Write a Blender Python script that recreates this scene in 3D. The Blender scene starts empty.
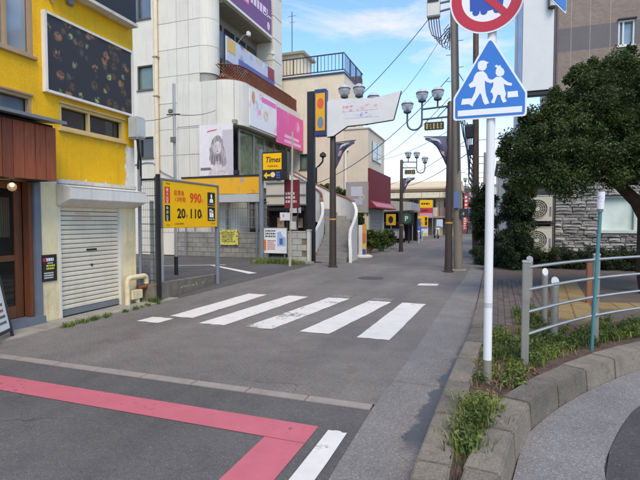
import bpy, bmesh, math, random
from mathutils import Vector, Matrix
import numpy as np

R = random.Random(7)
RAD = math.radians
scene = bpy.context.scene
col = scene.collection

# ---------------------------------------------------------------- camera
cam_d = bpy.data.cameras.new('camera')
cam = bpy.data.objects.new('camera', cam_d)
col.objects.link(cam)
cam.location = (0, 0, 1.6)
cam.rotation_euler = (RAD(90 - 2.34), 0, RAD(19.74))
cam_d.sensor_width = 36.0
cam_d.lens = 465 / 640 * 36
cam_d.clip_start = 0.05
cam_d.clip_end = 2000
scene.camera = cam
scene.render.resolution_x = 1024
scene.render.resolution_y = 768

# ---------------------------------------------------------------- world, sun, exposure
SUN_EL, SUN_AZ = 54.0, 150.0          # azimuth clockwise from +Y: high, behind the camera
world = bpy.data.worlds.new('World')
scene.world = world
world.use_nodes = True
wn, wl = world.node_tree.nodes, world.node_tree.links
wn.clear()
w_out = wn.new('ShaderNodeOutputWorld')
w_bg = wn.new('ShaderNodeBackground')
w_bg.inputs['Strength'].default_value = 0.15
sky = wn.new('ShaderNodeTexSky')
sky.sky_type = 'NISHITA'
sky.sun_disc = False
sky.sun_elevation = RAD(SUN_EL)
sky.sun_rotation = RAD(SUN_AZ)
sky.air_density = 1.0
sky.dust_density = 0.5
sky.ozone_density = 1.0
w_tc = wn.new('ShaderNodeTexCoord')
w_map = wn.new('ShaderNodeMapping')
w_map.inputs['Scale'].default_value = (1.0, 1.0, 3.4)
w_map.inputs['Rotation'].default_value = (0, RAD(-18), RAD(20))
w_no = wn.new('ShaderNodeTexNoise')
w_no.inputs['Scale'].default_value = 2.3
w_no.inputs['Detail'].default_value = 7
w_no.inputs['Roughness'].default_value = 0.62
w_no.inputs['Distortion'].default_value = 0.5
w_r = wn.new('ShaderNodeValToRGB')
w_r.color_ramp.elements[0].position = 0.52
w_r.color_ramp.elements[1].position = 0.76
w_sep = wn.new('ShaderNodeSeparateXYZ')
w_hz = wn.new('ShaderNodeMapRange')        # thin bright cloud bank low down, all the way round
w_hz.inputs['From Min'].default_value = 0.02
w_hz.inputs['From Max'].default_value = 0.30
w_hz.inputs['To Min'].default_value = 0.85
w_hz.inputs['To Max'].default_value = 0.0
w_add = wn.new('ShaderNodeMath'); w_add.operation = 'MAXIMUM'
w_gain = wn.new('ShaderNodeMix'); w_gain.data_type = 'RGBA'; w_gain.blend_type = 'MULTIPLY'
w_gain.inputs[0].default_value = 1.0
w_gain.inputs[7].default_value = (0.72, 1.12, 1.50, 1)
w_mix = wn.new('ShaderNodeMix'); w_mix.data_type = 'RGBA'
w_mix.inputs[7].default_value = (4.1, 4.15, 4.2, 1)
wl.new(w_tc.outputs['Generated'], w_map.inputs['Vector'])
wl.new(w_map.outputs['Vector'], w_no.inputs['Vector'])
wl.new(w_no.outputs['Fac'], w_r.inputs['Fac'])
wl.new(w_tc.outputs['Generated'], w_sep.inputs[0])
wl.new(w_sep.outputs['Z'], w_hz.inputs['Value'])
wl.new(w_r.outputs['Color'], w_add.inputs[0])
wl.new(w_hz.outputs['Result'], w_add.inputs[1])
wl.new(sky.outputs['Color'], w_gain.inputs[6])
wl.new(w_gain.outputs[2], w_mix.inputs[6])
wl.new(w_add.outputs[0], w_mix.inputs[0])
wl.new(w_mix.outputs[2], w_bg.inputs['Color'])
wl.new(w_bg.outputs[0], w_out.inputs['Surface'])

sun_d = bpy.data.lights.new('sun', 'SUN')
sun_d.energy = 1.6
sun_d.angle = RAD(30)
sun_d.color = (1.0, 0.93, 0.82)
sun = bpy.data.objects.new('sun', sun_d)
col.objects.link(sun)
_a = RAD(SUN_AZ)
_d = Vector((math.sin(_a) * math.cos(RAD(SUN_EL)), math.cos(_a) * math.cos(RAD(SUN_EL)), math.sin(RAD(SUN_EL))))
sun.rotation_euler = _d.to_track_quat('Z', 'Y').to_euler()

scene.view_settings.view_transform = 'Standard'
scene.view_settings.look = 'None'
scene.view_settings.gamma = 1.0
scene.view_settings.exposure = 0.80
scene.view_settings.use_white_balance = True
scene.view_settings.white_balance_temperature = 8200
scene.view_settings.white_balance_tint = 13

# ---------------------------------------------------------------- helpers
def s2l(c):
    r = []
    for v in c[:3]:
        v = v / 255.0
        r.append(v / 12.92 if v <= 0.04045 else ((v + 0.055) / 1.055) ** 2.4)
    return (r[0], r[1], r[2], 1.0)

def mul(c, k):
    return (min(1, c[0] * k), min(1, c[1] * k), min(1, c[2] * k), 1.0)

class NT:
    """small wrapper to wire shader nodes"""
    def __init__(self, name):
        self.m = bpy.data.materials.new(name)
        self.m.use_nodes = True
        self.t = self.m.node_tree
        self.b = self.t.nodes['Principled BSDF']
        tc = self.t.nodes.new('ShaderNodeTexCoord')
        geo = self.t.nodes.new('ShaderNodeNewGeometry')
        self.tc, self.geo = tc, geo
        self.pos = geo.outputs['Position']
    def n(self, typ, **kw):
        nd = self.t.nodes.new(typ)
        for k, v in kw.items():
            setattr(nd, k, v)
        return nd
    def l(self, a, b):
        self.t.links.new(a, b)
    def noise(self, scale, detail=4, rough=0.55, vec=None, stretch=None, dist=0.0):
        nd = self.n('ShaderNodeTexNoise')
        nd.inputs['Scale'].default_value = scale
        nd.inputs['Detail'].default_value = detail
        nd.inputs['Roughness'].default_value = rough
        nd.inputs['Distortion'].default_value = dist
        v = vec if vec is not None else self.pos
        if stretch:
            mp = self.n('ShaderNodeMapping')
            mp.inputs['Scale'].default_value = stretch
            self.l(v, mp.inputs['Vector'])
            v = mp.outputs['Vector']
        self.l(v, nd.inputs['Vector'])
        return nd.outputs['Fac']
    def ramp(self, fac, stops):
        nd = self.n('ShaderNodeValToRGB')
        cr = nd.color_ramp
        while len(cr.elements) < len(stops):
            cr.elements.new(0.5)
        for e, (p, c) in zip(cr.elements, stops):
            e.position = p
            e.color = c if len(c) == 4 else (c[0], c[1], c[2], 1)
        self.l(fac, nd.inputs['Fac'])
        return nd.outputs['Color']
    def mix(self, fac, a, b, mode='MIX'):
        nd = self.n('ShaderNodeMix', data_type='RGBA', blend_type=mode)
        for sock, v in ((nd.inputs[0], fac), (nd.inputs[6], a), (nd.inputs[7], b)):
            if isinstance(v, (int, float)):
                sock.default_value = v
            elif isinstance(v, (tuple, list)):
                sock.default_value = v
            else:
                self.l(v, sock)
        return nd.outputs[2]
    def math(self, op, a, b=0.0, c=None, clamp=False):
        nd = self.n('ShaderNodeMath', operation=op, use_clamp=clamp)
        for i, v in enumerate((a, b) if c is None else (a, b, c)):
            if isinstance(v, (int, float)):
                nd.inputs[i].default_value = v
            else:
                self.l(v, nd.inputs[i])
        return nd.outputs[0]
    def maprange(self, v, a, b, c=0.0, d=1.0):
        nd = self.n('ShaderNodeMapRange')
        nd.inputs['From Min'].default_value = a
        nd.inputs['From Max'].default_value = b
        nd.inputs['To Min'].default_value = c
        nd.inputs['To Max'].default_value = d
        self.l(v, nd.inputs['Value'])
        return nd.outputs['Result']
    def xyz(self, v=None):
        nd = self.n('ShaderNodeSeparateXYZ')
        self.l(v if v is not None else self.pos, nd.inputs[0])
        return nd.outputs
    def bump(self, h, strength=0.3, dist=0.01):
        nd = self.n('ShaderNodeBump')
        nd.inputs['Strength'].default_value = strength
        nd.inputs['Distance'].default_value = dist
        self.l(h, nd.inputs['Height'])
        self.l(nd.outputs['Normal'], self.b.inputs['Normal'])
    def color(self, c):
        if isinstance(c, (tuple, list)):
            self.b.inputs['Base Color'].default_value = c
        else:
            self.l(c, self.b.inputs['Base Color'])
        return self

MATS = {}
def mat(name, rgb, rough=0.6, metal=0.0, var=0.12, scale=3.0, grime=0.0, bump=0.0, bscale=60.0, spec=0.5, rgb_lin=None, streak=0.0, island=0.0):
    """general painted/mineral material: base colour, low-contrast mottling, dirt, fine relief"""
    if name in MATS:
        return MATS[name]
    t = NT(name)
    base = rgb_lin if rgb_lin else s2l(rgb)
    n1 = t.noise(scale, 5, 0.6)
    c = t.ramp(n1, [(0.3, mul(base, 1 - var)), (0.7, mul(base, 1 + var))])
    if island:
        rnd = t.geo.outputs['Random Per Island']
        oi = t.n('ShaderNodeObjectInfo')
        rr = t.math('FRACT', t.math('ADD', rnd, oi.outputs['Random']))
        k = t.ramp(rr, [(0.0, (1 - island,) * 3), (1.0, (1 + island * 0.6,) * 3)])
        c = t.mix(1.0, c, k, 'MULTIPLY')
    if grime:
        n2 = t.noise(scale * 0.45 + 0.4, 8, 0.7)
        m = t.maprange(n2, 0.5, 0.75, 0, grime)
        c = t.mix(m, c, (0.07, 0.06, 0.045, 1))
    if streak:
        n3 = t.noise(5.0, 5, 0.65, stretch=(3.0, 3.0, 0.12))
        m = t.maprange(n3, 0.52, 0.78, 0, streak)
        c = t.mix(m, c, (0.09, 0.08, 0.06, 1))
    t.color(c)
    t.b.inputs['Roughness'].default_value = rough
    t.b.inputs['Metallic'].default_value = metal
    t.b.inputs['Specular IOR Level'].default_value = spec
    if bump:
        t.bump(t.noise(bscale, 4, 0.6), bump, 0.01)
    MATS[name] = t.m
    return t.m

class MB:
    """collects shapes (in world coordinates) and links them as ONE mesh object"""
    def __init__(self):
        self.v, self.f = [], []
    def add(self, vs, fs):
        o = len(self.v)
        self.v.extend([tuple(p) for p in vs])
        self.f.extend([tuple(i + o for i in f) for f in fs])
        return self
    def quad(self, a, b, c, d):
        return self.add([a, b, c, d], [(0, 1, 2, 3)])
    def box(self, x0, x1, y0, y1, z0, z1):
        x0, x1 = min(x0, x1), max(x0, x1); y0, y1 = min(y0, y1), max(y0, y1); z0, z1 = min(z0, z1), max(z0, z1)
        vs = [(x, y, z) for z in (z0, z1) for y in (y0, y1) for x in (x0, x1)]
        return self.add(vs, [(0, 2, 3, 1), (4, 5, 7, 6), (0, 1, 5, 4), (2, 6, 7, 3), (0, 4, 6, 2), (1, 3, 7, 5)])
    def obox(self, o, u, v, w):
        """box from corner o with edge vectors u, v, w"""
        o, u, v, w = Vector(o), Vector(u), Vector(v), Vector(w)
        vs = [o + u * a + v * b + w * c for c in (0, 1) for b in (0, 1) for a in (0, 1)]
        fs = [(0, 2, 3, 1), (4, 5, 7, 6), (0, 1, 5, 4), (2, 6, 7, 3), (0, 4, 6, 2), (1, 3, 7, 5)]
        if u.cross(v).dot(w) < 0:
            fs = [tuple(reversed(f)) for f in fs]
        return self.add(vs, fs)
    def prism(self, pts, ext):
        """polygon pts (3-D) extruded by vector ext"""
        n = len(pts); e = Vector(ext)
        a = [Vector(p) for p in pts]
        nr = Vector((0, 0, 0))
        for i in range(n):
            p, q = a[i], a[(i + 1) % n]
            nr += Vector(((p.y - q.y) * (p.z + q.z), (p.z - q.z) * (p.x + q.x), (p.x - q.x) * (p.y + q.y)))
        if nr.dot(e) > 0:
            a = a[::-1]
        vs = a + [p + e for p in a]
        fs = [tuple(range(n)), tuple(range(2 * n - 1, n - 1, -1))]
        fs += [(i, i + n, (i + 1) % n + n, (i + 1) % n) for i in range(n)]
        return self.add(vs, fs)
    def tube(self, pts, r, seg=8, r1=None, cap=True):
        pts = [Vector(p) for p in pts]
        n = len(pts)
        ref = None
        vs, fs = [], []
        for i, p in enumerate(pts):
            d = (pts[min(i + 1, n - 1)] - pts[max(i - 1, 0)]).normalized()
            if ref is None:
                ref = Vector((0, 0, 1)) if abs(d.z) < 0.9 else Vector((1, 0, 0))
            s = d.cross(ref).normalized()
            t = s.cross(d).normalized()
            ref = t
            rr = r if r1 is None else r + (r1 - r) * i / (n - 1)
            for k in range(seg):
                a = 2 * math.pi * k / seg
                vs.append(p + s * (math.cos(a) * rr) + t * (math.sin(a) * rr))
        for i in range(n - 1):
            for k in range(seg):
                k2 = (k + 1) % seg
                fs.append((i * seg + k, i * seg + k2, (i + 1) * seg + k2, (i + 1) * seg + k))
        if cap:
            fs.append(tuple(range(seg - 1, -1, -1)))
            fs.append(tuple((n - 1) * seg + k for k in range(seg)))
        return self.add(vs, fs)
    def lathe(self, c, prof, seg=16):
        """profile [(radius, z)] revolved about the vertical axis through c"""
        c = Vector(c); vs, fs = [], []
        for (r, z) in prof:
            for k in range(seg):
                a = 2 * math.pi * k / seg
                vs.append(c + Vector((math.cos(a) * r, math.sin(a) * r, z)))
        for i in range(len(prof) - 1):
            for k in range(seg):
                k2 = (k + 1) % seg
                fs.append((i * seg + k, i * seg + k2, (i + 1) * seg + k2, (i + 1) * seg + k))
        fs.append(tuple(range(seg - 1, -1, -1)))
        fs.append(tuple((len(prof) - 1) * seg + k for k in range(seg)))
        return self.add(vs, fs)
    def sphere(self, c, r, seg=16, rings=10, sz=1.0):
        prof = [(max(1e-4, r * math.sin(math.pi * i / rings)), -r * sz * math.cos(math.pi * i / rings)) for i in range(rings + 1)]
        return self.lathe(c, prof, seg)
    def build(self, name, m, parent=None, bevel=0.0, smooth=False):
        me = bpy.data.meshes.new(name)
        me.from_pydata(self.v, [], self.f)
        if bevel:
            bm = bmesh.new(); bm.from_mesh(me)
            bmesh.ops.recalc_face_normals(bm, faces=bm.faces[:])
            eds = [e for e in bm.edges if len(e.link_faces) == 2 and e.calc_face_angle(0) > 0.5]
            bmesh.ops.bevel(bm, geom=eds, offset=bevel, segments=2, affect='EDGES', clamp_overlap=True)
            bm.to_mesh(me); bm.free()
        me.update()
        if m is not None:
            me.materials.append(m)
        if smooth:
            me.polygons.foreach_set('use_smooth', [True] * len(me.polygons))
            try:
                me.set_sharp_from_angle(angle=RAD(40))
            except Exception:
                pass
        o = bpy.data.objects.new(name, me)
        col.objects.link(o)
        if parent is not None:
            put(o, parent)
        return o

def world_loc(o):
    p = Vector(o.location)
    while o.parent is not None:
        o = o.parent
        p += Vector(o.location)
    return p

def put(o, parent):
    """parent o (whose mesh holds world coordinates) without moving it"""
    o.parent = parent
    o.location = Vector(o.location) - world_loc(parent)

def tag(o, label=None, cat=None, group=None, kind=None):
    if label: o['label'] = label
    if cat: o['category'] = cat
    if group: o['group'] = group
    if kind: o['kind'] = kind
    return o

def thing(name, label, cat, loc=(0, 0, 0), group=None):
    o = bpy.data.objects.new(name, None)
    o.empty_display_size = 0.2
    o.location = loc
    col.objects.link(o)
    return tag(o, label, cat, group)

def struct(o):
    o['kind'] = 'structure'
    return o

def copy_tree(o, parent=None):
    c = o.copy()
    col.objects.link(c)
    if parent is not None:
        c.parent = parent
    for ch in list(o.children):
        copy_tree(ch, c)
    return c

def inst(proto, name, loc, parent, scale=(1, 1, 1), rz=0.0):
    """another piece sharing proto's mesh; loc in world coordinates"""
    o = bpy.data.objects.new(name, proto.data if hasattr(proto, 'data') else proto)
    col.objects.link(o)
    o.location = loc
    o.scale = scale
    o.rotation_euler = (0, 0, rz)
    if parent is not None:
        put(o, parent)
    return o

_dg = None
def text(s, org, right, up, size, m, parent=None, name='lettering', bold=0.0, shear=0.0, depth=0.003, align='LEFT', width=None, aspect=None):
    """flat lettering with a little thickness: org is the baseline start, right/up span its plane"""
    cu = bpy.data.curves.new(name, 'FONT')
    cu.body = s
    cu.size = 1.0
    cu.align_x = align
    cu.offset = bold
    cu.shear = shear
    cu.resolution_u = 3
    tmp = bpy.data.objects.new('tmp', cu)
    col.objects.link(tmp)
    bpy.context.view_layer.update()
    me = bpy.data.meshes.new_from_object(tmp.evaluated_get(bpy.context.evaluated_depsgraph_get()))
    col.objects.unlink(tmp)
    bpy.data.objects.remove(tmp)
    bpy.data.curves.remove(cu)
    rt, upv = Vector(right).normalized(), Vector(up).normalized()
    nv = rt.cross(upv)
    xs = [v.co.x for v in me.vertices] or [0]
    kx = size
    if width and max(xs) - min(xs) > 1e-6:
        kx = width / (max(xs) - min(xs))
    for v in me.vertices:
        v.co = Vector(org) + rt * (v.co.x * kx) + upv * (v.co.y * size) + nv * depth
    me.name = name
    me.materials.clear()
    me.materials.append(m)
    o = bpy.data.objects.new(name, me)
    col.objects.link(o)
    if parent is not None:
        put(o, parent)
    return o

def wall_grid(org, u, v, W, H, holes, depth):
    """front face of a wall with real openings and reveals; u, v unit vectors, outward normal u x v"""
    org, u, v = Vector(org), Vector(u), Vector(v)
    n = u.cross(v)
    us = sorted(set([0, W] + [max(0, min(W, h[i])) for h in holes for i in (0, 1)]))
    vs = sorted(set([0, H] + [max(0, min(H, h[i])) for h in holes for i in (2, 3)]))
    m = MB()
    P = lambda a, b, d=0: org + u * a + v * b - n * d
    for i in range(len(us) - 1):
        for j in range(len(vs) - 1):
            a, b, c, d = us[i], us[i + 1], vs[j], vs[j + 1]
            mu, mv = (a + b) / 2, (c + d) / 2
            if any(h[0] < mu < h[1] and h[2] < mv < h[3] for h in holes):
                continue
            m.quad(P(a, c), P(b, c), P(b, d), P(a, d))
    for (a, b, c, d) in holes:
        m.quad(P(a, c), P(a, c, depth), P(b, c, depth), P(b, c))
        m.quad(P(a, d), P(b, d), P(b, d, depth), P(a, d, depth))
        m.quad(P(a, c), P(a, d), P(a, d, depth), P(a, c, depth))
        m.quad(P(b, c), P(b, c, depth), P(b, d, depth), P(b, d))
    return m

def leaf_mesh(name, m, clumps, per, size, seed, parent=None, droop=0.0, aspect=0.5, upbias=0.3, kind=None):
    """many leaf-sized folded faces scattered through clumps [(x, y, z, radius)]"""
    rng = np.random.default_rng(seed)
    C = np.array(clumps, dtype=float)
    n = len(C) * per
    cen = np.repeat(C[:, :3], per, axis=0)
    rad = np.repeat(C[:, 3], per)[:, None]
    d = rng.normal(size=(n, 3)); d /= np.linalg.norm(d, axis=1)[:, None]
    p = cen + d * rad * (rng.random((n, 1)) ** 0.45)
    nd = rng.normal(size=(n, 3)) + d * 0.6 + np.array([0, 0, upbias]); nd /= np.linalg.norm(nd, axis=1)[:, None]
    t = rng.normal(size=(n, 3)); t -= nd * (t * nd).sum(1)[:, None]; t /= np.linalg.norm(t, axis=1)[:, None]
    b = np.cross(nd, t)
    L = size * (0.6 + 0.8 * rng.random((n, 1)))
    Wd = L * aspect
    tip = t * L
    v0 = p; v1 = p + tip * 0.45 + b * Wd * 0.5 + nd * L * 0.10
    v2 = p + tip - nd * L * droop; v3 = p + tip * 0.45 - b * Wd * 0.5 + nd * L * 0.10
    V = np.stack([v0, v1, v2, v3], axis=1).reshape(-1, 3)
    me = bpy.data.meshes.new(name)
    me.vertices.add(len(V)); me.vertices.foreach_set('co', V.ravel())
    F = np.arange(n) * 4
    tri = np.stack([F, F + 1, F + 2, F, F + 2, F + 3], axis=1).ravel()
    me.loops.add(len(tri)); me.loops.foreach_set('vertex_index', tri)
    me.polygons.add(2 * n)
    me.polygons.foreach_set('loop_start', np.arange(2 * n) * 3)
    me.update(calc_edges=True)
    me.validate()
    me.materials.append(m)
    o = bpy.data.objects.new(name, me)
    col.objects.link(o)
    if parent is not None:
        put(o, parent)
    if kind:
        o['kind'] = kind
    return o

def lobes_to_clumps(lobes, spacing, r, seed, inner=0.25):
    """clump centres near the shells (and some inside) of ellipsoid lobes"""
    rr = random.Random(seed)
    out = []
    for (x, y, z, a, b, c) in lobes:
        n = max(6, int(10 * (a * b + b * c + a * c) / 3 / (spacing * spacing)))
        for _ in range(n):
            d = Vector((rr.gauss(0, 1), rr.gauss(0, 1), rr.gauss(0, 1))).normalized()
            k = rr.uniform(0.82, 1.06) if rr.random() > inner else rr.uniform(0.3, 0.8)
            out.append((x + d.x * a * k, y + d.y * b * k, z + d.z * c * k, r * rr.uniform(0.6, 1.3)))
    return out

def leaf_material(name, dark, light, trans=0.25):
    t = NT(name)
    rnd = t.geo.outputs['Random Per Island']
    c = t.ramp(rnd, [(0.0, dark), (0.75, ((dark[0] + light[0]) / 2, (dark[1] + light[1]) / 2, (dark[2] + light[2]) / 2)), (1.0, light)])
    n = t.noise(1.3, 4, 0.6)
    c = t.mix(1.0, c, t.ramp(n, [(0.33, (0.5, 0.55, 0.55)), (0.5, (1, 1, 1)), (0.68, (1.6, 1.45, 1.2))]), 'MULTIPLY')
    t.color(c)
    t.b.inputs['Roughness'].default_value = 0.6
    t.b.inputs['Specular IOR Level'].default_value = 0.3
    tr = t.n('ShaderNodeBsdfTranslucent')
    t.l(c, tr.inputs['Color'])
    ms = t.n('ShaderNodeMixShader')
    ms.inputs[0].default_value = trans
    out = t.t.nodes['Material Output']
    t.l(t.b.outputs[0], ms.inputs[1]); t.l(tr.outputs[0], ms.inputs[2])
    t.l(ms.outputs[0], out.inputs['Surface'])
    return t.m

def poly_sign(name, pts2, org, right, up, depth, m, parent, lift=0.0):
    """flat shape pts2 [(a, b)] in the plane (right, up) through org, raised by lift, thickness depth outward"""
    rt, upv = Vector(right).normalized(), Vector(up).normalized()
    nv = rt.cross(upv)
    P = [Vector(org) + rt * a + upv * b + nv * lift for a, b in pts2]
    return MB().prism(P, nv * depth).build(name, m, parent)

def ell(cx, cy, rx, ry, n=24, a0=0, a1=360, rot=0):
    out = []
    for i in range(n + (0 if a1 - a0 == 360 else 1)):
        a = RAD(a0 + (a1 - a0) * i / n)
        x, y = rx * math.cos(a), ry * math.sin(a)
        c, s = math.cos(RAD(rot)), math.sin(RAD(rot))
        out.append((cx + x * c - y * s, cy + x * s + y * c))
    return out

# ================================================================ MATERIALS
def asphalt(name, lin, warm=0.0, patch=0.18, speck=0.5, brick=False):
    t = NT(name)
    big = t.noise(0.35, 5, 0.6)
    mid = t.noise(3.2, 6, 0.65)
    fine = t.noise(130, 3, 0.75)
    vor = t.n('ShaderNodeTexVoronoi'); vor.inputs['Scale'].default_value = 95
    t.l(t.pos, vor.inputs['Vector'])
    base = (lin[0], lin[1], lin[2], 1)
    c = t.ramp(big, [(0.3, mul(base, 1 - patch)), (0.7, mul(base, 1 + patch))])
    c = t.mix(1.0, c, t.ramp(mid, [(0.3, (0.86, 0.86, 0.87)), (0.7, (1.12, 1.11, 1.1))]), 'MULTIPLY')
    c = t.mix(1.0, c, t.ramp(fine, [(0.36, (1 - speck,) * 3), (0.64, (1 + speck,) * 3)]), 'MULTIPLY')
    sp = t.ramp(vor.outputs['Color'], [(0.80, (0, 0, 0)), (0.95, (1, 1, 1))])
    c = t.mix(t.math('MULTIPLY', sp, 0.35), c, (0.24, 0.23, 0.22, 1))
    # long hairline cracks and tar stains
    cr = t.n('ShaderNodeTexVoronoi'); cr.feature = 'DISTANCE_TO_EDGE'; cr.inputs['Scale'].default_value = 0.55
    wv = t.n('ShaderNodeVectorMath', operation='ADD')
    nn = t.n('ShaderNodeTexNoise'); nn.inputs['Scale'].default_value = 2.5; nn.inputs['Detail'].default_value = 5
    t.l(t.pos, nn.inputs['Vector'])
    sc = t.n('ShaderNodeVectorMath', operation='SCALE'); sc.inputs['Scale'].default_value = 0.5
    t.l(nn.outputs['Color'], sc.inputs[0]); t.l(sc.outputs[0], wv.inputs[0]); t.l(t.pos, wv.inputs[1])
    t.l(wv.outputs[0], cr.inputs['Vector'])
    line = t.math('LESS_THAN', cr.outputs['Distance'], 0.005)
    gate = t.maprange(t.noise(0.6, 2), 0.55, 0.62)
    c = t.mix(t.math('MULTIPLY', t.math('MULTIPLY', line, gate, clamp=True), 0.3), c, (0.018, 0.018, 0.02, 1))
    c = t.mix(1.0, c, t.ramp(t.noise(28, 5, 0.7), [(0.35, (0.84, 0.84, 0.85)), (0.65, (1.14, 1.14, 1.13))]), 'MULTIPLY')
    trk = t.noise(0.9, 3, 0.5, stretch=(1.6, 0.12, 1))
    c = t.mix(1.0, c, t.ramp(trk, [(0.35, (0.88, 0.88, 0.89)), (0.65, (1.08, 1.08, 1.07))]), 'MULTIPLY')
    st = t.maprange(t.noise(1.1, 6, 0.7), 0.60, 0.76, 0, 0.45)
    c = t.mix(st, c, mul(base, 0.5))
    if brick:
        bk = t.n('ShaderNodeTexBrick')
        mp = t.n('ShaderNodeMapping'); mp.inputs['Rotation'].default_value = (0, 0, RAD(45))
        t.l(t.pos, mp.inputs['Vector']); t.l(mp.outputs[0], bk.inputs['Vector'])
        bk.inputs['Scale'].default_value = 5.0
        bk.inputs['Color1'].default_value = (0.95, 0.95, 0.95, 1); bk.inputs['Color2'].default_value = (1.1, 1.03, 1.0, 1)
        bk.inputs['Mortar'].default_value = (0.72, 0.72, 0.74, 1)
        bk.inputs['Mortar Size'].default_value = 0.025; bk.inputs['Mortar Smooth'].default_value = 0.6
        k = t.maprange(t.noise(0.9, 4), 0.35, 0.65, 0.05, 0.6)
        c = t.mix(k, c, t.mix(1.0, c, bk.outputs['Color'], 'MULTIPLY'))
        y = t.xyz()[1]
        fade = t.maprange(y, 6.6, 5.2)
        rd = t.math('MULTIPLY', t.maprange(t.noise(1.4, 6, 0.7), 0.56, 0.7, 0, 0.5), fade)
        c = t.mix(rd, c, (0.12, 0.06, 0.05, 1))
    t.color(c)
    t.b.inputs['Roughness'].default_value = 0.82
    t.b.inputs['Specular IOR Level'].default_value = 0.35
    h = t.math('ADD', t.math('MULTIPLY', fine, 0.6), vor.outputs['Distance'])
    t.bump(h, 0.35, 0.006)
    return t.m

def aggregate(name, lin, wet=False):
    """washed concrete: pale and dark pebbles in grey cement, a damp stain along the kerb"""
    t = NT(name)
    v1 = t.n('ShaderNodeTexVoronoi'); v1.inputs['Scale'].default_value = 100
    t.l(t.pos, v1.inputs['Vector'])
    v2 = t.n('ShaderNodeTexVoronoi'); v2.inputs['Scale'].default_value = 150
    t.l(t.pos, v2.inputs['Vector'])
    base = (lin[0], lin[1], lin[2], 1)
    cc = t.n('ShaderNodeSeparateColor'); t.l(v1.outputs['Color'], cc.inputs[0])
    c = t.ramp(cc.outputs[0], [(0.0, mul(base, 0.58)), (0.5, base), (0.9, mul(base, 1.3)), (1.0, mul(base, 2.0))])
    c = t.mix(0.45, c, t.ramp(t.noise(170, 3, 0.7), [(0.3, mul(base, 0.6)), (0.7, mul(base, 1.4))]))
    c = t.mix(1.0, c, t.ramp(t.noise(1.6, 7, 0.65), [(0.3, (0.82, 0.82, 0.84)), (0.7, (1.13, 1.13, 1.12))]), 'MULTIPLY')
    rough = 0.8
    if wet:
        x, y, z = t.xyz()
        wob = t.math('MULTIPLY', t.math('SUBTRACT', t.noise(4.5, 6, 0.65), 0.5), 0.30)
        edge = t.math('ADD', t.math('MULTIPLY', y, 0.100), -0.905)      # left limit of the damp patch
        a = t.maprange(t.math('SUBTRACT', t.math('ADD', x, wob), edge), 0.0, 0.03)
        b = t.math('MULTIPLY', t.maprange(y, 3.12, 3.35), t.maprange(y, 6.8, 5.2))
        k = t.math('MULTIPLY', t.math('MULTIPLY', a, b), 0.80)
        c = t.mix(k, c, (0.035, 0.036, 0.040, 1))
        t.l(t.maprange(k, 0, 0.72, 0.8, 0.35), t.b.inputs['Roughness'])
    else:
        t.b.inputs['Roughness'].default_value = rough
    t.color(c)
    t.bump(v1.outputs['Distance'], 0.4, 0.006)
    return t.m

M_STREET = asphalt('street_asphalt', (0.170, 0.155, 0.140), brick=True)
M_CROSS = asphalt('cross_asphalt', (0.102, 0.095, 0.090))
M_SIDE = asphalt('side_asphalt', (0.066, 0.062, 0.060), speck=0.35)
M_LOT = asphalt('lot_asphalt', (0.094, 0.088, 0.084))
M_GUTTER = aggregate('gutter_concrete', (0.186, 0.173, 0.160), wet=True)
M_APRON = aggregate('apron_concrete', (0.190, 0.178, 0.166))
t = NT('kerb_stone')
_b = s2l((119, 111, 100))
_c = t.ramp(t.noise(2.2, 7, 0.7), [(0.3, mul(_b, 0.62)), (0.5, _b), (0.7, mul(_b, 1.28))])
_oi = t.n('ShaderNodeObjectInfo')
_c = t.mix(1.0, _c, t.ramp(_oi.outputs['Random'], [(0, (0.82, 0.82, 0.82)), (1, (1.14, 1.12, 1.1))]), 'MULTIPLY')
_c = t.mix(1.0, _c, t.ramp(t.noise(70, 4, 0.75), [(0.35, (0.7, 0.7, 0.7)), (0.65, (1.25, 1.25, 1.24))]), 'MULTIPLY')
_c = t.mix(t.maprange(t.noise(9, 8, 0.75), 0.54, 0.72, 0, 0.5), _c, (0.055, 0.050, 0.038, 1))
_c = t.mix(t.maprange(t.noise(7, 6, 0.7, stretch=(2.2, 2.2, .35)), 0.56, 0.74, 0, 0.45), _c, (0.07, 0.06, 0.04, 1))
_c = t.mix(t.maprange(t.noise(22, 4, 0.6), 0.66, 0.72, 0, 0.5), _c, s2l((170, 166, 152)))
t.color(_c); t.b.inputs['Roughness'].default_value = 0.92
t.bump(t.math('ADD', t.noise(80, 4, 0.7), t.math('MULTIPLY', t.noise(14, 5, 0.6), 1.5)), 0.6, 0.012)
M_KERB = t.m
M_CONC = mat('old_concrete', (150, 144, 134), 0.85, var=0.15, scale=2.5, grime=0.5, bump=0.35, bscale=50)
M_CONCD = mat('dirty_concrete', (120, 110, 96), 0.9, var=0.25, scale=4, grime=0.75, bump=0.4, bscale=50)
M_EDGE = mat('edge_strip_concrete', (144, 134, 125), 0.85, var=0.12, scale=5, grime=0.35, bump=0.25)
M_SOIL = mat('soil', (84, 66, 54), 0.95, var=0.4, scale=9, grime=0.5, bump=0.9, bscale=45)
M_PAVER = mat('brick_paver', (94, 83, 76), 0.85, var=0.2, scale=8, grime=0.45, bump=0.3, island=0.22)
M_PAVEB = mat('pavement_bed', (92, 80, 72), 0.9, var=0.2, scale=4, grime=0.5, bump=0.3)
M_GROUND = mat('bare_ground', (118, 112, 106), 0.9, var=0.2, scale=0.8, grime=0.4)

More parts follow.
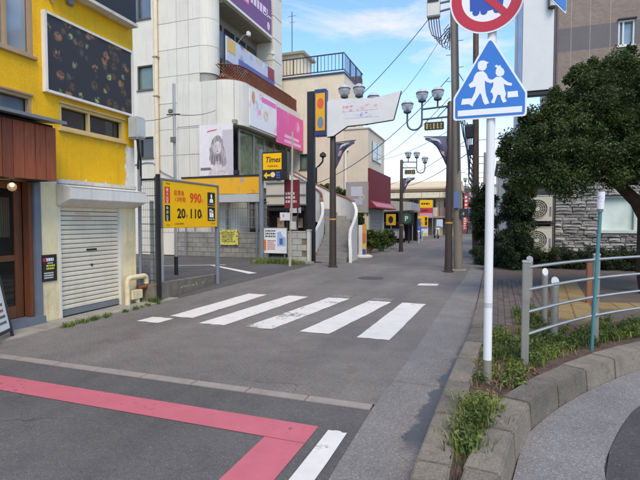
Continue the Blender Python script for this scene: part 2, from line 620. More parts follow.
def paint(name, rgb, worn=0.35, showing=(0.14, 0.135, 0.13, 1), grid=30):
    """road paint with rubbed patches"""
    t = NT(name)
    base = s2l(rgb)
    c = t.ramp(t.noise(4, 6, 0.65), [(0.3, mul(base, 0.88)), (0.7, mul(base, 1.05))])
    c = t.mix(t.maprange(t.noise(150, 3, 0.7), 0.55, 0.75, 0, 0.35), c, mul(base, 0.45))
    n = t.math('ADD', t.math('MULTIPLY', t.noise(2.0, 8, 0.7), 0.6), t.math('MULTIPLY', t.noise(14, 6, 0.7), 0.4))
    w = t.maprange(n, 0.66 - worn * 0.25, 0.72 - worn * 0.25, 0, 0.85)
    c = t.mix(w, c, showing)
    t.color(c)
    t.b.inputs['Roughness'].default_value = 0.7
    t.bump(t.noise(110, 3, 0.7), 0.3, 0.004)
    return t.m

M_WPAINT = paint('white_road_paint', (216, 212, 204), 0.38)
M_WPAINTW = paint('worn_white_road_paint', (216, 212, 204), 0.56)
M_RPAINT = paint('red_road_paint', (194, 99, 110), 0.31, (0.06, 0.055, 0.055, 1))

# ================================================================ GROUND AND ROADS
def sheet(name, pts, z, m, kind='structure'):
    o = MB().add([(p[0], p[1], z) for p in pts], [tuple(range(len(pts)))]).build(name, m)
    o['kind'] = kind
    return o

sheet('ground', [(-400, -60), (400, -60), (400, 600), (-400, 600)], -0.03, M_GROUND)

def lerp_path(P, y):
    for (a, b) in zip(P, P[1:]):
        if a[1] <= y <= b[1]:
            return a[0] + (b[0] - a[0]) * (y - a[1]) / (b[1] - a[1])
    return P[0][0] if y < P[0][1] else P[-1][0]

GL = [(-0.92, -3), (-0.90, 3.9), (-0.83, 5.33), (-0.68, 11.2), (-0.56, 13.6), (-0.50, 18), (-0.45, 26)]     # road side of the gutter
KB = [(-0.42, -3), (-0.40, 2.85), (-0.32, 4.64), (-0.21, 6.24), (-0.17, 9.0), (-0.12, 13.2), (-0.02, 18), (0.05, 26)]   # foot of the left kerb
ys = [3.92, 5.33, 8, 11.2, 13.6, 18, 26]
road = sheet('road', [(-6.0, 3.92), (-0.90, 3.92)] + [(lerp_path(GL, y), y) for y in ys[1:]] + [(-0.2, 60), (-0.4, 130), (-3.2, 130), (-4.2, 60), (-6.0, 40), (-6.0, 17)], 0.0, M_STREET)
sheet('cross_road', [(-60, -12), (-0.90, -12), (-0.90, 3.79), (-60, 3.79)], 0.0, M_CROSS)
sheet('side_road', [(-0.3, -12), (60, -12), (60, 9.5), (6.5, 8.6), (4.2, 7.5), (2.9, 6.5), (1.8, 5.4), (1.28, 4.69), (1.07, 4.29), (0.83, 3.69), (0.71, 3.24), (0.66, 2.4), (0.6, -3), (-0.3, -3)], 0.0, M_SIDE)
sheet('far_road', [(-60, 42), (-5.4, 42), (-4.3, 58), (-60, 58)], -0.006, M_STREET)
sheet('parking_lot', [(-16, 7.6), (-6.0, 7.6), (-6.0, 16.2), (-8.4, 17.85), (-16, 17.85)], 0.004, M_LOT)

# edge strip between the two roads: separate concrete blocks
strip = thing('edge_strip', None, None, (-3.5, 3.85, 0)); struct(strip)
proto = None
x = -0.915
while x > -9.5:
    w = 0.60
    o = MB().box(x - w + 0.008, x, 3.795 + R.uniform(-0.006, 0.006), 3.915, -0.02, 0.004 + R.uniform(0, 0.003)).build('edge_block', M_EDGE, strip, bevel=0.004)
    x -= w

# gutter slabs
gut = thing('gutter', None, None, (-0.6, 5, 0)); struct(gut)
cuts = [-3, -0.2, 2.0, 4.55, 8.0, 12.0, 17.0, 26]
for a, b in zip(cuts, cuts[1:]):
    yy = [a + 0.006] + [y for y in (3.9, 5.33, 6.24, 9.0, 11.2, 13.2, 13.6) if a < y < b] + [b - 0.006]
    L = [(lerp_path(GL, y) + 0.004, y) for y in yy]; K = [(lerp_path(KB, y) - 0.004, y) for y in yy]
    pts = [(p[0], p[1], -0.02) for p in L] + [(p[0], p[1], -0.02) for p in K[::-1]]
    MB().prism(pts, (0, 0, 0.026)).build('gutter_slab', M_GUTTER, gut)

def kerb_block(botL, topL, topR, botR, name, m, parent, h0=0.0):
    """block between two sections; each argument is (near, far) 3-D points"""
    vs = [botL[0], topL[0], topR[0], botR[0], botL[1], topL[1], topR[1], botR[1]]
    fs = [(0, 1, 2, 3), (7, 6, 5, 4), (1, 0, 4, 5), (2, 1, 5, 6), (3, 2, 6, 7), (0, 3, 7, 4)]
    return MB().add(vs, fs).build(name, m, parent, bevel=0.011)

kl = thing('kerb', None, None, (-0.25, 4, 0)); struct(kl)
y = 2.0
while y < 17.6:
    L = 0.75 if y < 9 else 1.2
    g = 0.003
    a, b = y + g, y + L - g
    hz = 0.18 if y < 6.5 else max(0.05, 0.18 - (y - 6.5) * 0.04)
    dz = R.uniform(-0.005, 0.005); w = 0.19 if y < 6 else 0.14
    xa, xb = lerp_path(KB, a), lerp_path(KB, b)
    kerb_block([(xa, a, -0.03), (xb, b, -0.03)], [(xa + 0.022, a, hz + dz), (xb + 0.022, b, hz + dz)],
               [(xa + w + 0.03, a, hz + dz), (xb + w + 0.03, b, hz + dz)], [(xa + w + 0.04, a, -0.03), (xb + w + 0.04, b, -0.03)], 'kerb_stone', M_KERB, kl)
    y += L

# curved kerb on the right: outer top edge, resampled
KR = [(0.02, 2.1), (0.08, 2.65), (0.15, 3.09), (0.25, 3.64), (0.36, 3.94), (0.60, 4.43), (1.0, 5.08), (1.58, 5.85), (2.4, 6.7), (3.9, 7.8), (6.5, 8.9), (12, 10.4)]
def resample(P, step):
    P = [Vector((p[0], p[1], 0)) for p in P]
    # smooth with Catmull-Rom
    S = []
    for i in range(len(P) - 1):
        p0, p1, p2, p3 = P[max(0, i - 1)], P[i], P[i + 1], P[min(len(P) - 1, i + 2)]
        for k in range(12):
            t = k / 12
            S.append(0.5 * ((2 * p1) + (p2 - p0) * t + (2 * p0 - 5 * p1 + 4 * p2 - p3) * t * t + (3 * p1 - p0 - 3 * p2 + p3) * t ** 3))
    S.append(P[-1])
    out, acc = [S[0]], 0.0
    for a, b in zip(S, S[1:]):
        d = (b - a).length
        while acc + d >= step:
            k = (step - acc) / d
            a = a + (b - a) * k
            d = (b - a).length
            acc = 0.0
            out.append(a.copy())
        acc += d
    return out
def normals(P):
    N = []
    for i in range(len(P)):
        d = (P[min(i + 1, len(P) - 1)] - P[max(i - 1, 0)]).normalized()
        N.append(Vector((-d.y, d.x, 0)))
    return N
kr = thing('kerb', None, None, (0.8, 5, 0)); struct(kr)
KRP = resample(KR, 0.6); KRN = normals(KRP)
for i in range(len(KRP) - 1):
    p, q, n0, n1 = KRP[i], KRP[i + 1], KRN[i], KRN[i + 1]
    d = (q - p).normalized() * 0.003
    p2, q2 = p + d, q - d
    dz = 0.20 + R.uniform(-0.004, 0.004)
    w = 0.19 + min(0.05, 0.008 * i)
    Z = Vector((0, 0, 1))
    kerb_block([p2 + n0 * w - Z * .03, q2 + n1 * w - Z * .03], [p2 + n0 * w + Z * dz, q2 + n1 * w + Z * dz], [p2 + Z * dz, q2 + Z * dz],
               [p2 - n0 * 0.022 - Z * .03, q2 - n1 * 0.022 - Z * .03], 'kerb_stone', M_KERB, kr)
# washed concrete apron outside it
ap = thing('apron', None, None, (1.2, 4.6, 0)); struct(ap)
KF = resample(KR, 0.2); KFN = normals(KF)
A_OUT = [(0.66, 2.2), (0.71, 3.24), (0.83, 3.69), (1.07, 4.29), (1.28, 4.69), (1.8, 5.4), (2.9, 6.5), (4.2, 7.5), (6.5, 8.6), (12, 10.1)]
AF = resample(A_OUT, 0.2)
i0 = 0
lens = [11, 10, 8, 8, 8, 8, 8]
k = 0
nF = min(len(KF), len(AF))
while i0 < nF - 2 and k < len(lens):
    i1 = min(nF - 1, i0 + lens[k])
    a = [KF[i] - KFN[i] * 0.03 for i in range(i0, i1 + 1)]
    s = len(AF) / len(KF)
    b = [AF[min(len(AF) - 1, int(i * s))] for i in range(i0, i1 + 1)]
    dl = (a[-1] - a[-2]).normalized() * 0.006
    a[-1] = a[-1] - dl; b[-1] = b[-1] - dl
    pts = [(p.x, p.y, -0.02) for p in a] + [(p.x, p.y, -0.02) for p in b[::-1]]
    MB().prism(pts, (0, 0, 0.026)).build('apron_slab', M_APRON, ap)
    i0 = i1; k += 1
sheet('apron_base', [(0.0, -3), (0.66, -3), (0.66, 2.2), (0.05, 2.2)], 0.004, M_APRON)

# planting bed soil: uneven grid
def in_bed(x, y):
    xl = lerp_path(KB, y) + 0.2
    return x > xl - 0.02
soil_m = MB()
rng = random.Random(3)
def kr_x(y):
    return lerp_path([(0.02, 2.1), (0.08, 2.65), (0.15, 3.09), (0.25, 3.64), (0.36, 3.94), (0.60, 4.43), (1.0, 5.08), (1.58, 5.85), (2.4, 6.7), (3.9, 7.8), (6.5, 8.9)], y) - 0.05
NS = 36
rows = []
yy = 2.2
while yy <= 9.0:
    xa = max(lerp_path(KB, yy) + 0.18, (yy - 6.75) / 0.62 if yy > 6.75 else -9)
    xb = kr_x(yy)
    if xb < xa + 0.05: xb = xa + 0.05
    rows.append([(xa + (xb - xa) * i / NS, yy, (0.15 if yy < 5.8 else max(0.115, 0.15 - (yy - 5.8) * 0.035)) + rng.uniform(-0.012, 0.02)) for i in range(NS + 1)])
    yy += 0.05
vs = [p for r in rows for p in r]
fs = [(j * (NS + 1) + i, j * (NS + 1) + i + 1, (j + 1) * (NS + 1) + i + 1, (j + 1) * (NS + 1) + i) for j in range(len(rows) - 1) for i in range(NS)]
o = soil_m.add(vs, fs).build('soil', M_SOIL, smooth=True); struct(o)

# brick pavement beyond the bed
pave = sheet('pavement', [(0.0, 6.72), (1.5, 7.66), (3.6, 8.96), (12, 12.2), (12, 16.9), (0.1, 16.9), (0.02, 12)], 0.112, M_PAVEB)
pb = MB().box(-0.048, 0.048, -0.098, 0.098, -0.02, 0.012).build('brick', M_PAVER, pave, bevel=0.004)
pb.location = (0.12, 7.1, 0.115); put_first = True
n = 0
for j in range(36):
    for i in range(10):
        x, y = 0.115 + 0.1 * i + 0.004 * j, 6.95 + 0.2 * j + (0.1 if i % 2 else 0)
        if y < 6.83 + 0.63 * x + 0.08 or n >= 290 or y > 12.6 or x > 0.92 + 0.07 * (y - 7):
            continue
        inst(pb, 'brick', (x, y, 0.113 + R.uniform(-0.003, 0.004)), pave, rz=RAD(R.uniform(-1, 1)))
        n += 1
bpy.data.objects.remove(pb)

M_TACT = NT('tactile_yellow')
_t = M_TACT
_c = _t.mix(_t.maprange(_t.noise(3, 7, 0.7), 0.4, 0.7, 0, 0.6), s2l((148, 122, 76)), s2l((106, 92, 70)))
_v = _t.n('ShaderNodeTexWave'); _v.inputs['Scale'].default_value = 8.0; _v.bands_direction = 'X'
_t.l(_t.pos, _v.inputs['Vector'])
_t.color(_c); _t.b.inputs['Roughness'].default_value = 0.8
_t.bump(_v.outputs['Fac'], 0.5, 0.01)
M_TACT = _t.m
tp = MB().box(-0.146, 0.146, -0.146, 0.146, -0.02, 0.02).build('tile', M_TACT, None, bevel=0.004)
tact = thing('tactile_strip', None, None, (1.4, 9, 0.115)); struct(tact)
for j in range(18):
    for i in range(2):
        x, y = 1.08 + 0.3 * i + 0.1 * (j * 0.3) , 7.35 + 0.3 * j
        if y < 6.85 + 0.63 * x + 0.12: continue
        inst(tp, 'tile', (x, y, 0.116 + R.uniform(-0.002, 0.003)), tact)
tact = thing('tactile_strip', None, None, (2.4, 9.6, 0.115)); struct(tact)
for j in range(8):
    for i in range(2):
        x, y = 1.95 + 0.3 * j, 9.05 + 0.3 * i + 0.09 * j
        inst(tp, 'tile', (x, y, 0.121 + R.uniform(-0.002, 0.003)), tact)
bpy.data.objects.remove(tp)

# painted markings
def marking(name, pts, m, z=0.005):
    return sheet(name, pts, z, m)
def rough_quad(x0, y0, x1, y1, w, jit=0.02, n=14):
    """painted bar from (x0,y0) to (x1,y1), width w along X, with slightly uneven ends and sides"""
    L = [(x0 + (x1 - x0) * i / n + R.uniform(-.006, .006), y0 + (y1 - y0) * i / n) for i in range(n + 1)]
    Rr = [(p[0] + w + R.uniform(-.006, .006), p[1]) for p in L]
    return L[:1] + [(L[0][0] + w * k / 5, L[0][1] + R.uniform(-jit, jit)) for k in range(1, 5)] + Rr + \
        [(L[-1][0] + w * k / 5, L[-1][1] + R.uniform(-jit, jit)) for k in (4, 3, 2, 1)] + L[:0:-1]
marking('crosswalk_stripe', rough_quad(-5.00, 6.45, -4.92, 9.05, 0.45), M_WPAINT)
marking('crosswalk_stripe', rough_quad(-5.25, 5.95, -5.22, 6.30, 0.42), M_WPAINT)
marking('crosswalk_stripe', rough_quad(-4.22, 6.15, -3.98, 9.1, 0.45), M_WPAINT)
marking('crosswalk_stripe', rough_quad(-3.42, 6.18, -3.08, 9.15, 0.45), M_WPAINTW)
marking('crosswalk_stripe', rough_quad(-2.53, 6.18, -2.20, 9.05, 0.45), M_WPAINT)
marking('crosswalk_stripe', rough_quad(-1.66, 6.12, -1.54, 9.05, 0.45), M_WPAINT)
for (x, y) in ((-2.2, 9.12), (-3.1, 9.22)):
    marking('old_stripe_end', rough_quad(x, y, x + 0.02, y + 0.32, 0.42, 0.04), paint('ghost_paint', (146, 134, 128), 0.85, (0.165, 0.150, 0.136, 1)))
marking('red_band', [(-14, 3.40), (-1.21, 3.34), (-1.21, 3.05), (-14, 3.09)], M_RPAINT)
marking('red_band', [(-1.53, 3.046), (-1.21, 3.046), (-1.26, -4), (-1.58, -4)], M_RPAINT)
marking('white_line', rough_quad(-1.16, -3, -1.125, 3.31, 0.15), M_WPAINT)
marking('short_line', [(-1.62, 11.62), (-1.14, 11.70), (-1.12, 12.10), (-1.60, 12.02)], M_WPAINT)
marking('lot_line', [(-9.4, 14.4), (-9.15, 14.4), (-6.6, 12.7), (-6.75, 12.45)], M_WPAINT, 0.009)
marking('lot_line', [(-12.0, 13.0), (-11.85, 13.0), (-8.9, 14.7), (-9.0, 14.8)], M_WPAINT, 0.009)
mh = thing('manhole_cover', None, None, (-3.05, 12.7, 0.005)); struct(mh)
M_IRON = mat('cast_iron', (70, 66, 62), 0.6, var=0.2, scale=20, bump=0.6, bscale=60)
MB().lathe((-3.05, 12.7, -0.01), [(0.36, 0), (0.36, 0.016), (0.32, 0.016)], 28).build('rim', M_IRON, mh)
MB().lathe((-3.05, 12.7, -0.01), [(0.31, 0), (0.31, 0.018), (0.02, 0.02)], 28).build('lid', M_IRON, mh)

# concrete apron strip along the left buildings
lp = thing('footing_strip', None, None, (-6.2, 5.5, 0)); struct(lp)
y = 1.0
while y < 7.35:
    MB().box(-6.5, -5.98 + R.uniform(-.02, .02), y + 0.006, y + 0.994, -0.02, 0.018 + R.uniform(0, .006)).build('slab', M_CONC, lp, bevel=0.006)
    y += 1.0

# ================================================================ YELLOW BUILDING
t = NT('yellow_stucco')
_b = s2l((240, 180, 10))
_c = t.ramp(t.noise(1.6, 6, 0.65), [(0.3, mul(_b, 0.86)), (0.7, mul(_b, 1.08))])
_c = t.mix(t.maprange(t.noise(26, 4, 0.7), 0.55, 0.8, 0, 0.6), _c, (0.33, 0.19, 0.02, 1))
_c = t.mix(t.maprange(t.noise(4.0, 7, 0.7, stretch=(3, 3, .25)), 0.52, 0.8, 0, 0.5), _c, (0.30, 0.19, 0.04, 1))
_x, _y, _z = t.xyz()
_n = t.math('MULTIPLY', t.math('SUBTRACT', t.noise(6, 7, 0.7), 0.5), 0.42)
_low = t.math('LESS_THAN', t.math('ADD', _z, _n), 2.27)                                # paint flaked off along the bottom
_side = t.math('MULTIPLY', t.math('GREATER_THAN', t.math('ADD', _y, _n), 7.14), t.math('LESS_THAN', t.math('ADD', _z, t.math('MULTIPLY', _n, 0.3)), 3.02))
_spot = t.math('MULTIPLY', t.math('GREATER_THAN', t.noise(19, 5, 0.75), 0.615), t.math('MULTIPLY', t.math('GREATER_THAN', t.math('ADD', _z, t.math('MULTIPLY', _n, .6)), 2.93), t.math('LESS_THAN', _z, 3.06)))
_pm = t.math('MAXIMUM', t.math('MAXIMUM', _low, _side), _spot)
_w = t.ramp(t.noise(9, 6, 0.7), [(0.3, s2l((205, 198, 184))), (0.7, s2l((236, 232, 222)))])
_c = t.mix(_pm, _c, _w)
t.color(_c)
t.b.inputs['Roughness'].default_value = 0.7
_h = t.math('SUBTRACT', t.noise(55, 4, 0.65), t.math('MULTIPLY', _pm, 0.5))
t.bump(_h, 0.6, 0.012)
M_YEL = t.m
M_CREAM = mat('cream_plaster', (234, 214, 168), 0.8, var=0.1, scale=2.2, grime=0.35, bump=0.3, bscale=40, streak=0.4)
M_WHITE = mat('white_paint', (220, 215, 204), 0.5, var=0.05, scale=3, grime=0.12, streak=0.25)
M_WHITED = mat('dirty_white', (205, 200, 190), 0.7, var=0.1, scale=3, grime=0.35, streak=0.4)
M_SHUT = mat('shutter_metal', (226, 214, 190), 0.45, var=0.05, scale=2, grime=0.14, streak=0.15, island=0.05)
M_WOOD = mat('red_wood', (128, 58, 34), 0.55, var=0.25, scale=5, grime=0.2, island=0.28)
def wood(name, rgb, island=0.25, axis=(9, 9, 0.6)):
    t = NT(name)
    base = s2l(rgb)
    g = t.noise(4, 6, 0.65, stretch=axis, dist=1.2)
    c = t.ramp(g, [(0.3, mul(base, 0.62)), (0.7, mul(base, 1.2))])
    oi = t.n('ShaderNodeObjectInfo')
    c = t.mix(1.0, c, t.ramp(oi.outputs['Random'], [(0, (1 - island,) * 3), (1, (1 + island,) * 3)]), 'MULTIPLY')
    t.color(c); t.b.inputs['Roughness'].default_value = 0.5
    t.bump(g, 0.25, 0.004)
    return t.m
M_PLANK = wood('plank_wood', (150, 76, 46))
M_DOORW = wood('door_wood', (112, 64, 40), 0.08)
M_BLUEG = mat('blue_grey_frame', (106, 113, 122), 0.5, var=0.12, scale=4, grime=0.2)
M_FRAME = mat('window_frame_tan', (168, 140, 108), 0.5, var=0.1, grime=0.25)
M_ALU = mat('aluminium', (176, 178, 180), 0.35, 0.7, var=0.06)
M_GREYM = mat('grey_metal', (128, 132, 138), 0.45, 0.3, var=0.08, grime=0.15)
M_DARK = mat('dark_metal', (40, 40, 44), 0.5, 0.2, var=0.15)
M_BLACK = mat('black_panel', (38, 38, 42), 0.35, var=0.12)
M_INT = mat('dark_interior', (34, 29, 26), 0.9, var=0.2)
def glass(name, rgb, rough=0.06):
    t = NT(name)
    t.color(t.ramp(t.noise(0.9, 3), [(0.35, mul(s2l(rgb), 0.75)), (0.65, mul(s2l(rgb), 1.2))]))
    t.b.inputs['Roughness'].default_value = rough
    t.b.inputs['Specular IOR Level'].default_value = 0.8
    t.b.inputs['Coat Weight'].default_value = 0.5
    t.b.inputs['Coat Roughness'].default_value = 0.03
    return t.m
M_GLASS = glass('window_glass', (88, 100, 112))
M_GLASSD = glass('dark_window_glass', (42, 46, 50))
M_GLASSP = glass('pale_window_glass', (150, 164, 172))
M_BAMBOO = wood('bamboo', (170, 150, 112), 0.1, (40, 40, 0.8))
M_RUST = mat('rust', (120, 70, 44), 0.85, var=0.3, scale=20)

yb = thing('yellow_building', 'yellow stucco building with roller shutter and wooden cafe front at the left edge', 'building', (-8.5, 4.5, 0))
FX = -6.5
Y0 = 0.6                    # near end of the facade, outside the frame
U, V = (0, 1, 0), (0, 0, 1)
def fz(y0, y1, z0, z1, zb):
    return (y0 - Y0, y1 - Y0, z0 - zb, z1 - zb)
holes = [fz(3.3, 5.27, 4.08, 5.6, 2.2), fz(3.3, 5.22, 3.12, 3.48, 2.2), fz(5.70, 7.12, 3.10, 3.50, 2.2)]
wall_grid((FX, Y0, 2.2), U, V, 7.38 - Y0, 6.3, holes, 0.14).build('wall', M_YEL, yb)
b = MB()
b.quad((-13, 7.38, 0), (FX, 7.38, 0), (FX, 7.38, 8.5), (-13, 7.38, 8.5))
b.quad((-13, 7.38, 8.5), (FX, 7.38, 8.5), (FX, Y0, 8.5), (-13, Y0, 8.5))
b.quad((-13, Y0, 0), (-13, Y0, 8.5), (FX, Y0, 8.5), (FX, Y0, 0))
b.quad((-13, Y0, 0), (-13, 7.38, 0), (-13, 7.38, 8.5), (-13, Y0, 8.5))
b.build('side_wall', mat('yellow_side', (226, 176, 24), 0.8, var=0.15, grime=0.3), yb)
# lower storey: cream plaster with the shutter and cafe openings
wall_grid((FX, Y0, 0), U, V, 7.38 - Y0, 2.2, [fz(2.2, 5.32, 0.0, 2.2, 0), fz(5.655, 6.985, 0.0, 1.83, 0)], 0.16).build('lower_wall', M_CREAM, yb)
# white ledge between the storeys
MB().box(FX, FX + 0.04, 5.62, 7.38, 2.205, 2.275).build('ledge', M_WHITED, yb, bevel=0.008)

def framed_window(y0, y1, z0, z1, x, parent, mull, fm, gm, fw=0.045, sill=True, dep=0.09, curtain=None):
    m = MB()
    m.box(x - dep, x - 0.01, y0, y0 + fw, z0, z1).box(x - dep, x - 0.01, y1 - fw, y1, z0, z1)
    m.box(x - dep, x - 0.012, y0 + fw, y1 - fw, z0, z0 + fw).box(x - dep, x - 0.012, y0 + fw, y1 - fw, z1 - fw, z1)
    for q in mull:
        m.box(x - dep + 0.01, x - 0.02, q - fw * 0.45, q + fw * 0.45, z0 + fw, z1 - fw)
    w = m.build('window', fm, parent)
    edges = [y0 + fw] + list(mull) + [y1 - fw]
    for k, (a, b) in enumerate(zip(edges, edges[1:])):
        MB().box(x - dep - 0.02 - 0.012 * (k % 2), x - dep - 0.01 - 0.012 * (k % 2), a, b, z0 + fw, z1 - fw).build('pane', gm, w)
    if sill:
        MB().box(x - 0.02, x + 0.05, y0 - 0.03, y1 + 0.03, z0 - 0.05, z0 - 0.004).build('sill', fm, w, bevel=0.006)
        MB().box(x - 0.02, x + 0.025, y0 - 0.015, y1 + 0.015, z1 + 0.003, z1 + 0.03).build('lintel', fm, w)
    return w
framed_window(3.3, 5.27, 4.08, 5.6, FX, yb, [4.15, 4.85], M_FRAME, glass('bluish_window_glass', (146, 158, 166)))
framed_window(3.3, 5.22, 3.12, 3.48, FX, yb, [4.2], M_FRAME, M_GLASS)
framed_window(5.70, 7.12, 3.10, 3.50, FX, yb, [6.31], mat('window_frame_beige', (206, 178, 120), 0.5, var=0.1, grime=0.25), M_GLASSD)

# roller shutter, its slats and hood
sh = MB().box(FX - 0.06, FX + 0.012, 6.955, 7.0, 0.02, 1.83).box(FX - 0.06, FX + 0.012, 5.625, 5.665, 0.02, 1.83).build('shutter', M_WHITE, yb)
sl = None
ns = 22
hz = (1.84 - 0.13) / ns
for k in range(ns):
    z = 0.13 + hz * k
    if sl is None:
        pts = [(FX - 0.075, 5.668, z + 0.003), (FX - 0.05, 5.668, z + 0.008), (FX - 0.042, 5.668, z + hz * 0.5), (FX - 0.05, 5.668, z + hz - 0.008), (FX - 0.075, 5.668, z + hz - 0.003), (FX - 0.085, 5.668, z + hz * 0.5)]
        sl = MB().prism(pts, (0, 1.284, 0)).build('slat', M_SHUT, sh, smooth=True)
    else:
        o = sl.copy(); col.objects.link(o)
        o.location = (sl.location.x, sl.location.y, sl.location.z + hz * k)
MB().box(FX - 0.11, FX - 0.1, 5.63, 6.99, 0.0, 1.85).build('backing', M_DARK, sh)
MB().box(FX - 0.09, FX - 0.03, 5.668, 6.952, 0.03, 0.128).build('bottom_rail', M_GREYM, sh, bevel=0.006)
MB().box(FX - 0.05, FX - 0.034, 6.22, 6.44, 1.085, 1.118).build('handle', M_DARK, sh)
MB().lathe((FX - 0.04, 6.33, 0.83), [(0.018, -0.018), (0.018, 0.018)], 10).build('lock', M_DARK, sh)
MB().box(FX - 0.0432, FX - 0.041, 5.95, 6.35, 1.63, 1.665).box(FX - 0.0432, FX - 0.041, 6.0, 6.3, 1.71, 1.74).build('faded_sticker', mat('faded_red', (214, 180, 164), 0.6, var=0.15, scale=12), sh)
prof = [(FX + 0.003, 2.20), (FX + 0.30, 2.135), (FX + 0.30, 1.95), (FX + 0.003, 1.835)]
hd = MB().prism([(x, 5.61, z) for x, z in prof], (0, 1.75, 0)).build('shutter_hood', M_WHITE, yb, bevel=0.006)
MB().box(FX + 0.02, FX + 0.302, 5.63, 7.34, 2.139, 2.148).build('hood_lip', M_WHITED, hd)
MB().sphere((FX + 0.25, 7.30, 1.98), 0.035, 8, 6).build('red_tag', mat('red_tag', (196, 70, 64), 0.6), hd)

# cafe front: canopy, plank fascia, soffit, frame, doors
cf = MB().prism([(FX + 0.003, 1.2, 3.10), (FX + 0.60, 1.2, 3.03), (FX + 0.60, 1.2, 3.075), (FX + 0.003, 1.2, 3.145)], (0, 4.10, 0)).build('canopy', M_GREYM, yb)
MB().box(FX + 0.003, FX + 0.36, 1.2, 5.26, 2.99, 3.028).build('canopy_shadow_gap', M_DARK, cf)  # dark strip standing in for the shadow gap above the planks
fas = MB().box(FX + 0.003, FX + 0.36, 1.2, 5.275, 2.215, 2.985).build('fascia', mat('fascia_backing', (50, 30, 24), 0.8), yb)
ysp = [5.29, 5.115, 4.945, 4.775, 4.61, 4.455, 4.29, 4.12, 3.95]
for a, b in zip(ysp, ysp[1:]):
    MB().box(FX + 0.362, FX + 0.384 + R.uniform(0, .004), b + 0.005, a - 0.001, 2.195 + R.uniform(-.004, .004), 2.99).build('plank', M_PLANK, fas, bevel=0.003)
MB().box(FX + 0.003, FX + 0.35, 1.2, 5.27, 2.196, 2.212).build('soffit', mat('soffit', (40, 30, 26), 0.8), yb)
df = MB().box(FX - 0.10, FX + 0.02, 5.20, 5.318, 0.02, 2.19).build('door_frame', M_BLUEG, yb, bevel=0.006)
MB().box(FX - 0.15, FX - 0.02, 5.135, 5.198, 0.14, 2.19).build('door_jamb', M_DOORW, yb, bevel=0.004)
dr = MB()
dx = FX - 0.16
dr.box(dx - 0.05, dx, 5.01, 5.132, 0.14, 2.19).box(dx - 0.05, dx, 4.05, 4.15, 0.14, 2.19)
dr.box(dx - 0.05, dx - 0.002, 4.15, 5.01, 1.0, 1.09).box(dx - 0.05, dx - 0.002, 4.15, 5.01, 0.14, 0.32).box(dx - 0.05, dx - 0.002, 4.15, 5.01, 2.08, 2.19)
door = dr.build('door', M_DOORW, yb, bevel=0.004)
tg = NT('shop_glass')
tg.color((0.02, 0.02, 0.018, 1)); tg.b.inputs['Roughness'].default_value = 0.05
tg.b.inputs['Alpha'].default_value = 0.35
M_SHOPG = tg.m
MB().box(dx - 0.03, dx - 0.024, 4.15, 5.01, 0.32, 1.0).build('pane', M_SHOPG, door)
MB().box(dx - 0.03, dx - 0.024, 4.15, 5.01, 1.09, 2.08).build('pane', M_SHOPG, door)
bl = MB().box(dx - 0.058, dx - 0.054, 4.1, 4.96, 1.36, 1.95).build('blind', M_BAMBOO, door)
for k in range(26):
    y = 4.12 + 0.033 * k
    MB().box(dx - 0.053, dx - 0.045, y, y + 0.026, 1.36 + R.uniform(-.004, .004), 1.95).build('slat', M_BAMBOO, bl)
MB().box(FX - 0.16, FX + 0.08, 2.2, 5.318, 0.012, 0.135).build('step', M_BLUEG, yb, bevel=0.01)
m = MB()
m.quad((FX - 2.2, 2.2, 0.02), (FX - 2.2, 5.3, 0.02), (FX - 2.2, 5.3, 2.2), (FX - 2.2, 2.2, 2.2))
m.quad((FX - 2.2, 5.3, 0.02), (FX - 0.17, 5.3, 0.02), (FX - 0.17, 5.3, 2.2), (FX - 2.2, 5.3, 2.2))
m.quad((FX - 2.2, 2.2, 0.02), (FX - 2.2, 2.2, 2.2), (FX - 0.17, 2.2, 2.2), (FX - 0.17, 2.2, 0.02))
m.quad((FX - 2.2, 2.2, 2.2), (FX - 2.2, 5.3, 2.2), (FX - 0.17, 5.3, 2.2), (FX - 0.17, 2.2, 2.2))
m.build('cafe_interior', mat('cafe_interior', (96, 84, 66), 0.9, var=0.2), yb)
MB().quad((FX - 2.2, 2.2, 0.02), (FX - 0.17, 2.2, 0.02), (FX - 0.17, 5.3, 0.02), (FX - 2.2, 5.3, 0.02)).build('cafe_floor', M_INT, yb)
MB().box(FX - 1.5, FX - 1.0, 3.4, 4.9, 0.02, 0.95).build('counter', M_DOORW, yb, bevel=0.01)

# globe lamp under the soffit
gl = thing('globe_lamp', 'small lit glass globe lamp hanging at the cafe entrance', 'lamp', (FX + 0.12, 4.78, 2.2))
MB().tube([(FX + 0.12, 4.78, 2.195), (FX + 0.12, 4.78, 2.15)], 0.012, 6).build('cord', M_DARK, gl)
lm = NT('warm_bulb'); lm.b.inputs['Emission Color'].default_value = (1, 0.82, 0.5, 1); lm.b.inputs['Emission Strength'].default_value = 7
MB().sphere((FX + 0.12, 4.78, 2.115), 0.028, 12, 8).build('bulb', lm.m, gl, smooth=True)
gg = NT('clear_globe'); gg.color((0.8, 0.7, 0.55, 1)); gg.b.inputs['Alpha'].default_value = 0.22; gg.b.inputs['Roughness'].default_value = 0.05
MB().sphere((FX + 0.12, 4.78, 2.085), 0.062, 16, 10).build('globe', gg.m, gl, smooth=True)

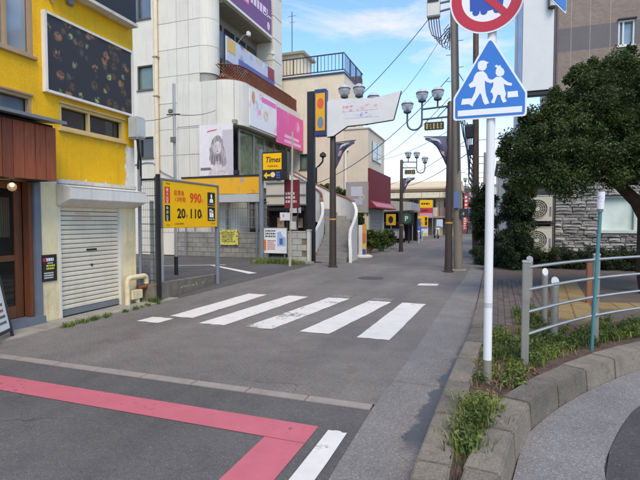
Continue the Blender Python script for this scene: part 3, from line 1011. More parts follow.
def print_mat(name, cols, scale, base, thr=0.5, stretch=(1, 1, 1), soft=0.05):
    """flat print: scattered soft coloured blotches on a base colour"""
    t = NT(name)
    mp = t.n('ShaderNodeMapping'); mp.inputs['Scale'].default_value = stretch
    t.l(t.pos, mp.inputs['Vector'])
    v = t.n('ShaderNodeTexVoronoi'); v.inputs['Scale'].default_value = scale
    t.l(mp.outputs[0], v.inputs['Vector'])
    sc = t.n('ShaderNodeSeparateColor'); t.l(v.outputs['Color'], sc.inputs[0])
    nd = t.n('ShaderNodeValToRGB'); nd.color_ramp.interpolation = 'CONSTANT'
    while len(nd.color_ramp.elements) < len(cols): nd.color_ramp.elements.new(0.5)
    for i, (e, c) in enumerate(zip(nd.color_ramp.elements, cols)):
        e.position = i / len(cols); e.color = s2l(c)
    t.l(sc.outputs[0], nd.inputs['Fac'])
    n = t.noise(scale * 2.2, 4, 0.6, vec=mp.outputs[0])
    m1 = t.maprange(sc.outputs[1], thr - 0.02, thr + 0.02)
    m2 = t.maprange(n, 0.47 - soft, 0.47 + soft)
    m3 = t.maprange(v.outputs['Distance'], 0.55, 0.35)
    k = t.math('MULTIPLY', t.math('MULTIPLY', m1, m2), m3, clamp=True)
    t.color(t.mix(k, s2l(base), nd.outputs['Color']))
    t.b.inputs['Roughness'].default_value = 0.4
    return t.m

# black sign panel on the facade, faded pictures on it
sp = thing('wall_sign', 'large black sign panel with pale frame on the yellow wall', 'sign', (FX, 6.34, 4.2))
MB().box(FX + 0.003, FX + 0.06, 5.44, 7.26, 3.64, 4.80).build('panel', print_mat('food_print', [(150, 104, 72), (96, 74, 52), (170, 176, 120), (120, 96, 64), (84, 84, 70)], 6.5, (48, 47, 50), 0.2), sp)
m = MB()
m.box(FX + 0.003, FX + 0.085, 5.40, 5.44, 3.60, 4.84).box(FX + 0.003, FX + 0.085, 7.26, 7.30, 3.60, 4.84)
m.box(FX + 0.003, FX + 0.083, 5.44, 7.26, 3.60, 3.64).box(FX + 0.003, FX + 0.083, 5.44, 7.26, 4.80, 4.84)
m.build('frame', M_WHITE, sp)
ts = thing('wall_sign', 'plain black sign box with pale lower rim above the larger panel', 'sign', (FX, 6.6, 5.9))
MB().box(FX + 0.003, FX + 0.18, 5.5, 7.28, 5.33, 6.6).build('panel', M_BLACK, ts)
MB().box(FX + 0.003, FX + 0.21, 5.48, 7.30, 5.27, 5.325).build('rim', M_WHITED, ts)
# curved conduit high on the wall
cd_ = MB().tube([(FX + 0.02, 5.28, 5.3)] + [(FX + 0.03, 5.28 + 0.33 * math.sin(a), 5.25 - 0.36 * (1 - math.cos(a)) * 0.9) for a in [i * 0.16 for i in range(1, 9)]], 0.022, 8).build('conduit', M_FRAME, yb, smooth=True)
MB().box(FX + 0.005, FX + 0.07, 5.86, 5.98, 5.13, 5.24).build('junction_box', M_GREYM, yb, bevel=0.01)

# electric meter box on the corner with its pipes
mb_ = thing('meter_box', 'grey electric box with dark pipes on the corner of the yellow building', 'meter box', (-6.38, 7.44, 3.15))
MB().box(-6.45, -6.22, 7.14, 7.40, 3.16, 3.58).build('case', mat('meter_case', (170, 176, 172), 0.5, var=0.1, grime=0.25), mb_, bevel=0.03)
MB().box(-6.235, -6.215, 7.17, 7.37, 3.2, 3.54).build('cover', mat('meter_cover', (186, 190, 184), 0.5, var=0.08, grime=0.2), mb_, bevel=0.01)
MB().tube([(-6.42, 7.42, 3.2), (-6.44, 7.44, 3.05), (-6.45, 7.44, 0.5)], 0.032, 8).build('pipe', M_GREYM, mb_, smooth=True)
MB().tube([(-6.36, 7.32, 3.16), (-6.38, 7.36, 2.95), (-6.42, 7.45, 2.8), (-6.42, 7.45, 2.5), (-6.47, 7.5, 2.3)], 0.026, 8).build('pipe', M_DARK, mb_, smooth=True)
MB().tube([(-6.32, 7.25, 3.17), (-6.32, 7.3, 3.0), (-6.40, 7.36, 2.7), (-6.44, 7.40, 2.62)], 0.018, 6).build('pipe', M_DARK, mb_, smooth=True)

# small black menu poster by the shutter
ps = thing('menu_poster', 'small black poster with red and yellow lettering beside the shutter', 'poster', (FX, 5.43, 0.85))
MB().box(FX + 0.003, FX + 0.02, 5.30, 5.57, 0.65, 1.07).build('board', M_BLACK, ps)
def flat(rgb, name=None, rough=0.5):
    n = name or 'print_%02x%02x%02x' % rgb
    return mat(n, rgb, rough, var=0.05, scale=6)
def bars(seed, y0, y1, z0, z1, rows, x, m, parent, name='lettering', gap=0.4, fill=0.75, nv=(1, 0, 0), rt=(0, 1, 0)):
    """rows of small printed strokes too small to read"""
    rr = random.Random(seed); b = MB(); rt = Vector(rt); n = Vector(nv)
    hh = (z1 - z0) / rows
    for i in range(rows):
        y = y0; zt = z1 - hh * i
        end = y0 + (y1 - y0) * rr.uniform(fill, 1.0)
        while y < end:
            w = hh * rr.uniform(0.35, 0.75)
            o = rt * y + Vector((0, 0, zt - hh * (1 - gap / 2))) + n * x
            b.obox(o, rt * min(w, end - y + 0.001), (0, 0, hh * (1 - gap)), n * 0.002)
            y += w + hh * 0.18
    return tag(b.build(name, m, parent), kind='stuff')
bars(1, 5.37, 5.55, 0.965, 1.02, 1, FX + 0.0205, flat((236, 232, 228)), ps, gap=0.1)
MB().prism([(FX + 0.0205, y, z) for y, z in ell(5.35, 0.99, 0.035, 0.032, 14)], (0.002, 0, 0)).build('emblem', flat((205, 40, 48)), ps)
bars(2, 5.38, 5.53, 0.83, 0.92, 2, FX + 0.0205, flat((232, 214, 60)), ps)
bars(3, 5.34, 5.54, 0.69, 0.80, 3, FX + 0.0205, flat((206, 206, 200)), ps)
bars(4, 5.40, 5.52, 0.925, 0.95, 1, FX + 0.0205, flat((230, 226, 220)), ps)

# sandwich board at the cafe door
sb = thing('sandwich_board', 'white menu sandwich board with black frame on the ground at the cafe door', 'sandwich board', (-6.05, 4.3, 0))
def sboard(dx0, dx1, name, face):
    rt = Vector((-0.5, 0.86, 0)).normalized()
    P = lambda a, z, lift=0: Vector((-5.98, 4.02, 0)) + rt * a + Vector((0.86, 0.5, 0)) * (dx0 + (dx1 - dx0) * z / 1.02 + lift) + Vector((0, 0, z))
    m = MB()
    for a, b_ in ((0, 0.035), (0.495, 0.53)):
        m.prism([P(a, 0.0), P(b_, 0.0), P(b_, 1.02), P(a, 1.02)], Vector((0.86, 0.5, 0)) * 0.03)
    m.prism([P(0.035, 0.98), P(0.495, 0.98), P(0.495, 1.02), P(0.035, 1.02)], Vector((0.86, 0.5, 0)) * 0.028)
    m.prism([P(0.035, 0.10), P(0.495, 0.10), P(0.495, 0.14), P(0.035, 0.14)], Vector((0.86, 0.5, 0)) * 0.028)
    f = m.build('frame', M_BLACK, sb)
    if face:
        MB().prism([P(0.035, 0.14, 0.005), P(0.495, 0.14, 0.005), P(0.495, 0.98, 0.005), P(0.035, 0.98, 0.005)], Vector((0.86, 0.5, 0)) * 0.012).build('face', flat((226, 224, 218)), sb)
        rr = random.Random(5)
        for k, (z0, c) in enumerate(((0.86, (60, 60, 62)), (0.74, (190, 60, 50)), (0.66, (70, 70, 72)), (0.58, (70, 70, 72)), (0.46, (70, 60, 58)), (0.38, (190, 60, 50)), (0.30, (70, 70, 72)), (0.22, (70, 70, 72)))):
            b = MB(); a = 0.07
            while a < 0.40 + rr.uniform(-.06, .05):
                w = rr.uniform(.015, .04)
                b.prism([P(a, z0, .0175), P(a + w, z0, .0175), P(a + w, z0 + .035, .0175), P(a, z0 + .035, .0175)], Vector((0.86, 0.5, 0)) * 0.001)
                a += w + .008
            b.build('lettering', flat(c), sb)
sboard(0.13, -0.06, 'front', True)
sboard(-0.30, -0.09, 'back', False)

# cream pipe guard at the foot of the corner
pg = thing('pipe_guard', 'rusty cream pipe guard at the foot of the yellow corner', 'pipe guard', (-6.38, 7.2, 0))
def arc(c, r, a0, a1, n, ax=(0, 1, 0), ay=(0, 0, 1)):
    ax, ay, c = Vector(ax), Vector(ay), Vector(c)
    return [c + ax * (r * math.cos(RAD(a0 + (a1 - a0) * i / n))) + ay * (r * math.sin(RAD(a0 + (a1 - a0) * i / n))) for i in range(n + 1)]
M_PGC = mat('cream_rusty_paint', (226, 208, 168), 0.55, var=0.1, scale=6, grime=0.3, streak=0.5)
MB().tube([(-6.36, 6.98, 0.0), (-6.36, 6.98, 0.40)] + arc((-6.36, 7.06, 0.44), 0.08, 180, 90, 5)[1:] + arc((-6.36, 7.42, 0.44), 0.08, 90, 0, 5) + [(-6.36, 7.5, 0.36)], 0.05, 10).build('hoop', M_PGC, pg, smooth=True)
MB().tube([(-6.36, 7.5, 0.365), (-6.36, 7.47, 0.30), (-6.40, 7.3, 0.29)], 0.048, 10).build('elbow', M_RUST, pg, smooth=True)
MB().box(-6.42, -6.31, 7.06, 7.34, 0.10, 0.27).build('cover_box', M_PGC, pg, bevel=0.01)
MB().tube([(-6.37, 7.25, 0.0), (-6.37, 7.25, 0.12)], 0.045, 8).build('leg', M_PGC, pg)

# ================================================================ PARKING LOT EDGE
M_WIRE = mat('mesh_wire', (70, 74, 76), 0.5, 0.4)
# low concrete block wall under the price board
lw = thing('low_block_wall', 'low stained concrete wall in front of the parking lot under the price board', 'wall', (-6.3, 9, 0))
A, B = Vector((-6.12, 7.56, 0)), Vector((-6.54, 10.35, 0))
dv = (B - A); LL = dv.length; dv.normalize(); nv = Vector((-dv.y, dv.x, 0))
n = 7
for i in range(n):
    h0 = 0.36 - 0.13 * i / n
    w = LL / n
    o = A + dv * (w * i + 0.003)
    MB().add([o, o + dv * (w - .006), o + dv * (w - .006) + nv * .15, o + nv * .15] + [p + Vector((0, 0, h0 - (0.13 / n if k in (1, 2) else 0))) for k, p in enumerate((o, o + dv * (w - .006), o + dv * (w - .006) + nv * .15, o + nv * .15))],
             [(0, 3, 2, 1), (4, 5, 6, 7), (0, 1, 5, 4), (1, 2, 6, 5), (2, 3, 7, 6), (3, 0, 4, 7)]).build('block', M_CONCD, lw, bevel=0.008)
MB().box(-6.62, -6.14, 7.48, 7.62, 0, 0.34).build('return_wall', M_CONCD, lw, bevel=0.008)
t = NT('chalk_marks')
t.color(s2l((168, 160, 144))); t.b.inputs['Roughness'].default_value = 0.9
rr = random.Random(12); b = MB()
for k in range(26):
    s_ = 0.9 + rr.uniform(0, 1.5); zz = 0.17 - 0.03 * s_ + rr.uniform(-.025, .03)
    o = A + dv * s_ - nv * 0.0015 + Vector((0, 0, zz))
    b.obox(o, dv * rr.uniform(.03, .08), (0, 0, rr.uniform(.012, .035)), -nv * 0.002)
b.build('flaked_patch', t.m, lw)

# wire mesh gate panel between the building and the post
mg = thing('mesh_fence_panel', 'dark wire mesh fence panel beside the yellow building', 'fence', (-6.35, 7.55, 0))
MB().box(-6.13, -6.06, 7.52, 7.59, 0.0, 2.52).build('post', M_DARK, mg, bevel=0.008)
MB().box(-6.56, -6.13, 7.54, 7.575, 2.40, 2.44).build('rail', M_DARK, mg)
b = MB()
for k in range(9):
    b.tube([(-6.54 + 0.046 * k, 7.555, 0.36), (-6.54 + 0.046 * k, 7.555, 2.41)], 0.0035, 4)
for k in range(15):
    b.tube([(-6.56, 7.552, 0.42 + 0.14 * k), (-6.12, 7.552, 0.42 + 0.14 * k)], 0.0035 if k % 4 else 0.007, 4)
b.build('mesh', M_WIRE, mg)
MB().box(-6.30, -6.24, 7.555, 7.6, 0.34, 2.0).build('stay', M_GREYM, mg)

# big yellow price board on two posts
pbd = thing('price_board', 'yellow parking price board on two grey posts reading 990 and 20 110', 'sign', (-6.4, 9.2, 0))
BX = -6.42
M_STEEL = mat('painted_grey_steel', (116, 124, 134), 0.5, 0.1, var=0.08, grime=0.15)
MB().tube([(BX - 0.04, 7.98, 0.3), (BX - 0.04, 7.98, 2.52)], 0.055, 12).build('post', M_STEEL, pbd, smooth=True)
MB().tube([(BX - 0.05, 10.27, 0.0), (BX - 0.05, 10.27, 2.50)], 0.055, 12).build('post', M_STEEL, pbd, smooth=True)
MB().box(BX - 0.10, BX, 8.10, 10.20, 1.45, 2.46).build('panel', mat('sign_yellow', (250, 186, 14), 0.4, var=0.03, scale=1.5), pbd, bevel=0.01)
MB().box(BX - 0.11, BX + 0.012, 8.08, 10.22, 2.465, 2.50).box(BX - 0.11, BX + 0.008, 8.06, 8.098, 1.44, 2.463).box(BX - 0.11, BX + 0.008, 10.202, 10.24, 1.44, 2.463).build('frame', M_STEEL, pbd)
KX = BX + 0.0005
blk, rd, org, wht = flat((34, 28, 26)), flat((214, 52, 40)), flat((232, 74, 30)), flat((240, 238, 230))
RT, UP = (0, 1, 0), (0, 0, 1)
MB().box(KX, KX + .003, 8.17, 8.34, 1.98, 2.33).build('red_tab', rd, pbd)
MB().box(KX, KX + .003, 8.17, 8.34, 1.60, 1.94).build('black_tab', blk, pbd)
for z, s_ in ((2.235, '最'), (2.145, '大'), (2.055, '料'), (1.985, '金')):
    text(s_, (KX + .003, 8.205, z), RT, UP, 0.085, wht, pbd)
for z, s_ in ((1.85, '時'), (1.76, '間'), (1.67, '料'), (1.61, '金')):
    text(s_, (KX + .003, 8.205, z), RT, UP, 0.075, wht, pbd)
text('駐車後', (KX, 8.48, 2.17), RT, UP, 0.13, rd, pbd, bold=0.006, width=0.36)
text('12時間', (KX, 8.49, 2.03), RT, UP, 0.12, rd, pbd, bold=0.006, width=0.37)
text('990', (KX, 9.05, 2.03), RT, UP, 0.30, org, pbd, bold=0.03, width=0.45)
text('円', (KX, 9.50, 2.04), RT, UP, 0.09, org, pbd, bold=0.005)
text('20', (KX, 8.58, 1.67), RT, UP, 0.29, blk, pbd, bold=0.03, width=0.30)
text('分', (KX, 8.88, 1.68), RT, UP, 0.09, blk, pbd, bold=0.005)
text('110', (KX, 9.02, 1.67), RT, UP, 0.29, blk, pbd, bold=0.03, width=0.43)
text('円', (KX, 9.46, 1.68), RT, UP, 0.09, blk, pbd, bold=0.005)
text('入出庫24時間可', (KX, 8.48, 1.52), RT, UP, 0.05, blk, pbd)
text('Times', (KX, 8.20, 1.50), RT, UP, 0.05, blk, pbd, shear=0.3)
text('Times', (KX, 8.20, 2.38), RT, UP, 0.06, blk, pbd, shear=0.3, bold=0.01)
text('24h 24台', (KX, 9.90, 1.52), RT, UP, 0.05, blk, pbd)
for z0 in (1.96, 1.60):
    MB().box(KX, KX + .003, 9.77, 10.10, z0, z0 + 0.34).build('pictogram_panel', blk, pbd)
I0 = (KX + .0035, 9.77, 1.96)
poly_sign('attendant', ell(0.165, 0.235, 0.035, 0.04, 14), I0, RT, UP, .002, wht, pbd)
poly_sign('attendant_cap', [(0.125, 0.265), (0.205, 0.265), (0.195, 0.285), (0.165, 0.30), (0.135, 0.285)], I0, RT, UP, .0025, wht, pbd)
poly_sign('attendant_body', [(0.085, 0.09), (0.095, 0.165), (0.135, 0.19), (0.195, 0.19), (0.235, 0.165), (0.245, 0.09)], I0, RT, UP, .002, wht, pbd)
text('サービス', (KX + .0035, 9.80, 1.985), RT, UP, 0.05, wht, pbd, width=0.27)
I0 = (KX + .0035, 9.77, 1.60)
poly_sign('ticket_machine', [(0.08, 0.09), (0.17, 0.09), (0.17, 0.29), (0.08, 0.29)], I0, RT, UP, .002, wht, pbd)
poly_sign('ticket_slot', [(0.10, 0.21), (0.15, 0.21), (0.15, 0.25), (0.10, 0.25)], I0, RT, UP, .0025, blk, pbd, lift=.0005)
poly_sign('customer', ell(0.215, 0.235, 0.026, 0.03, 12), I0, RT, UP, .002, wht, pbd)
poly_sign('customer_body', [(0.18, 0.09), (0.18, 0.18), (0.2, 0.2), (0.24, 0.195), (0.255, 0.17), (0.255, 0.09)], I0, RT, UP, .002, wht, pbd)
text('精算機', (KX + .0035, 9.81, 1.625), RT, UP, 0.05, wht, pbd, width=0.25)

# pale post and thin service pole in the lot
wp = thing('lot_post', 'short white square post behind the price board', 'post', (-7.55, 9.35, 0))
MB().box(-7.62, -7.46, 9.28, 9.44, 0, 1.9).build('shaft', M_WHITED, wp, bevel=0.01)
MB().box(-7.68, -7.40, 9.2, 9.5, 0, 0.06).build('foot', M_CONC, wp, bevel=0.01)
sv = thing('service_pole', 'thin pale steel service pole with brackets standing in the parking lot', 'pole', (-8.66, 11.5, 0))
MB().tube([(-8.66, 11.5, 0.0), (-8.66, 11.5, 0.55)], 0.06, 10).build('base', M_DARK, sv, smooth=True)
MB().tube([(-8.66, 11.5, 0.55), (-8.66, 11.5, 5.6)], 0.045, 10).build('shaft', mat('galvanised', (178, 180, 178), 0.4, 0.4, var=0.1), sv, smooth=True)
MB().box(-8.83, -8.70, 11.42, 11.5, 4.75, 4.87).build('camera_box', M_GREYM, sv, bevel=0.02)
MB().tube([(-8.9, 11.47, 4.72), (-8.45, 11.47, 4.70)], 0.018, 6).build('bracket', M_DARK, sv)
MB().box(-8.74, -8.58, 11.41, 11.47, 3.9, 4.05).build('clamp', M_GREYM, sv)

# block wall along the back of the lot, separate blocks
def block_wall(name, label, x0, x1, y, z1, bw, bh, thick, m, pillar=None):
    w = thing(name, label, 'wall', ((x0 + x1) / 2, y, 0))
    rows = int(round(z1 / bh))
    proto = MB().box(0.006, bw - 0.006, -thick / 2, thick / 2, 0.005, bh - 0.005).build('block', m, None, bevel=0.006)
    half = MB().box(0.006, bw / 2 - 0.006, -thick / 2, thick / 2, 0.005, bh - 0.005).build('block', m, None, bevel=0.006)
    for r in range(rows):
        x = x0
        if r % 2:
            inst(half, 'block', (x, y, r * bh), w); x += bw / 2
        while x + bw <= x1 + 1e-6:
            inst(proto, 'block', (x, y + R.uniform(-.003, .003), r * bh), w); x += bw
    MB().box(x0, x1, y - thick / 2 + 0.025, y + thick / 2 - 0.025, 0, z1 - 0.01).build('mortar', M_CONCD, w)
    MB().box(x0 - .01, x1 + .01, y - thick / 2 - 0.012, y + thick / 2 + 0.012, z1 + 0.002, z1 + 0.06).build('coping', m, w, bevel=0.008)
    bpy.data.objects.remove(proto); bpy.data.objects.remove(half)
    return w
M_BLOCK = mat('concrete_block', (142, 138, 130), 0.9, var=0.14, scale=3, grime=0.5, bump=0.4, bscale=60, island=0.12, streak=0.4)
block_wall('block_wall', 'grey concrete block wall along the back of the parking lot', -13.6, -8.8, 18.0, 1.05, 0.4, 0.21, 0.13, M_BLOCK)
block_wall('block_wall', 'short pale block wall panel beside the dark stair gate', -7.25, -6.45, 16.55, 1.15, 0.4, 0.23, 0.13, mat('pale_concrete_block', (176, 172, 162), 0.9, var=0.1, scale=3, grime=0.3, bump=0.3, streak=0.4))
MB_ = thing('gate_pillar', 'narrow white gate pillar beside the tall black pole', 'pillar', (-6.36, 16.5, 0))
MB().box(-6.42, -6.30, 16.42, 16.6, 0, 1.22).build('shaft', M_WHITED, MB_, bevel=0.01)
MB().box(-6.44, -6.28, 16.40, 16.62, 1.223, 1.27).build('cap', M_WHITED, MB_, bevel=0.01)

# pipe and wire fence above the block wall
wf = thing('wire_fence', 'wire fence with pipe rails on top of the back block wall', 'fence', (-11, 18, 1.1))
for k in range(6):
    MB().tube([(-13.4 + 0.9 * k, 18.0, 1.1), (-13.4 + 0.9 * k, 18.0, 2.45)], 0.022, 6).build('post', M_GREYM, wf)
for z in (1.35, 1.75, 2.15, 2.42):
    MB().tube([(-13.5, 17.985, z), (-8.8, 17.985, z)], 0.014, 6).build('rail', M_GREYM, wf)
b = MB()
for k in range(38):
    x = -13.4 + 0.125 * k
    b.tube([(x, 17.98, 1.12), (x, 17.98, 2.42)], 0.004, 4)
b.build('mesh', M_WIRE, wf)
nb = tag(MB().box(-11.1, -10.22, 17.86, 17.9, 0.55, 1.22).build('notice_board', print_mat('yellow_notice', [(120, 110, 40), (90, 84, 40)], 9, (206, 196, 96), 0.4)), 'faded yellow notice board hung on the back block wall', 'notice board')
bars(9, -11.03, -10.3, 0.66, 1.14, 6, 0.0, flat((120, 112, 60)), nb, rt=(1, 0, 0), nv=(0, -1, 0)).location = (0, 17.8575, 0)

# long yellow sign on the fence (its print is illegible)
ys_ = thing('long_yellow_sign', 'long yellow sign board hung above the back block wall', 'sign', (-10.8, 17.8, 3.1))
MB().box(-13.0, -9.15, 17.78, 17.84, 2.78, 3.50).build('panel', print_mat('yellow_sign_print', [(150, 150, 160), (206, 80, 70), (220, 150, 60), (170, 150, 90)], 2.6, (232, 168, 24), 0.55), ys_)
MB().box(-13.05, -9.1, 17.76, 17.86, 3.503, 3.58).build('top_rail', M_DARK, ys_)
MB().box(-12.2, -9.15, 17.79, 17.83, 2.42, 2.76).build('grey_strip', flat((176, 178, 176)), ys_)
MB().tube([(-12.9, 17.87, 0), (-12.9, 17.87, 3.5)], 0.04, 8).build('post', M_GREYM, ys_)
MB().tube([(-9.3, 17.87, 0), (-9.3, 17.87, 3.5)], 0.04, 8).build('post', M_GREYM, ys_)
MB().box(-10.35, -10.08, 17.72, 17.84, 3.585, 3.8).build('spotlight', M_DARK, ys_, bevel=0.03)

# Times lamp sign on its grey pole
tsn = thing('parking_sign', 'yellow and black parking sign box with arrow on a grey pole', 'sign', (-8.28, 16.3, 0))
tsn['label'] = 'yellow and black parking sign box with arrow on a grey pole'
MB().tube([(-8.28, 16.33, 0), (-8.28, 16.33, 4.36)], 0.09, 12).build('pole', M_STEEL, tsn, smooth=True)
MB().box(-8.18, -7.14, 16.2, 16.46, 3.16, 4.24).build('case', M_BLACK, tsn, bevel=0.015)
MB().box(-8.14, -7.36, 16.188, 16.199, 3.56, 4.18).build('yellow_panel', mat('sign_yellow', (250, 186, 14)), tsn)
RX, FY = (1, 0, 0), 16.187
text('Times', (-8.05, FY, 3.84), RX, UP, 0.30, blk, tsn, bold=0.02, shear=0.25, width=0.62, depth=0.002)
text('PARKING', (-7.94, FY, 3.66), RX, UP, 0.10, blk, tsn, bold=0.01, width=0.42, depth=0.002)
yl = flat((240, 196, 40))
O_ = (-8.18, 16.199, 3.16)
poly_sign('arrow', [(0.06, 0.19), (0.20, 0.32), (0.20, 0.23), (0.34, 0.23), (0.34, 0.15), (0.20, 0.15), (0.20, 0.06)], O_, RX, UP, .004, yl, tsn)
poly_sign('round_mark', ell(0.45, 0.21, 0.10, 0.10, 18), O_, RX, UP, .004, flat((232, 206, 150)), tsn)
bars(21, 0.60, 0.80, 0.05, 0.33, 3, 0.0, flat((80, 100, 190)), tsn, rt=(1, 0, 0), nv=(0, -1, 0)).location += Vector((-8.18, 16.197, 3.16))

# rules poster at the corner of the lot
rp = thing('rules_poster', 'white rules board with orange and blue print at the lot corner', 'sign', (-7.7, 16.4, 0))
MB().box(-8.2, -7.24, 16.38, 16.41, 0.35, 1.32).build('board', flat((222, 222, 222)), rp)
MB().box(-8.22, -7.22, 16.375, 16.415, 1.322, 1.35).box(-8.22, -8.202, 16.375, 16.415, 0.33, 1.32).box(-7.238, -7.22, 16.375, 16.415, 0.33, 1.32).build('frame', M_GREYM, rp)
O_ = (-8.2, 16.3795, 0.35)
poly_sign('orange_print', [(0, 0.1), (0.09, 0.1), (0.09, 0.52), (0, 0.52)], O_, RX, UP, .002, flat((226, 124, 48)), rp)
poly_sign('blue_print', [(0.56, 0.28), (0.92, 0.28), (0.92, 0.6), (0.8, 0.66), (0.7, 0.86), (0.56, 0.8)], O_, RX, UP, .002, flat((150, 176, 208)), rp)
poly_sign('blue_print', [(0.66, 0.34), (0.80, 0.34), (0.80, 0.58), (0.66, 0.58)], O_, RX, UP, .003, flat((70, 100, 150)), rp)
bars(22, 0.05, 0.5, 0.60, 0.92, 3, 0, flat((70, 70, 76)), rp, rt=(1, 0, 0), nv=(0, -1, 0)).location += Vector((-8.2, 16.3795, 0.35))
bars(23, 0.14, 0.5, 0.12, 0.52, 5, 0, flat((170, 90, 90)), rp, rt=(1, 0, 0), nv=(0, -1, 0)).location += Vector((-8.2, 16.3795, 0.35))
for x in (-8.1, -7.35):
    MB().tube([(x, 16.44, 0), (x, 16.44, 1.3)], 0.025, 6).build('leg', M_GREYM, rp)

# cream strip of rubble and weeds along the lot corner
tp_ = thing('lot_kerb', None, None, (-7.3, 16.2, 0)); struct(tp_)
for k in range(5):
    MB().box(-8.5 + 0.5 * k, -8.02 + 0.5 * k, 16.05, 16.2, -0.02, 0.09 + R.uniform(0, .02)).build('kerb_stone', M_CONC, tp_, bevel=0.015)

# thin pole with meter box and small plate
tpo = thing('meter_pole', 'thin pale pole with a grey meter box beside the rules board', 'pole', (-6.5, 15.05, 0))
MB().tube([(-6.53, 15.05, 0), (-6.45, 15.05, 2.5), (-6.42, 15.05, 4.7)], 0.05, 8, 0.03).build('shaft', mat('weathered_pole', (168, 160, 146), 0.6, var=0.15, grime=0.2), tpo, smooth=True)
MB().box(-6.48, -6.28, 14.96, 15.06, 1.30, 1.58).build('meter_box', flat((186, 186, 178)), tpo, bevel=0.015)
MB().box(-6.88, -6.5, 14.98, 15.0, 1.62, 1.90).build('plate', print_mat('plate_print', [(190, 80, 80), (150, 150, 160)], 9, (206, 206, 206), 0.5), tpo)
mr = thing('maroon_sign', 'maroon vertical sign board behind the thin meter pole', 'sign', (-7.15, 16.7, 2.1))
MB().box(-7.48, -6.85, 16.7, 16.78, 2.1, 3.2).build('panel', flat((112, 34, 46)), mr, bevel=0.01)
bars(31, -7.42, -6.92, 2.28, 2.75, 3, 0, flat((214, 190, 190)), mr, rt=(1, 0, 0), nv=(0, -1, 0)).location += Vector((0, 16.699, 0))
MB().box(-7.40, -7.36, 16.72, 16.76, 1.2, 2.1).build('support', M_DARK, mr)
MB().box(-6.95, -6.91, 16.72, 16.76, 0, 2.1).build('support', M_DARK, mr)

# tall black pole with the yellow vertical sign
bp = thing('pole_sign', 'tall black pole carrying a vertical yellow sign with navy ends', 'sign', (-6.42, 16.9, 0))
MB().box(-6.56, -6.28, 16.8, 17.0, 0, 6.55).build('pole', M_DARK, bp, bevel=0.01)
MB().box(-6.24, -5.76, 16.72, 17.0, 4.82, 6.58).build('case', mat('navy_case', (48, 60, 104), 0.4), bp, bevel=0.02)
MB().box(-6.18, -5.80, 16.708, 16.719, 5.02, 6.42).build('face', flat((226, 164, 34)), bp)
O_ = (-6.18, 16.719, 5.02)
poly_sign('red_mark', ell(0.20, 1.02, 0.13, 0.20, 16), O_, RX, UP, .014, flat((222, 92, 50)), bp)
poly_sign('blue_mark', ell(0.20, 0.30, 0.12, 0.22, 16), O_, RX, UP, .014, flat((112, 128, 150)), bp)
MB().box(-6.28, -6.24, 16.85, 16.95, 5.1, 5.2).box(-6.28, -6.24, 16.85, 16.95, 6.2, 6.3).build('bracket', M_DARK, bp)

# ================================================================ WHITE FOUR-STOREY BUILDING
M_TILE = mat('white_cladding', (216, 210, 196), 0.45, var=0.04, scale=1.2, grime=0.10, island=0.07, streak=0.28)
M_TILEJ = mat('cladding_joint', (150, 148, 140), 0.8)
M_SOFF = mat('grey_soffit', (150, 146, 132), 0.8, var=0.08, grime=0.2)
wb = thing('white_building', 'tall white panel clad building with rounded corner behind the parking lot', 'building', (-13, 20, 0))
YW = 18.2
# side wall facing the camera: plain part with windows left of the drainpipe
wall_grid((-24, YW, 0), (1, 0, 0), (0, 0, 1), 24 - 14.55, 17.5, [(24 - 16.1, 24 - 14.95, 11.1, 12.4), (24 - 15.78, 24 - 14.88, 7.8, 8.95), (24 - 15.75, 24 - 14.9, 4.6, 5.6)], 0.2).build('wall', M_TILE, wb)
def ywindow(x0, x1, z0, z1, y, parent, fm, gm, mull=(), fw=0.05, dep=0.14, label=None):
    m = MB()
    m.box(x0, x0 + fw, y + 0.02, y + dep, z0, z1).box(x1 - fw, x1, y + 0.02, y + dep, z0, z1)
    m.box(x0 + fw, x1 - fw, y + 0.022, y + dep, z0, z0 + fw).box(x0 + fw, x1 - fw, y + 0.022, y + dep, z1 - fw, z1)
    for q in mull:
        m.box(q - fw / 2, q + fw / 2, y + 0.03, y + dep - 0.01, z0 + fw, z1 - fw)
    w = m.build('window', fm, parent)
    e = [x0 + fw] + list(mull) + [x1 - fw]
    for k, (a, b) in enumerate(zip(e, e[1:])):
        MB().box(a, b, y + dep + 0.012 * (k % 2), y + dep + 0.01 + 0.012 * (k % 2), z0 + fw, z1 - fw).build('pane', gm, w)
    MB().box(x0 - 0.03, x1 + 0.03, y - 0.05, y + 0.018, z0 - 0.05, z0 - 0.003).build('sill', fm, w)
    return w
M_WFRAME = mat('bronze_frame', (92, 88, 80), 0.5, 0.2)
M_GREENG = glass('green_reflecting_glass', (98, 116, 104), 0.1)
ywindow(-16.1, -14.95, 11.1, 12.4, YW, wb, M_WFRAME, M_GLASS, (-15.7,))
ywindow(-15.78, -14.88, 7.8, 8.95, YW, wb, M_WFRAME, M_GREENG)
ywindow(-15.75, -14.9, 4.6, 5.6, YW, wb, M_WFRAME, M_GLASSD)
# cladding panels right of the pipe, one object each
MB().box(-14.55, -12.88, YW + 0.02, YW + 0.3, 0, 17.5).build('panel_backing', M_TILEJ, wb)
rows = [-0.2, 1.05, 2.28, 3.5, 4.65, 5.85, 7.05, 8.28, 9.50, 10.72, 11.95, 13.2, 14.4, 15.6]
colsx = [-14.55, -13.53, -12.885, -12.30]
for z0, z1 in zip(rows, rows[1:]):
    for x0, x1 in zip(colsx, colsx[1:]):
        MB().box(x0 + .008, x1 - .008, YW + R.uniform(-.004, .004), YW + 0.018, max(0, z0) + .008, z1 - .008).build('panel', M_TILE, wb, bevel=0.004)
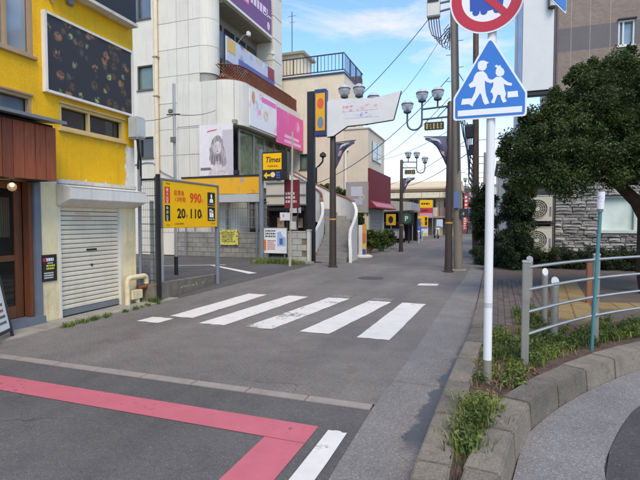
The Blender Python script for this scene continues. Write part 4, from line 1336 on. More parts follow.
# rounded column at the corner, in storey-high curved panels
def curved_panel(cx, cy, r, a0, a1, z0, z1, n=10, th=0.04):
    vs, fs = [], []
    for i in range(n + 1):
        a = RAD(a0 + (a1 - a0) * i / n)
        for rr_ in (r, r - th):
            for z in (z0, z1):
                vs.append((cx + rr_ * math.cos(a), cy + rr_ * math.sin(a), z))
    for i in range(n):
        k = i * 4; q = k + 4
        fs += [(k, q, q + 1, k + 1), (k + 2, k + 3, q + 3, q + 2), (k + 1, q + 1, q + 3, k + 3), (k, k + 2, q + 2, q)]
    fs += [(0, 1, 3, 2), (n * 4, n * 4 + 2, n * 4 + 3, n * 4 + 1)]
    return MB().add(vs, fs)
for z0, z1 in zip(rows, rows[1:]):
    if 5.8 < z0 < 7.9: continue
    curved_panel(-12.30, YW + 0.585, 0.585, 270, 385, max(0, z0) + .008, z1 - .008, 14).build('curved_panel', M_TILE, wb, smooth=True)
MB().lathe((-12.30, YW + 0.585, 0), [(0.54, 0.0), (0.54, 17.5)], 24).build('column_core', M_TILEJ, wb)
# parapet of the first-floor balcony, wrapping the corner
pz0, pz1 = 5.93, 7.88
for x0, x1 in ((-13.52, -12.89), (-12.88, -12.2), (-12.19, -11.42)):
    MB().box(x0, x1, YW - 0.02, YW + 0.16, pz0, pz1).build('parapet_panel', M_TILE, wb, bevel=0.006)
for a0, a1 in ((-90, -45.5), (-44.5, 0)):
    curved_panel(-11.41, YW + 0.98, 1.0, a0, a1, pz0, pz1, 8, 0.18).build('parapet_panel', M_TILE, wb, smooth=True)
for y0, y1 in ((19.19, 20.8), (20.81, 22.4), (22.41, 24.0), (24.01, 25.5)):
    MB().box(-10.59, -10.41, y0, y1, pz0, pz1).build('parapet_panel', M_TILE, wb, bevel=0.006)
MB().box(-13, -10.6, YW + 0.2, 25.5, pz0 + 0.02, pz0 + 0.2).build('balcony_slab', M_SOFF, wb)
# brown lattice fence along the top of the parapet
M_BROWN = mat('brown_lattice', (118, 62, 38), 0.6, var=0.15)
lf = MB().tube([(-11.42, YW + 0.07, pz1 + 0.72), (-11.0, YW + 0.2, pz1 + 0.72), (-10.6, YW + 0.6, pz1 + 0.72), (-10.5, YW + 1.1, pz1 + 0.72), (-10.5, 24.4, pz1 + 0.72), (-10.9, 25.2, pz1 + 0.72)], 0.03, 6).tube([(-11.42, YW + 0.07, pz1 + 0.05), (-11.0, YW + 0.2, pz1 + 0.05), (-10.6, YW + 0.6, pz1 + 0.05), (-10.5, YW + 1.1, pz1 + 0.05), (-10.5, 25.2, pz1 + 0.05)], 0.03, 6).build('lattice_fence', M_BROWN, wb)
b = MB()
path = [Vector((-11.5, YW + 0.07, 0)), Vector((-11.42, YW + 0.07, 0)), Vector((-10.95, YW + 0.24, 0)), Vector((-10.62, YW + 0.58, 0)), Vector((-10.5, YW + 1.1, 0)), Vector((-10.5, 25.2, 0))]
def along(path, s):
    for a, c in zip(path, path[1:]):
        L = (c - a).length
        if s <= L: return a + (c - a) * (s / L)
        s -= L
    return path[-1]
s_ = 0.0
while s_ < 7.4:
    p, q = along(path, s_), along(path, s_ + 0.62)
    b.tube([p + Vector((0, 0, pz1 + .04)), q + Vector((0, 0, pz1 + .72))], 0.022, 4, cap=False)
    b.tube([q + Vector((0, 0, pz1 + .04)), p + Vector((0, 0, pz1 + .72))], 0.022, 4, cap=False)
    s_ += 0.125
b.build('lattice', M_BROWN, lf)
# upper storeys: recessed balcony front, slabs, end column
MB().box(-13.2, -12.6, YW + 1.1, 25.3, 8.0, 17.5).build('recessed_wall', mat('balcony_back', (128, 126, 116), 0.7, var=0.1), wb)
for z in (11.75, 15.0):
    MB().box(-12.6, -11.62, YW + 1.0, 24.5, z, z + 0.16).build('balcony_slab', M_SOFF, wb)
MB().box(-12.6, -11.62, YW + 1.0, 24.5, 8.35, 8.5).build('balcony_slab', M_SOFF, wb)
for k in range(4):
    y = 19.6 + 1.2 * k
    MB().box(-12.6, -12.56, y, y + 0.95, 9.0, 11.3).build('window', M_GLASSD, wb)
for (z0, z1) in zip(rows[6:], rows[7:]):
    MB().box(-12.6, -11.5, 24.3, 25.45, z0 + .006, z1 - .006).build('column_panel', M_TILE, wb, bevel=0.02)
MB().box(-13.3, -12.62, YW + 0.3, 25.6, 0, 17.6).build('core', mat('core_wall', (190, 188, 178), 0.7), wb)
MB().box(-24, -13.3, YW + 0.3, 26.2, 0, 17.6).build('core', mat('core_wall', (190, 188, 178), 0.7), wb)
# first-floor strip of windows under the balcony
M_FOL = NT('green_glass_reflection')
_c = M_FOL.ramp(M_FOL.noise(1.4, 4, 0.6), [(0.3, s2l((50, 62, 52))), (0.5, s2l((104, 124, 92))), (0.7, s2l((66, 78, 84)))])  # green reflections painted into the pane colour
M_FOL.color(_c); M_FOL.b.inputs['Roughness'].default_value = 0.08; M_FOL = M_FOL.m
sw = MB().box(-10.98, -10.9, 19.3, 25.4, 3.72, 3.80).box(-10.98, -10.9, 19.3, 25.4, 5.84, 5.92).build('window', M_ALU, wb)
ed = [19.3, 20.7, 21.9, 23.1, 24.2, 25.4]
for a, b_ in zip(ed, ed[1:]):
    MB().box(-10.96, -10.95, a + 0.03, b_ - 0.03, 3.81, 5.83).build('pane', M_FOL, sw)
    MB().box(-10.98, -10.9, a - 0.03, a + 0.03, 3.803, 5.837).build('mullion', M_ALU, sw)
MB().box(-10.99, -10.975, 19.3, 25.4, 4.62, 4.66).build('transom', M_ALU, sw)
MB().box(-12.0, -10.86, YW + 1.0, 25.4, 3.3, 3.70).build('sill_band', M_TILE, wb)
MB().box(-12.6, -11.0, YW + 0.9, 25.4, 0.0, 3.3).build('ground_floor_wall', mat('ground_floor_grey', (126, 124, 118), 0.8, var=0.15, grime=0.3), wb)
curved_panel(-10.95, YW + 0.95, 0.45, 150, 390, 0, 3.28, 14).build('curved_pillar', M_TILE, wb, smooth=True)
MB().box(-12.2, -11.3, YW + 0.45, YW + 0.9, 0, 3.28).build('pier', M_TILE, wb)
MB().box(-10.30, -9.40, YW + 0.93, YW + 1.0, 0.1, 2.6).build('shop_window', M_GLASSD, wb)
MB().box(-10.36, -10.31, YW + 0.9, YW + 1.0, 0.0, 2.66).box(-9.9, -9.86, YW + 0.9, YW + 0.925, 0.1, 2.6).box(-10.31, -9.4, YW + 0.9, YW + 1.0, 2.605, 2.66).build('shop_frame', M_ALU, wb)
# drainpipe and stray conduits on the side wall
MB().tube([(-14.62, YW - 0.08, 0), (-14.62, YW - 0.08, 16)], 0.10, 10).build('drainpipe', mat('cream_pipe', (222, 204, 172), 0.55, var=0.08, grime=0.2, streak=0.3), wb, smooth=True)
for z in (3.0, 7.4, 9.2, 11.9):
    MB().box(-14.75, -14.49, YW - 0.2, YW - 0.0, z, z + 0.05).build('pipe_clip', M_FRAME, wb)
MB().tube([(-16.0, YW - 0.03, 4.3), (-15.3, YW - 0.03, 4.38), (-14.9, YW - 0.03, 4.35), (-14.4, YW - 0.04, 3.9), (-12.9, YW - 0.04, 3.2)], 0.02, 6).build('conduit', M_GREYM, wb)
# poster of a long-haired figure at the rounded corner
pp = thing('photo_poster', 'grey portrait poster of a long haired woman at the white rounded corner', 'poster', (-11.4, YW, 3.6))
MB().box(-12.2, -10.5, YW - 0.24, YW - 0.18, 3.62, 5.88).build('board', flat((226, 218, 216)), pp)
O_ = (-12.2, YW - 0.241, 3.62)
def grey_print(name, a, b, stretch, sc):
    t = NT(name)
    n = t.noise(sc, 5, 0.6, stretch=stretch, dist=1.5)
    t.color(t.ramp(n, [(0.32, s2l(a)), (0.68, s2l(b))])); t.b.inputs['Roughness'].default_value = 0.4
    return t.m
hair = grey_print('hair_print', (92, 82, 86), (196, 184, 184), (9, 1, 1.6), 1.0)
skin = grey_print('skin_print', (186, 170, 168), (226, 216, 212), (1, 1, 1), 3.0)
dk = grey_print('dark_hair_print', (84, 74, 78), (140, 128, 130), (9, 1, 1.6), 1.2)
def wob(pts, k, seed):
    rr = random.Random(seed); return [(a + rr.uniform(-k, k), b + rr.uniform(-k, k)) for a, b in pts]
poly_sign('backdrop', [(1.05, 0.0), (1.7, 0.0), (1.7, 1.98), (1.2, 1.98), (1.1, 1.0)], O_, RX, UP, .001, flat((196, 186, 190)), pp)
poly_sign('hair', wob([(0.62, 0.55), (0.50, 0.72), (0.55, 0.95), (0.52, 1.15), (0.62, 1.38), (0.66, 1.58), (0.78, 1.72), (0.95, 1.76), (1.1, 1.70), (1.2, 1.55), (1.24, 1.3), (1.34, 1.05), (1.36, 0.8), (1.44, 0.6), (1.32, 0.42), (1.18, 0.36), (0.95, 0.55), (0.80, 0.42)], .02, 1), O_, RX, UP, .002, hair, pp)
poly_sign('shoulders', [(0.45, 0.0), (0.58, 0.28), (0.78, 0.42), (0.84, 0.62), (1.06, 0.62), (1.12, 0.42), (1.4, 0.3), (1.52, 0.0)], O_, RX, UP, .003, skin, pp)
poly_sign('face', ell(0.93, 1.24, 0.20, 0.30, 20, rot=12), O_, RX, UP, .004, skin, pp)
for k in range(11):
    a = 0.56 + 0.07 * k
    poly_sign('hair_strand', wob([(a, 0.5), (a + .03, 0.5), (a + .05 + .02 * math.sin(k), 0.85), (a + .02, 0.95)], .02, k), O_, RX, UP, .0045, dk if k % 2 else hair, pp)
poly_sign('fringe', [(0.70, 1.32), (0.76, 1.62), (0.95, 1.7), (1.12, 1.6), (1.15, 1.35), (1.02, 1.5), (0.85, 1.48)], O_, RX, UP, .005, hair, pp)
poly_sign('eye', ell(0.86, 1.29, 0.035, 0.014, 10), O_, RX, UP, .005, dk, pp)
poly_sign('eye', ell(1.02, 1.31, 0.035, 0.014, 10), O_, RX, UP, .005, dk, pp)
poly_sign('nose', [(0.93, 1.24), (0.96, 1.16), (0.92, 1.16)], O_, RX, UP, .005, hair, pp)
poly_sign('mouth', ell(0.945, 1.07, 0.06, 0.022, 12, rot=5), O_, RX, UP, .005, flat((150, 104, 108)), pp)
poly_sign('red_stroke', [(0.40, 1.92), (0.85, 1.98), (0.95, 2.04), (0.44, 1.98)], O_, RX, UP, .003, flat((222, 80, 92)), pp)
poly_sign('caption', [(0.06, 0.24), (0.6, 0.24), (0.6, 0.36), (0.06, 0.36)], O_, RX, UP, .003, flat((120, 108, 104)), pp)
MB().box(-12.3, -9.2, YW - 0.26, YW - 0.1, 3.30, 3.58).build('band', M_TILE, pp)

# big pink and white advertisement on the parapet
ad = thing('advert_board', 'long pink and white advertising board on the first floor parapet', 'sign', (-10.4, 22, 6.9))
MB().box(-10.405, -10.36, 19.3, 22.2, 6.02, 7.72).build('white_part', print_mat('grey_print', [(190, 190, 198), (220, 180, 150), (236, 150, 190), (200, 200, 206)], 1.6, (226, 224, 226), 0.35), ad)
MB().box(-10.405, -10.355, 22.2, 25.9, 5.72, 7.55).build('pink_part', print_mat('pink_print', [(236, 130, 180), (232, 100, 160), (240, 170, 200), (214, 90, 150)], 1.5, (232, 84, 152), 0.4), ad)
O_ = (-10.36, 19.3, 6.02)
poly_sign('orange_figure', ell(0.35, 1.35, 0.16, 0.30, 14), O_, RT, UP, .004, flat((206, 150, 104)), ad)
poly_sign('pink_title', [(1.2, 1.35), (2.8, 1.35), (2.8, 1.6), (1.2, 1.6)], O_, RT, UP, .004, flat((232, 110, 176)), ad)
bars(41, 23.2, 25.6, 5.82, 6.35, 2, -10.354, flat((242, 200, 220)), ad)
# blue and white banner under the upper balcony
bn = thing('banner_board', 'blue and white banner board under the upper balcony of the white building', 'sign', (-11.45, 21, 9.4))
MB().box(-11.5, -11.44, YW + 0.9, 24.3, 9.05, 10.15).build('panel', print_mat('blue_print', [(120, 136, 190), (208, 206, 214), (150, 150, 160), (210, 170, 90), (230, 190, 190), (90, 110, 170)], 1.7, (190, 194, 208), 0.3), bn)
MB().box(-11.44, -11.43, YW + 0.95, 19.9, 9.5, 10.1).build('yellow_patch', flat((214, 176, 90)), bn)
MB().box(-11.44, -11.43, 20.2, 24.2, 9.1, 9.45).build('blue_stripe', flat((84, 98, 160)), bn)
MB().box(-11.44, -11.43, 23.4, 24.2, 9.46, 10.1).build('red_square', flat((150, 60, 66)), bn)
for y in (20.2, 22.9):
    MB().tube([(-11.5, y, 10.2), (-11.2, y + 0.05, 10.55), (-10.95, y + 0.1, 10.6)], 0.02, 6).build('lamp_arm', M_ALU, bn)
    MB().box(-11.02, -10.86, y, y + 0.2, 10.5, 10.72).build('lamp_head', M_WHITE, bn, bevel=0.03)
# purple sign on the top balcony
pu = thing('purple_sign', 'purple and pink lettered sign fixed to the top balcony of the white building', 'sign', (-11.55, 21.5, 12.5))
MB().box(-11.62, -11.52, 18.9, 24.05, 11.95, 13.9).build('panel', flat((116, 70, 118)), pu)
MB().box(-11.519, -11.512, 18.95, 21.4, 12.5, 13.85).build('pink_panel', flat((206, 84, 140)), pu)
MB().box(-11.64, -11.49, 18.85, 24.1, 11.82, 11.945).build('white_rim', M_WHITE, pu)
for k, (y, z, h) in enumerate(((21.6, 12.75, 0.5), (19.3, 12.95, 0.55), (19.4, 12.6, 0.2))):
    bars(50 + k, y, y + 2.0, z, z + h, 1, -11.511, flat((226, 200, 220)), pu, gap=0.1, fill=0.95)
MB().prism([(-11.511, y, z) for y, z in ell(23.65, 12.35, 0.16, 0.22, 16)], (0.003, 0, 0)).build('emblem', flat((220, 190, 214)), pu)
MB().box(-11.515, -11.509, 23.1, 24.0, 12.86, 12.93).build('underline', flat((232, 220, 230)), pu)

# small shop lean-to in front of the stair
shp = thing('shop', 'low white fronted shop with dark open interior behind the rules board', 'building', (-8.4, 19.5, 0))
MB().box(-9.35, -7.45, 18.9, 18.98, 2.28, 3.28).build('fascia', M_TILE, shp)
MB().box(-9.38, -7.42, 18.84, 19.4, 3.283, 3.36).build('roof', M_SOFF, shp)
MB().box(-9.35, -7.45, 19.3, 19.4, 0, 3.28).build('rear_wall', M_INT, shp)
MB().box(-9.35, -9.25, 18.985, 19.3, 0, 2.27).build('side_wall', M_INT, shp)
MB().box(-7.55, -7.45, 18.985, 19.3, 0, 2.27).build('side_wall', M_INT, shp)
for z in (2.72, 2.30):
    MB().box(-9.4, -7.4, 18.86, 18.895, z, z + 0.05).build('trim', M_GREYM, shp)
MB().box(-9.3, -7.5, 18.8, 18.86, 2.05, 2.2).build('awning_rail', M_DARK, shp)
for (x, z, w, h, c) in ((-8.95, 1.25, 0.34, 0.5, (176, 150, 120)), (-8.35, 1.2, 0.4, 0.62, (196, 176, 150)), (-8.0, 1.3, 0.3, 0.42, (150, 128, 108))):
    MB().box(x, x + w, 19.2, 19.22, z, z + h).build('poster', print_mat('shop_poster_%d' % c[0], [(90, 60, 50), (200, 90, 60), (230, 220, 200)], 7, c, 0.4), shp)
MB().box(-8.15, -7.62, 18.78, 18.80, 1.95, 2.2).build('price_plate', print_mat('shop_plate', [(170, 60, 60), (110, 110, 120)], 8, (206, 206, 206), 0.4), shp)

# ================================================================ BEIGE BUILDING AND STAIR
M_BEIGE = mat('beige_render', (222, 208, 184), 0.85, var=0.05, scale=1.2, grime=0.12, bump=0.2, bscale=30, streak=0.18)
M_BEIGE2 = mat('beige_side', (214, 200, 178), 0.85, var=0.06, scale=1.2, grime=0.12, bump=0.2, streak=0.18)
be = thing('beige_building', 'beige rendered building with a railed roof terrace and a red awning shopfront', 'building', (-8, 28, 0))
MB_front = wall_grid((-14, 26, 0), (1, 0, 0), (0, 0, 1), 14 - 7.85, 10.1, [(14 - 10.62, 14 - 9.62, 4.68, 5.6)], 0.2)
MB_front.quad((-7.85, 26, 0), (-7.85, 30.4, 0), (-7.85, 30.4, 10.1), (-7.85, 26, 10.1))
MB_front.quad((-14, 26, 10.1), (-7.85, 26, 10.1), (-7.85, 30.4, 10.1), (-14, 30.4, 10.1))
MB_front.build('upper_wall', M_BEIGE, be)
ywindow(-10.62, -9.62, 4.68, 5.6, 26, be, M_WFRAME, M_GREENG, (-10.1,))
MB().box(-7.849, -6.42, 26.003, 30.4, 0, 6.85).build('lower_wall', M_BEIGE2, be, bevel=0.01)
MB().box(-7.86, -6.36, 25.95, 30.45, 6.853, 6.93).build('cornice', M_BEIGE2, be)
M_NAVY = mat('navy_metal', (62, 70, 92), 0.5, 0.2)
rl = MB().tube([(-14, 26.05, 11.28), (-7.88, 26.05, 11.28), (-7.88, 30.3, 11.28)], 0.04, 6).tube([(-14, 26.05, 10.34), (-7.88, 26.05, 10.34), (-7.88, 30.3, 10.34)], 0.035, 6).build('roof_railing', M_NAVY, be)
MB().box(-14.05, -7.80, 25.94, 26.2, 10.103, 10.19).box(-8.0, -7.80, 26.2, 30.4, 10.103, 10.19).build('roof_edge', M_NAVY, be)
pr = MB().box(-.014, .014, -.014, .014, 0, 0.92).build('baluster', M_NAVY, None)
for k in range(28):
    inst(pr, 'baluster', (-13.9 + 0.22 * k, 26.05, 10.35), rl, scale=(2.2, 2.2, 1) if k % 7 == 6 else (1, 1, 1))
for k in range(18):
    inst(pr, 'baluster', (-7.88, 26.25 + 0.22 * k, 10.35), rl, scale=(2.2, 2.2, 1) if k % 6 == 5 else (1, 1, 1))
bpy.data.objects.remove(pr)
MB().box(-14, -11.5, 28.5, 30.4, 10.1, 12.45).build('penthouse', M_BEIGE, be)
MB().box(-14.1, -11.25, 28.3, 30.5, 12.453, 12.6).build('penthouse_roof', M_SOFF, be)
MB().box(-8.6, -7.9, 29.6, 30.4, 10.1, 11.0).build('roof_box', mat('brown_box', (140, 112, 92), 0.8), be)
an = MB().tube([(-12.3, 28.8, 12.5), (-12.3, 28.8, 15.4)], 0.025, 6).tube([(-12.6, 28.8, 15.1), (-12.0, 28.8, 15.1)], 0.012, 4).tube([(-12.5, 28.8, 14.7), (-12.1, 28.8, 14.7)], 0.012, 4).build('antenna', M_DARK, be)
# side windows, red awning, shutter below
MB().box(-6.419, -6.36, 26.9, 29.3, 5.2, 6.3).box(-6.36, -6.34, 26.9, 29.3, 5.7, 5.74).build('window', glass('side_window_glass', (120, 124, 122)), be)
MB().box(-6.36, -6.335, 28.05, 28.12, 5.2, 6.3).build('mullion', M_ALU, be)
M_RED = mat('red_cladding', (118, 26, 38), 0.8, var=0.08, grime=0.1)
aw = MB().prism([(-6.416, 25.98, 2.35), (-6.416, 25.98, 4.62), (-6.33, 25.98, 4.62), (-6.33, 25.98, 2.80), (-5.9, 25.98, 2.35)], (0, 6.2, 0)).build('awning', M_RED, be)
MB().prism([(-5.955, 26.2, 2.42), (-5.945, 26.2, 2.43), (-6.225, 26.2, 2.72), (-6.235, 26.2, 2.71)], (0, 5.6, 0)).build('awning_stripe', mat('faded_pink', (176, 104, 110), 0.6, var=0.2, scale=8), aw)
MB().box(-6.415, -6.37, 26.3, 29.8, 0, 2.3).build('roller_shutter', mat('grey_shutter', (138, 134, 128), 0.6, 0.1, var=0.1, grime=0.2), be)
for k in range(11):
    MB().box(-6.369, -6.36, 26.35, 29.75, 0.1 + 0.2 * k, 0.275 + 0.2 * k).build('slat', mat('grey_shutter', (138, 134, 128)), be)
MB().tube([(-7.72, 25.9, 0), (-7.72, 25.9, 5.6), (-7.6, 25.95, 5.7)], 0.07, 8).build('drainpipe', M_WHITE, be, smooth=True)

st = thing('stairway', 'curving white outdoor stairway with red coping beside the beige building', 'stairs', (-6.5, 19.5, 0))
M_STAIR = mat('stair_white', (222, 218, 208), 0.7, var=0.06, scale=2, grime=0.2, streak=0.3)
M_COPING = mat('red_brown_coping', (140, 92, 82), 0.6, var=0.12)
M_STEP = mat('step_concrete', (146, 142, 136), 0.85, var=0.1, grime=0.35)
ctrl = [Vector(p) for p in ((-5.80, 17.1, 0), (-5.82, 18.2, 0), (-5.98, 19.15, 0), (-6.45, 19.95, 0), (-7.25, 20.15, 0), (-8.2, 20.15, 0), (-8.9, 20.15, 0))]
SP = resample([(p.x, p.y) for p in ctrl], 0.05); SN = normals(SP)
NT_ = 18; tot = len(SP) - 1
def zs(i): return 2.95 * min(1, max(0, i / tot * 1.04 - 0.02))
for k in range(NT_):
    i0, i1 = int(k * tot / NT_), int((k + 1) * tot / NT_)
    z = 0.03 + 2.95 * (k + 1) / NT_
    w = 0.62 if k > 1 else 0.72
    a, b_, n0, n1 = SP[i0], SP[i1], SN[i0], SN[i1]
    pts = [a + n0 * w, b_ + n1 * w, b_ - n1 * w, a - n0 * w]
    lo = 0 if z < 1.2 else z - 0.4
    MB().prism([(p.x, p.y, lo) for p in pts], (0, 0, z - lo)).build('step', M_STEP, st)
def parapet(side, th, i_from, i_to, name):
    m, cp = MB(), MB()
    idx = list(range(i_from, i_to, 3))
    vs, vc = [], []
    for i in idx:
        fl = max(0, 1 - i / 16) ** 2 * 0.18
        p = SP[i] + SN[i] * side * (0.66 + fl); q = SP[i] + SN[i] * side * (0.66 + fl + th)
        top = zs(i) + 0.98 - 0.5 * max(0, 1 - i / 14) ** 2
        lo = 0.0 if zs(i) < 1.25 else zs(i) - 0.42
        vs += [(p.x, p.y, lo), (q.x, q.y, lo), (q.x, q.y, top), (p.x, p.y, top)]
        p2 = SP[i] + SN[i] * side * (0.64 + fl); q2 = SP[i] + SN[i] * side * (0.69 + fl + th)
        vc += [(p2.x, p2.y, top + .003), (q2.x, q2.y, top + .003), (q2.x, q2.y, top + .06), (p2.x, p2.y, top + .06)]
    def skin(v):
        n = len(v) // 4; f = []
        for i in range(n - 1):
            for k in range(4):
                a, b2 = i * 4 + k, i * 4 + (k + 1) % 4
                f.append((a, b2, b2 + 4, a + 4))
        f += [(3, 2, 1, 0), ((n - 1) * 4, (n - 1) * 4 + 1, (n - 1) * 4 + 2, (n - 1) * 4 + 3)]
        return f
    m.add(vs, skin(vs)); cp.add(vc, skin(vc))
    o = m.build(name, M_STAIR, st, smooth=True)
    k = [v for v in vc]
    cut = 4 * 18
    MB().add(vc[cut:], skin(vc[cut:])).build('coping', M_COPING, o)
parapet(1, 0.12, 0, tot, 'parapet')
parapet(-1, 0.12, 0, tot, 'parapet')
MB().box(-9.3, -6.7, 20.85, 20.95, 0, 1.9).build('under_stair_shade', M_INT, st)  # dark sheet painting the shade beneath the upper flight
MB().box(-6.95, -6.89, 19.42, 19.48, 0, 1.2).box(-8.4, -6.95, 19.43, 19.47, 1.16, 1.2).build('dark_gate', M_DARK, st)
# lamp on a bracket and shrub by the stair head
wl_ = thing('wall_lamp', 'small hooked lamp post by the head of the stairs', 'lamp', (-9.05, 21.8, 2.9))
MB().tube([(-8.05, 21.9, 2.2), (-8.05, 21.9, 4.25), (-7.9, 21.9, 4.35), (-7.72, 21.9, 4.55), (-7.70, 21.9, 4.75)], 0.045, 8).build('post', M_DARK, wl_, smooth=True)
MB().lathe((-7.70, 21.9, 4.72), [(0.03, 0), (0.17, 0.08), (0.15, 0.2), (0.03, 0.3)], 12).build('head', M_DARK, wl_)

# ================================================================ STREET LAMPS
M_LAMPP = mat('lamp_brown', (68, 56, 50), 0.45, 0.2, var=0.12, grime=0.1)
M_LAMPG = mat('lamp_bluegrey', (78, 88, 100), 0.45, 0.3)
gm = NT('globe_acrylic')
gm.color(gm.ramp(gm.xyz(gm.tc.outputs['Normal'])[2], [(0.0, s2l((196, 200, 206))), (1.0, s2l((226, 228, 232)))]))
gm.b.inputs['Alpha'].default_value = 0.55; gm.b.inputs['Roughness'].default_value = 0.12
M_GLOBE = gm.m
M_FLAGN = mat('flag_navy', (78, 82, 104), 0.8, var=0.1)
M_FLAGW = mat('flag_white', (190, 186, 196), 0.8, var=0.1)

def globe(c, parent, r=0.19):
    g = MB().sphere(c, r, 18, 12).build('globe', M_GLOBE, parent, smooth=True)
    c = Vector(c)
    MB().lathe(c, [(r * 1.015, 0.028), (r * 1.03, 0.045), (r * 1.015, 0.062)], 20).build('band', M_LAMPG, g)
    MB().lathe(c + Vector((0, 0, -r - 0.06)), [(0.05, 0), (0.12, 0.03), (0.125, 0.08)], 14).build('cup', M_LAMPG, g)
    MB().tube([c + Vector((0, 0, -r * .7)), c + Vector((0, 0, r * .5))], 0.045, 8).build('bulb', M_WHITE, g)

def make_lamp(label, group):
    """post at the origin, arms along +X"""
    t = thing('street_lamp', label, 'street lamp', (0, 0, 0), group)
    MB().lathe((0, 0, 0), [(0.16, 0), (0.16, 0.03), (0.125, 0.05), (0.115, 0.5), (0.10, 3.0), (0.085, 5.25), (0.05, 5.3)], 14).build('pole', M_LAMPP, t, smooth=True)
    MB().lathe((0, 0, 1.52), [(0.112, 0), (0.112, 0.05)], 14).build('yellow_band', mat('dull_yellow', (196, 142, 56), 0.6), t)
    MB().tube([(0.05, 0, 5.16), (0.86, 0, 5.12)], 0.03, 8).build('arm', M_LAMPG, t)
    MB().tube([(0.05, 0, 4.83), (0.86, 0, 4.80)], 0.03, 8).build('arm', M_LAMPG, t)
    MB().tube([(0.08, 0, 5.14), (0.40, 0, 4.82)], 0.015, 6).build('brace', M_LAMPG, t)
    MB().tube([(0.38, 0, 5.14), (0.38, 0, 5.36)], 0.028, 8).build('stem', M_LAMPG, t)
    up = [(0.86, 0, 5.34), (0.86, 0, 4.72)] + [(1.09 - 0.23 * math.cos(a), 0, 4.72 - 0.23 * math.sin(a)) for a in [i * math.pi / 9 for i in range(1, 9)]] + [(1.32, 0, 4.72), (1.32, 0, 5.02)]
    MB().tube(up, 0.03, 8).build('swan_neck', M_LAMPG, t, smooth=True)
    globe((0.38, 0, 5.60), t); globe((0.86, 0, 5.58), t); globe((1.32, 0, 5.27), t)
    pl = MB().box(0.18, 0.78, -0.03, 0.03, 4.45, 4.70).build('name_plate', mat('plate_black', (40, 38, 34), 0.4), t, bevel=0.02)
    for k in range(5):
        b = MB()
        rr = random.Random(k)
        for s in (-1, 1):
            x0 = 0.22 + 0.108 * k
            for q in range(3):
                b.box(x0 + rr.uniform(0, .03), x0 + rr.uniform(.05, .085), s * 0.031, s * 0.034, 4.49 + 0.06 * q, 4.515 + 0.06 * q)
            b.box(x0 + .02 + rr.uniform(0, .03), x0 + .04 + rr.uniform(0, .03), s * 0.031, s * 0.035, 4.485, 4.66)
        b.build('lettering', mat('old_gold', (190, 160, 84), 0.5), pl)
    for x in (0.25, 0.7):
        MB().tube([(x, 0, 4.70), (x, 0, 4.81)], 0.01, 6).build('hanger', M_LAMPG, pl)
    return t
def make_flag(label, group):
    t = thing('street_banner', label, 'banner', (0, 0, 0), group)
    MB().tube([(0.06, 0, 4.22), (0.80, 0, 4.26)], 0.018, 6).build('rod', M_LAMPG, t)
    n = 10; vs = []
    for i in range(n + 1):
        k = i / n
        x = 0.10 + 0.66 * k
        wob_ = 0.05 * math.sin(k * 5)
        vs += [(x, wob_, 4.20 + .03 * k), (x - 0.05 * (1 - k), wob_ + 0.04, 4.16 - 0.30 * (1 - k)), (0.10 + 0.4 * k, wob_ - 0.02, 4.14 - 0.82 * (1 - k) ** 1.1)]
    fs = []
    for i in range(n):
        a = i * 3
        fs += [(a, a + 1, a + 4, a + 3), (a + 1, a + 2, a + 5, a + 4)]
    o = MB().add(vs, fs).build('cloth', M_FLAGN, t, smooth=True)
    md = o.modifiers.new('thick', 'SOLIDIFY'); md.thickness = 0.012
    poly_sign('white_mark', [(0.24, 3.98), (0.36, 4.08), (0.50, 4.12), (0.62, 4.19), (0.42, 4.17), (0.30, 4.12)], (0, 0, 0), (1, 0, 0), (0, 0, 1), 0.012, M_FLAGW, t, lift=0.04)
    poly_sign('white_mark', [(0.24, 3.98), (0.36, 4.08), (0.50, 4.12), (0.62, 4.19), (0.42, 4.17), (0.30, 4.12)], (0, 0, 0), (1, 0, 0), (0, 0, 1), 0.012, M_FLAGW, t, lift=-0.10)
    poly_sign('pink_mark', [(0.14, 3.60), (0.24, 3.70), (0.32, 3.95), (0.20, 3.93)], (0, 0, 0), (1, 0, 0), (0, 0, 1), 0.012, mat('flag_pink', (190, 140, 150), 0.8), t, lift=-0.07)
    poly_sign('pink_mark', [(0.18, 3.75), (0.27, 3.80), (0.32, 3.95), (0.24, 3.93)], (0, 0, 0), (1, 0, 0), (0, 0, 1), 0.012, mat('flag_pink', (190, 140, 150), 0.8), t, lift=0.04)
    return t
GR = 'three globe lamps along the street'
def set_tree(o, loc, rz=0.0, s=1.0, label=None):
    o.location = loc; o.rotation_euler = (0, 0, rz); o.scale = (s, s, s)
    if label: o['label'] = label
    return o
lamp0 = make_lamp('brown street lamp with three glass globes beside the tall concrete utility pole', GR)
lamps = [copy_tree(lamp0) for _ in range(3)]
set_tree(lamp0, (-1.12, 15.05, 0), math.pi)
set_tree(lamps[0], (-5.02, 15.3, 0), 0, 1.075, 'brown street lamp whose globes rise above the big white sign panel')
set_tree(lamps[1], (-4.2, 24.2, 0), 0, 0.90, 'dark street lamp with twin globes by the red awning shop')
set_tree(lamps[2], (-0.75, 33.5, 0), math.pi, 0.80, 'farthest street lamp, down the street beyond the dark utility pole')
fl0 = make_flag('navy banner hung from the lamp by the concrete utility pole', 'navy banners on the street lamps')
fls = [copy_tree(fl0) for _ in range(3)]
set_tree(fl0, (-1.12, 15.05, 0.0), math.pi, 1.0)
set_tree(fls[0], (-5.02, 15.3, -0.02), 0, 1.02, 'navy banner hung below the big white sign panel')
set_tree(fls[1], (-4.2, 24.2, 0), 0, 0.9, 'small navy banner on the lamp by the red awning shop')
set_tree(fls[2], (-0.75, 33.5, 0), math.pi, 0.8, 'most distant navy banner on the farthest street lamp')

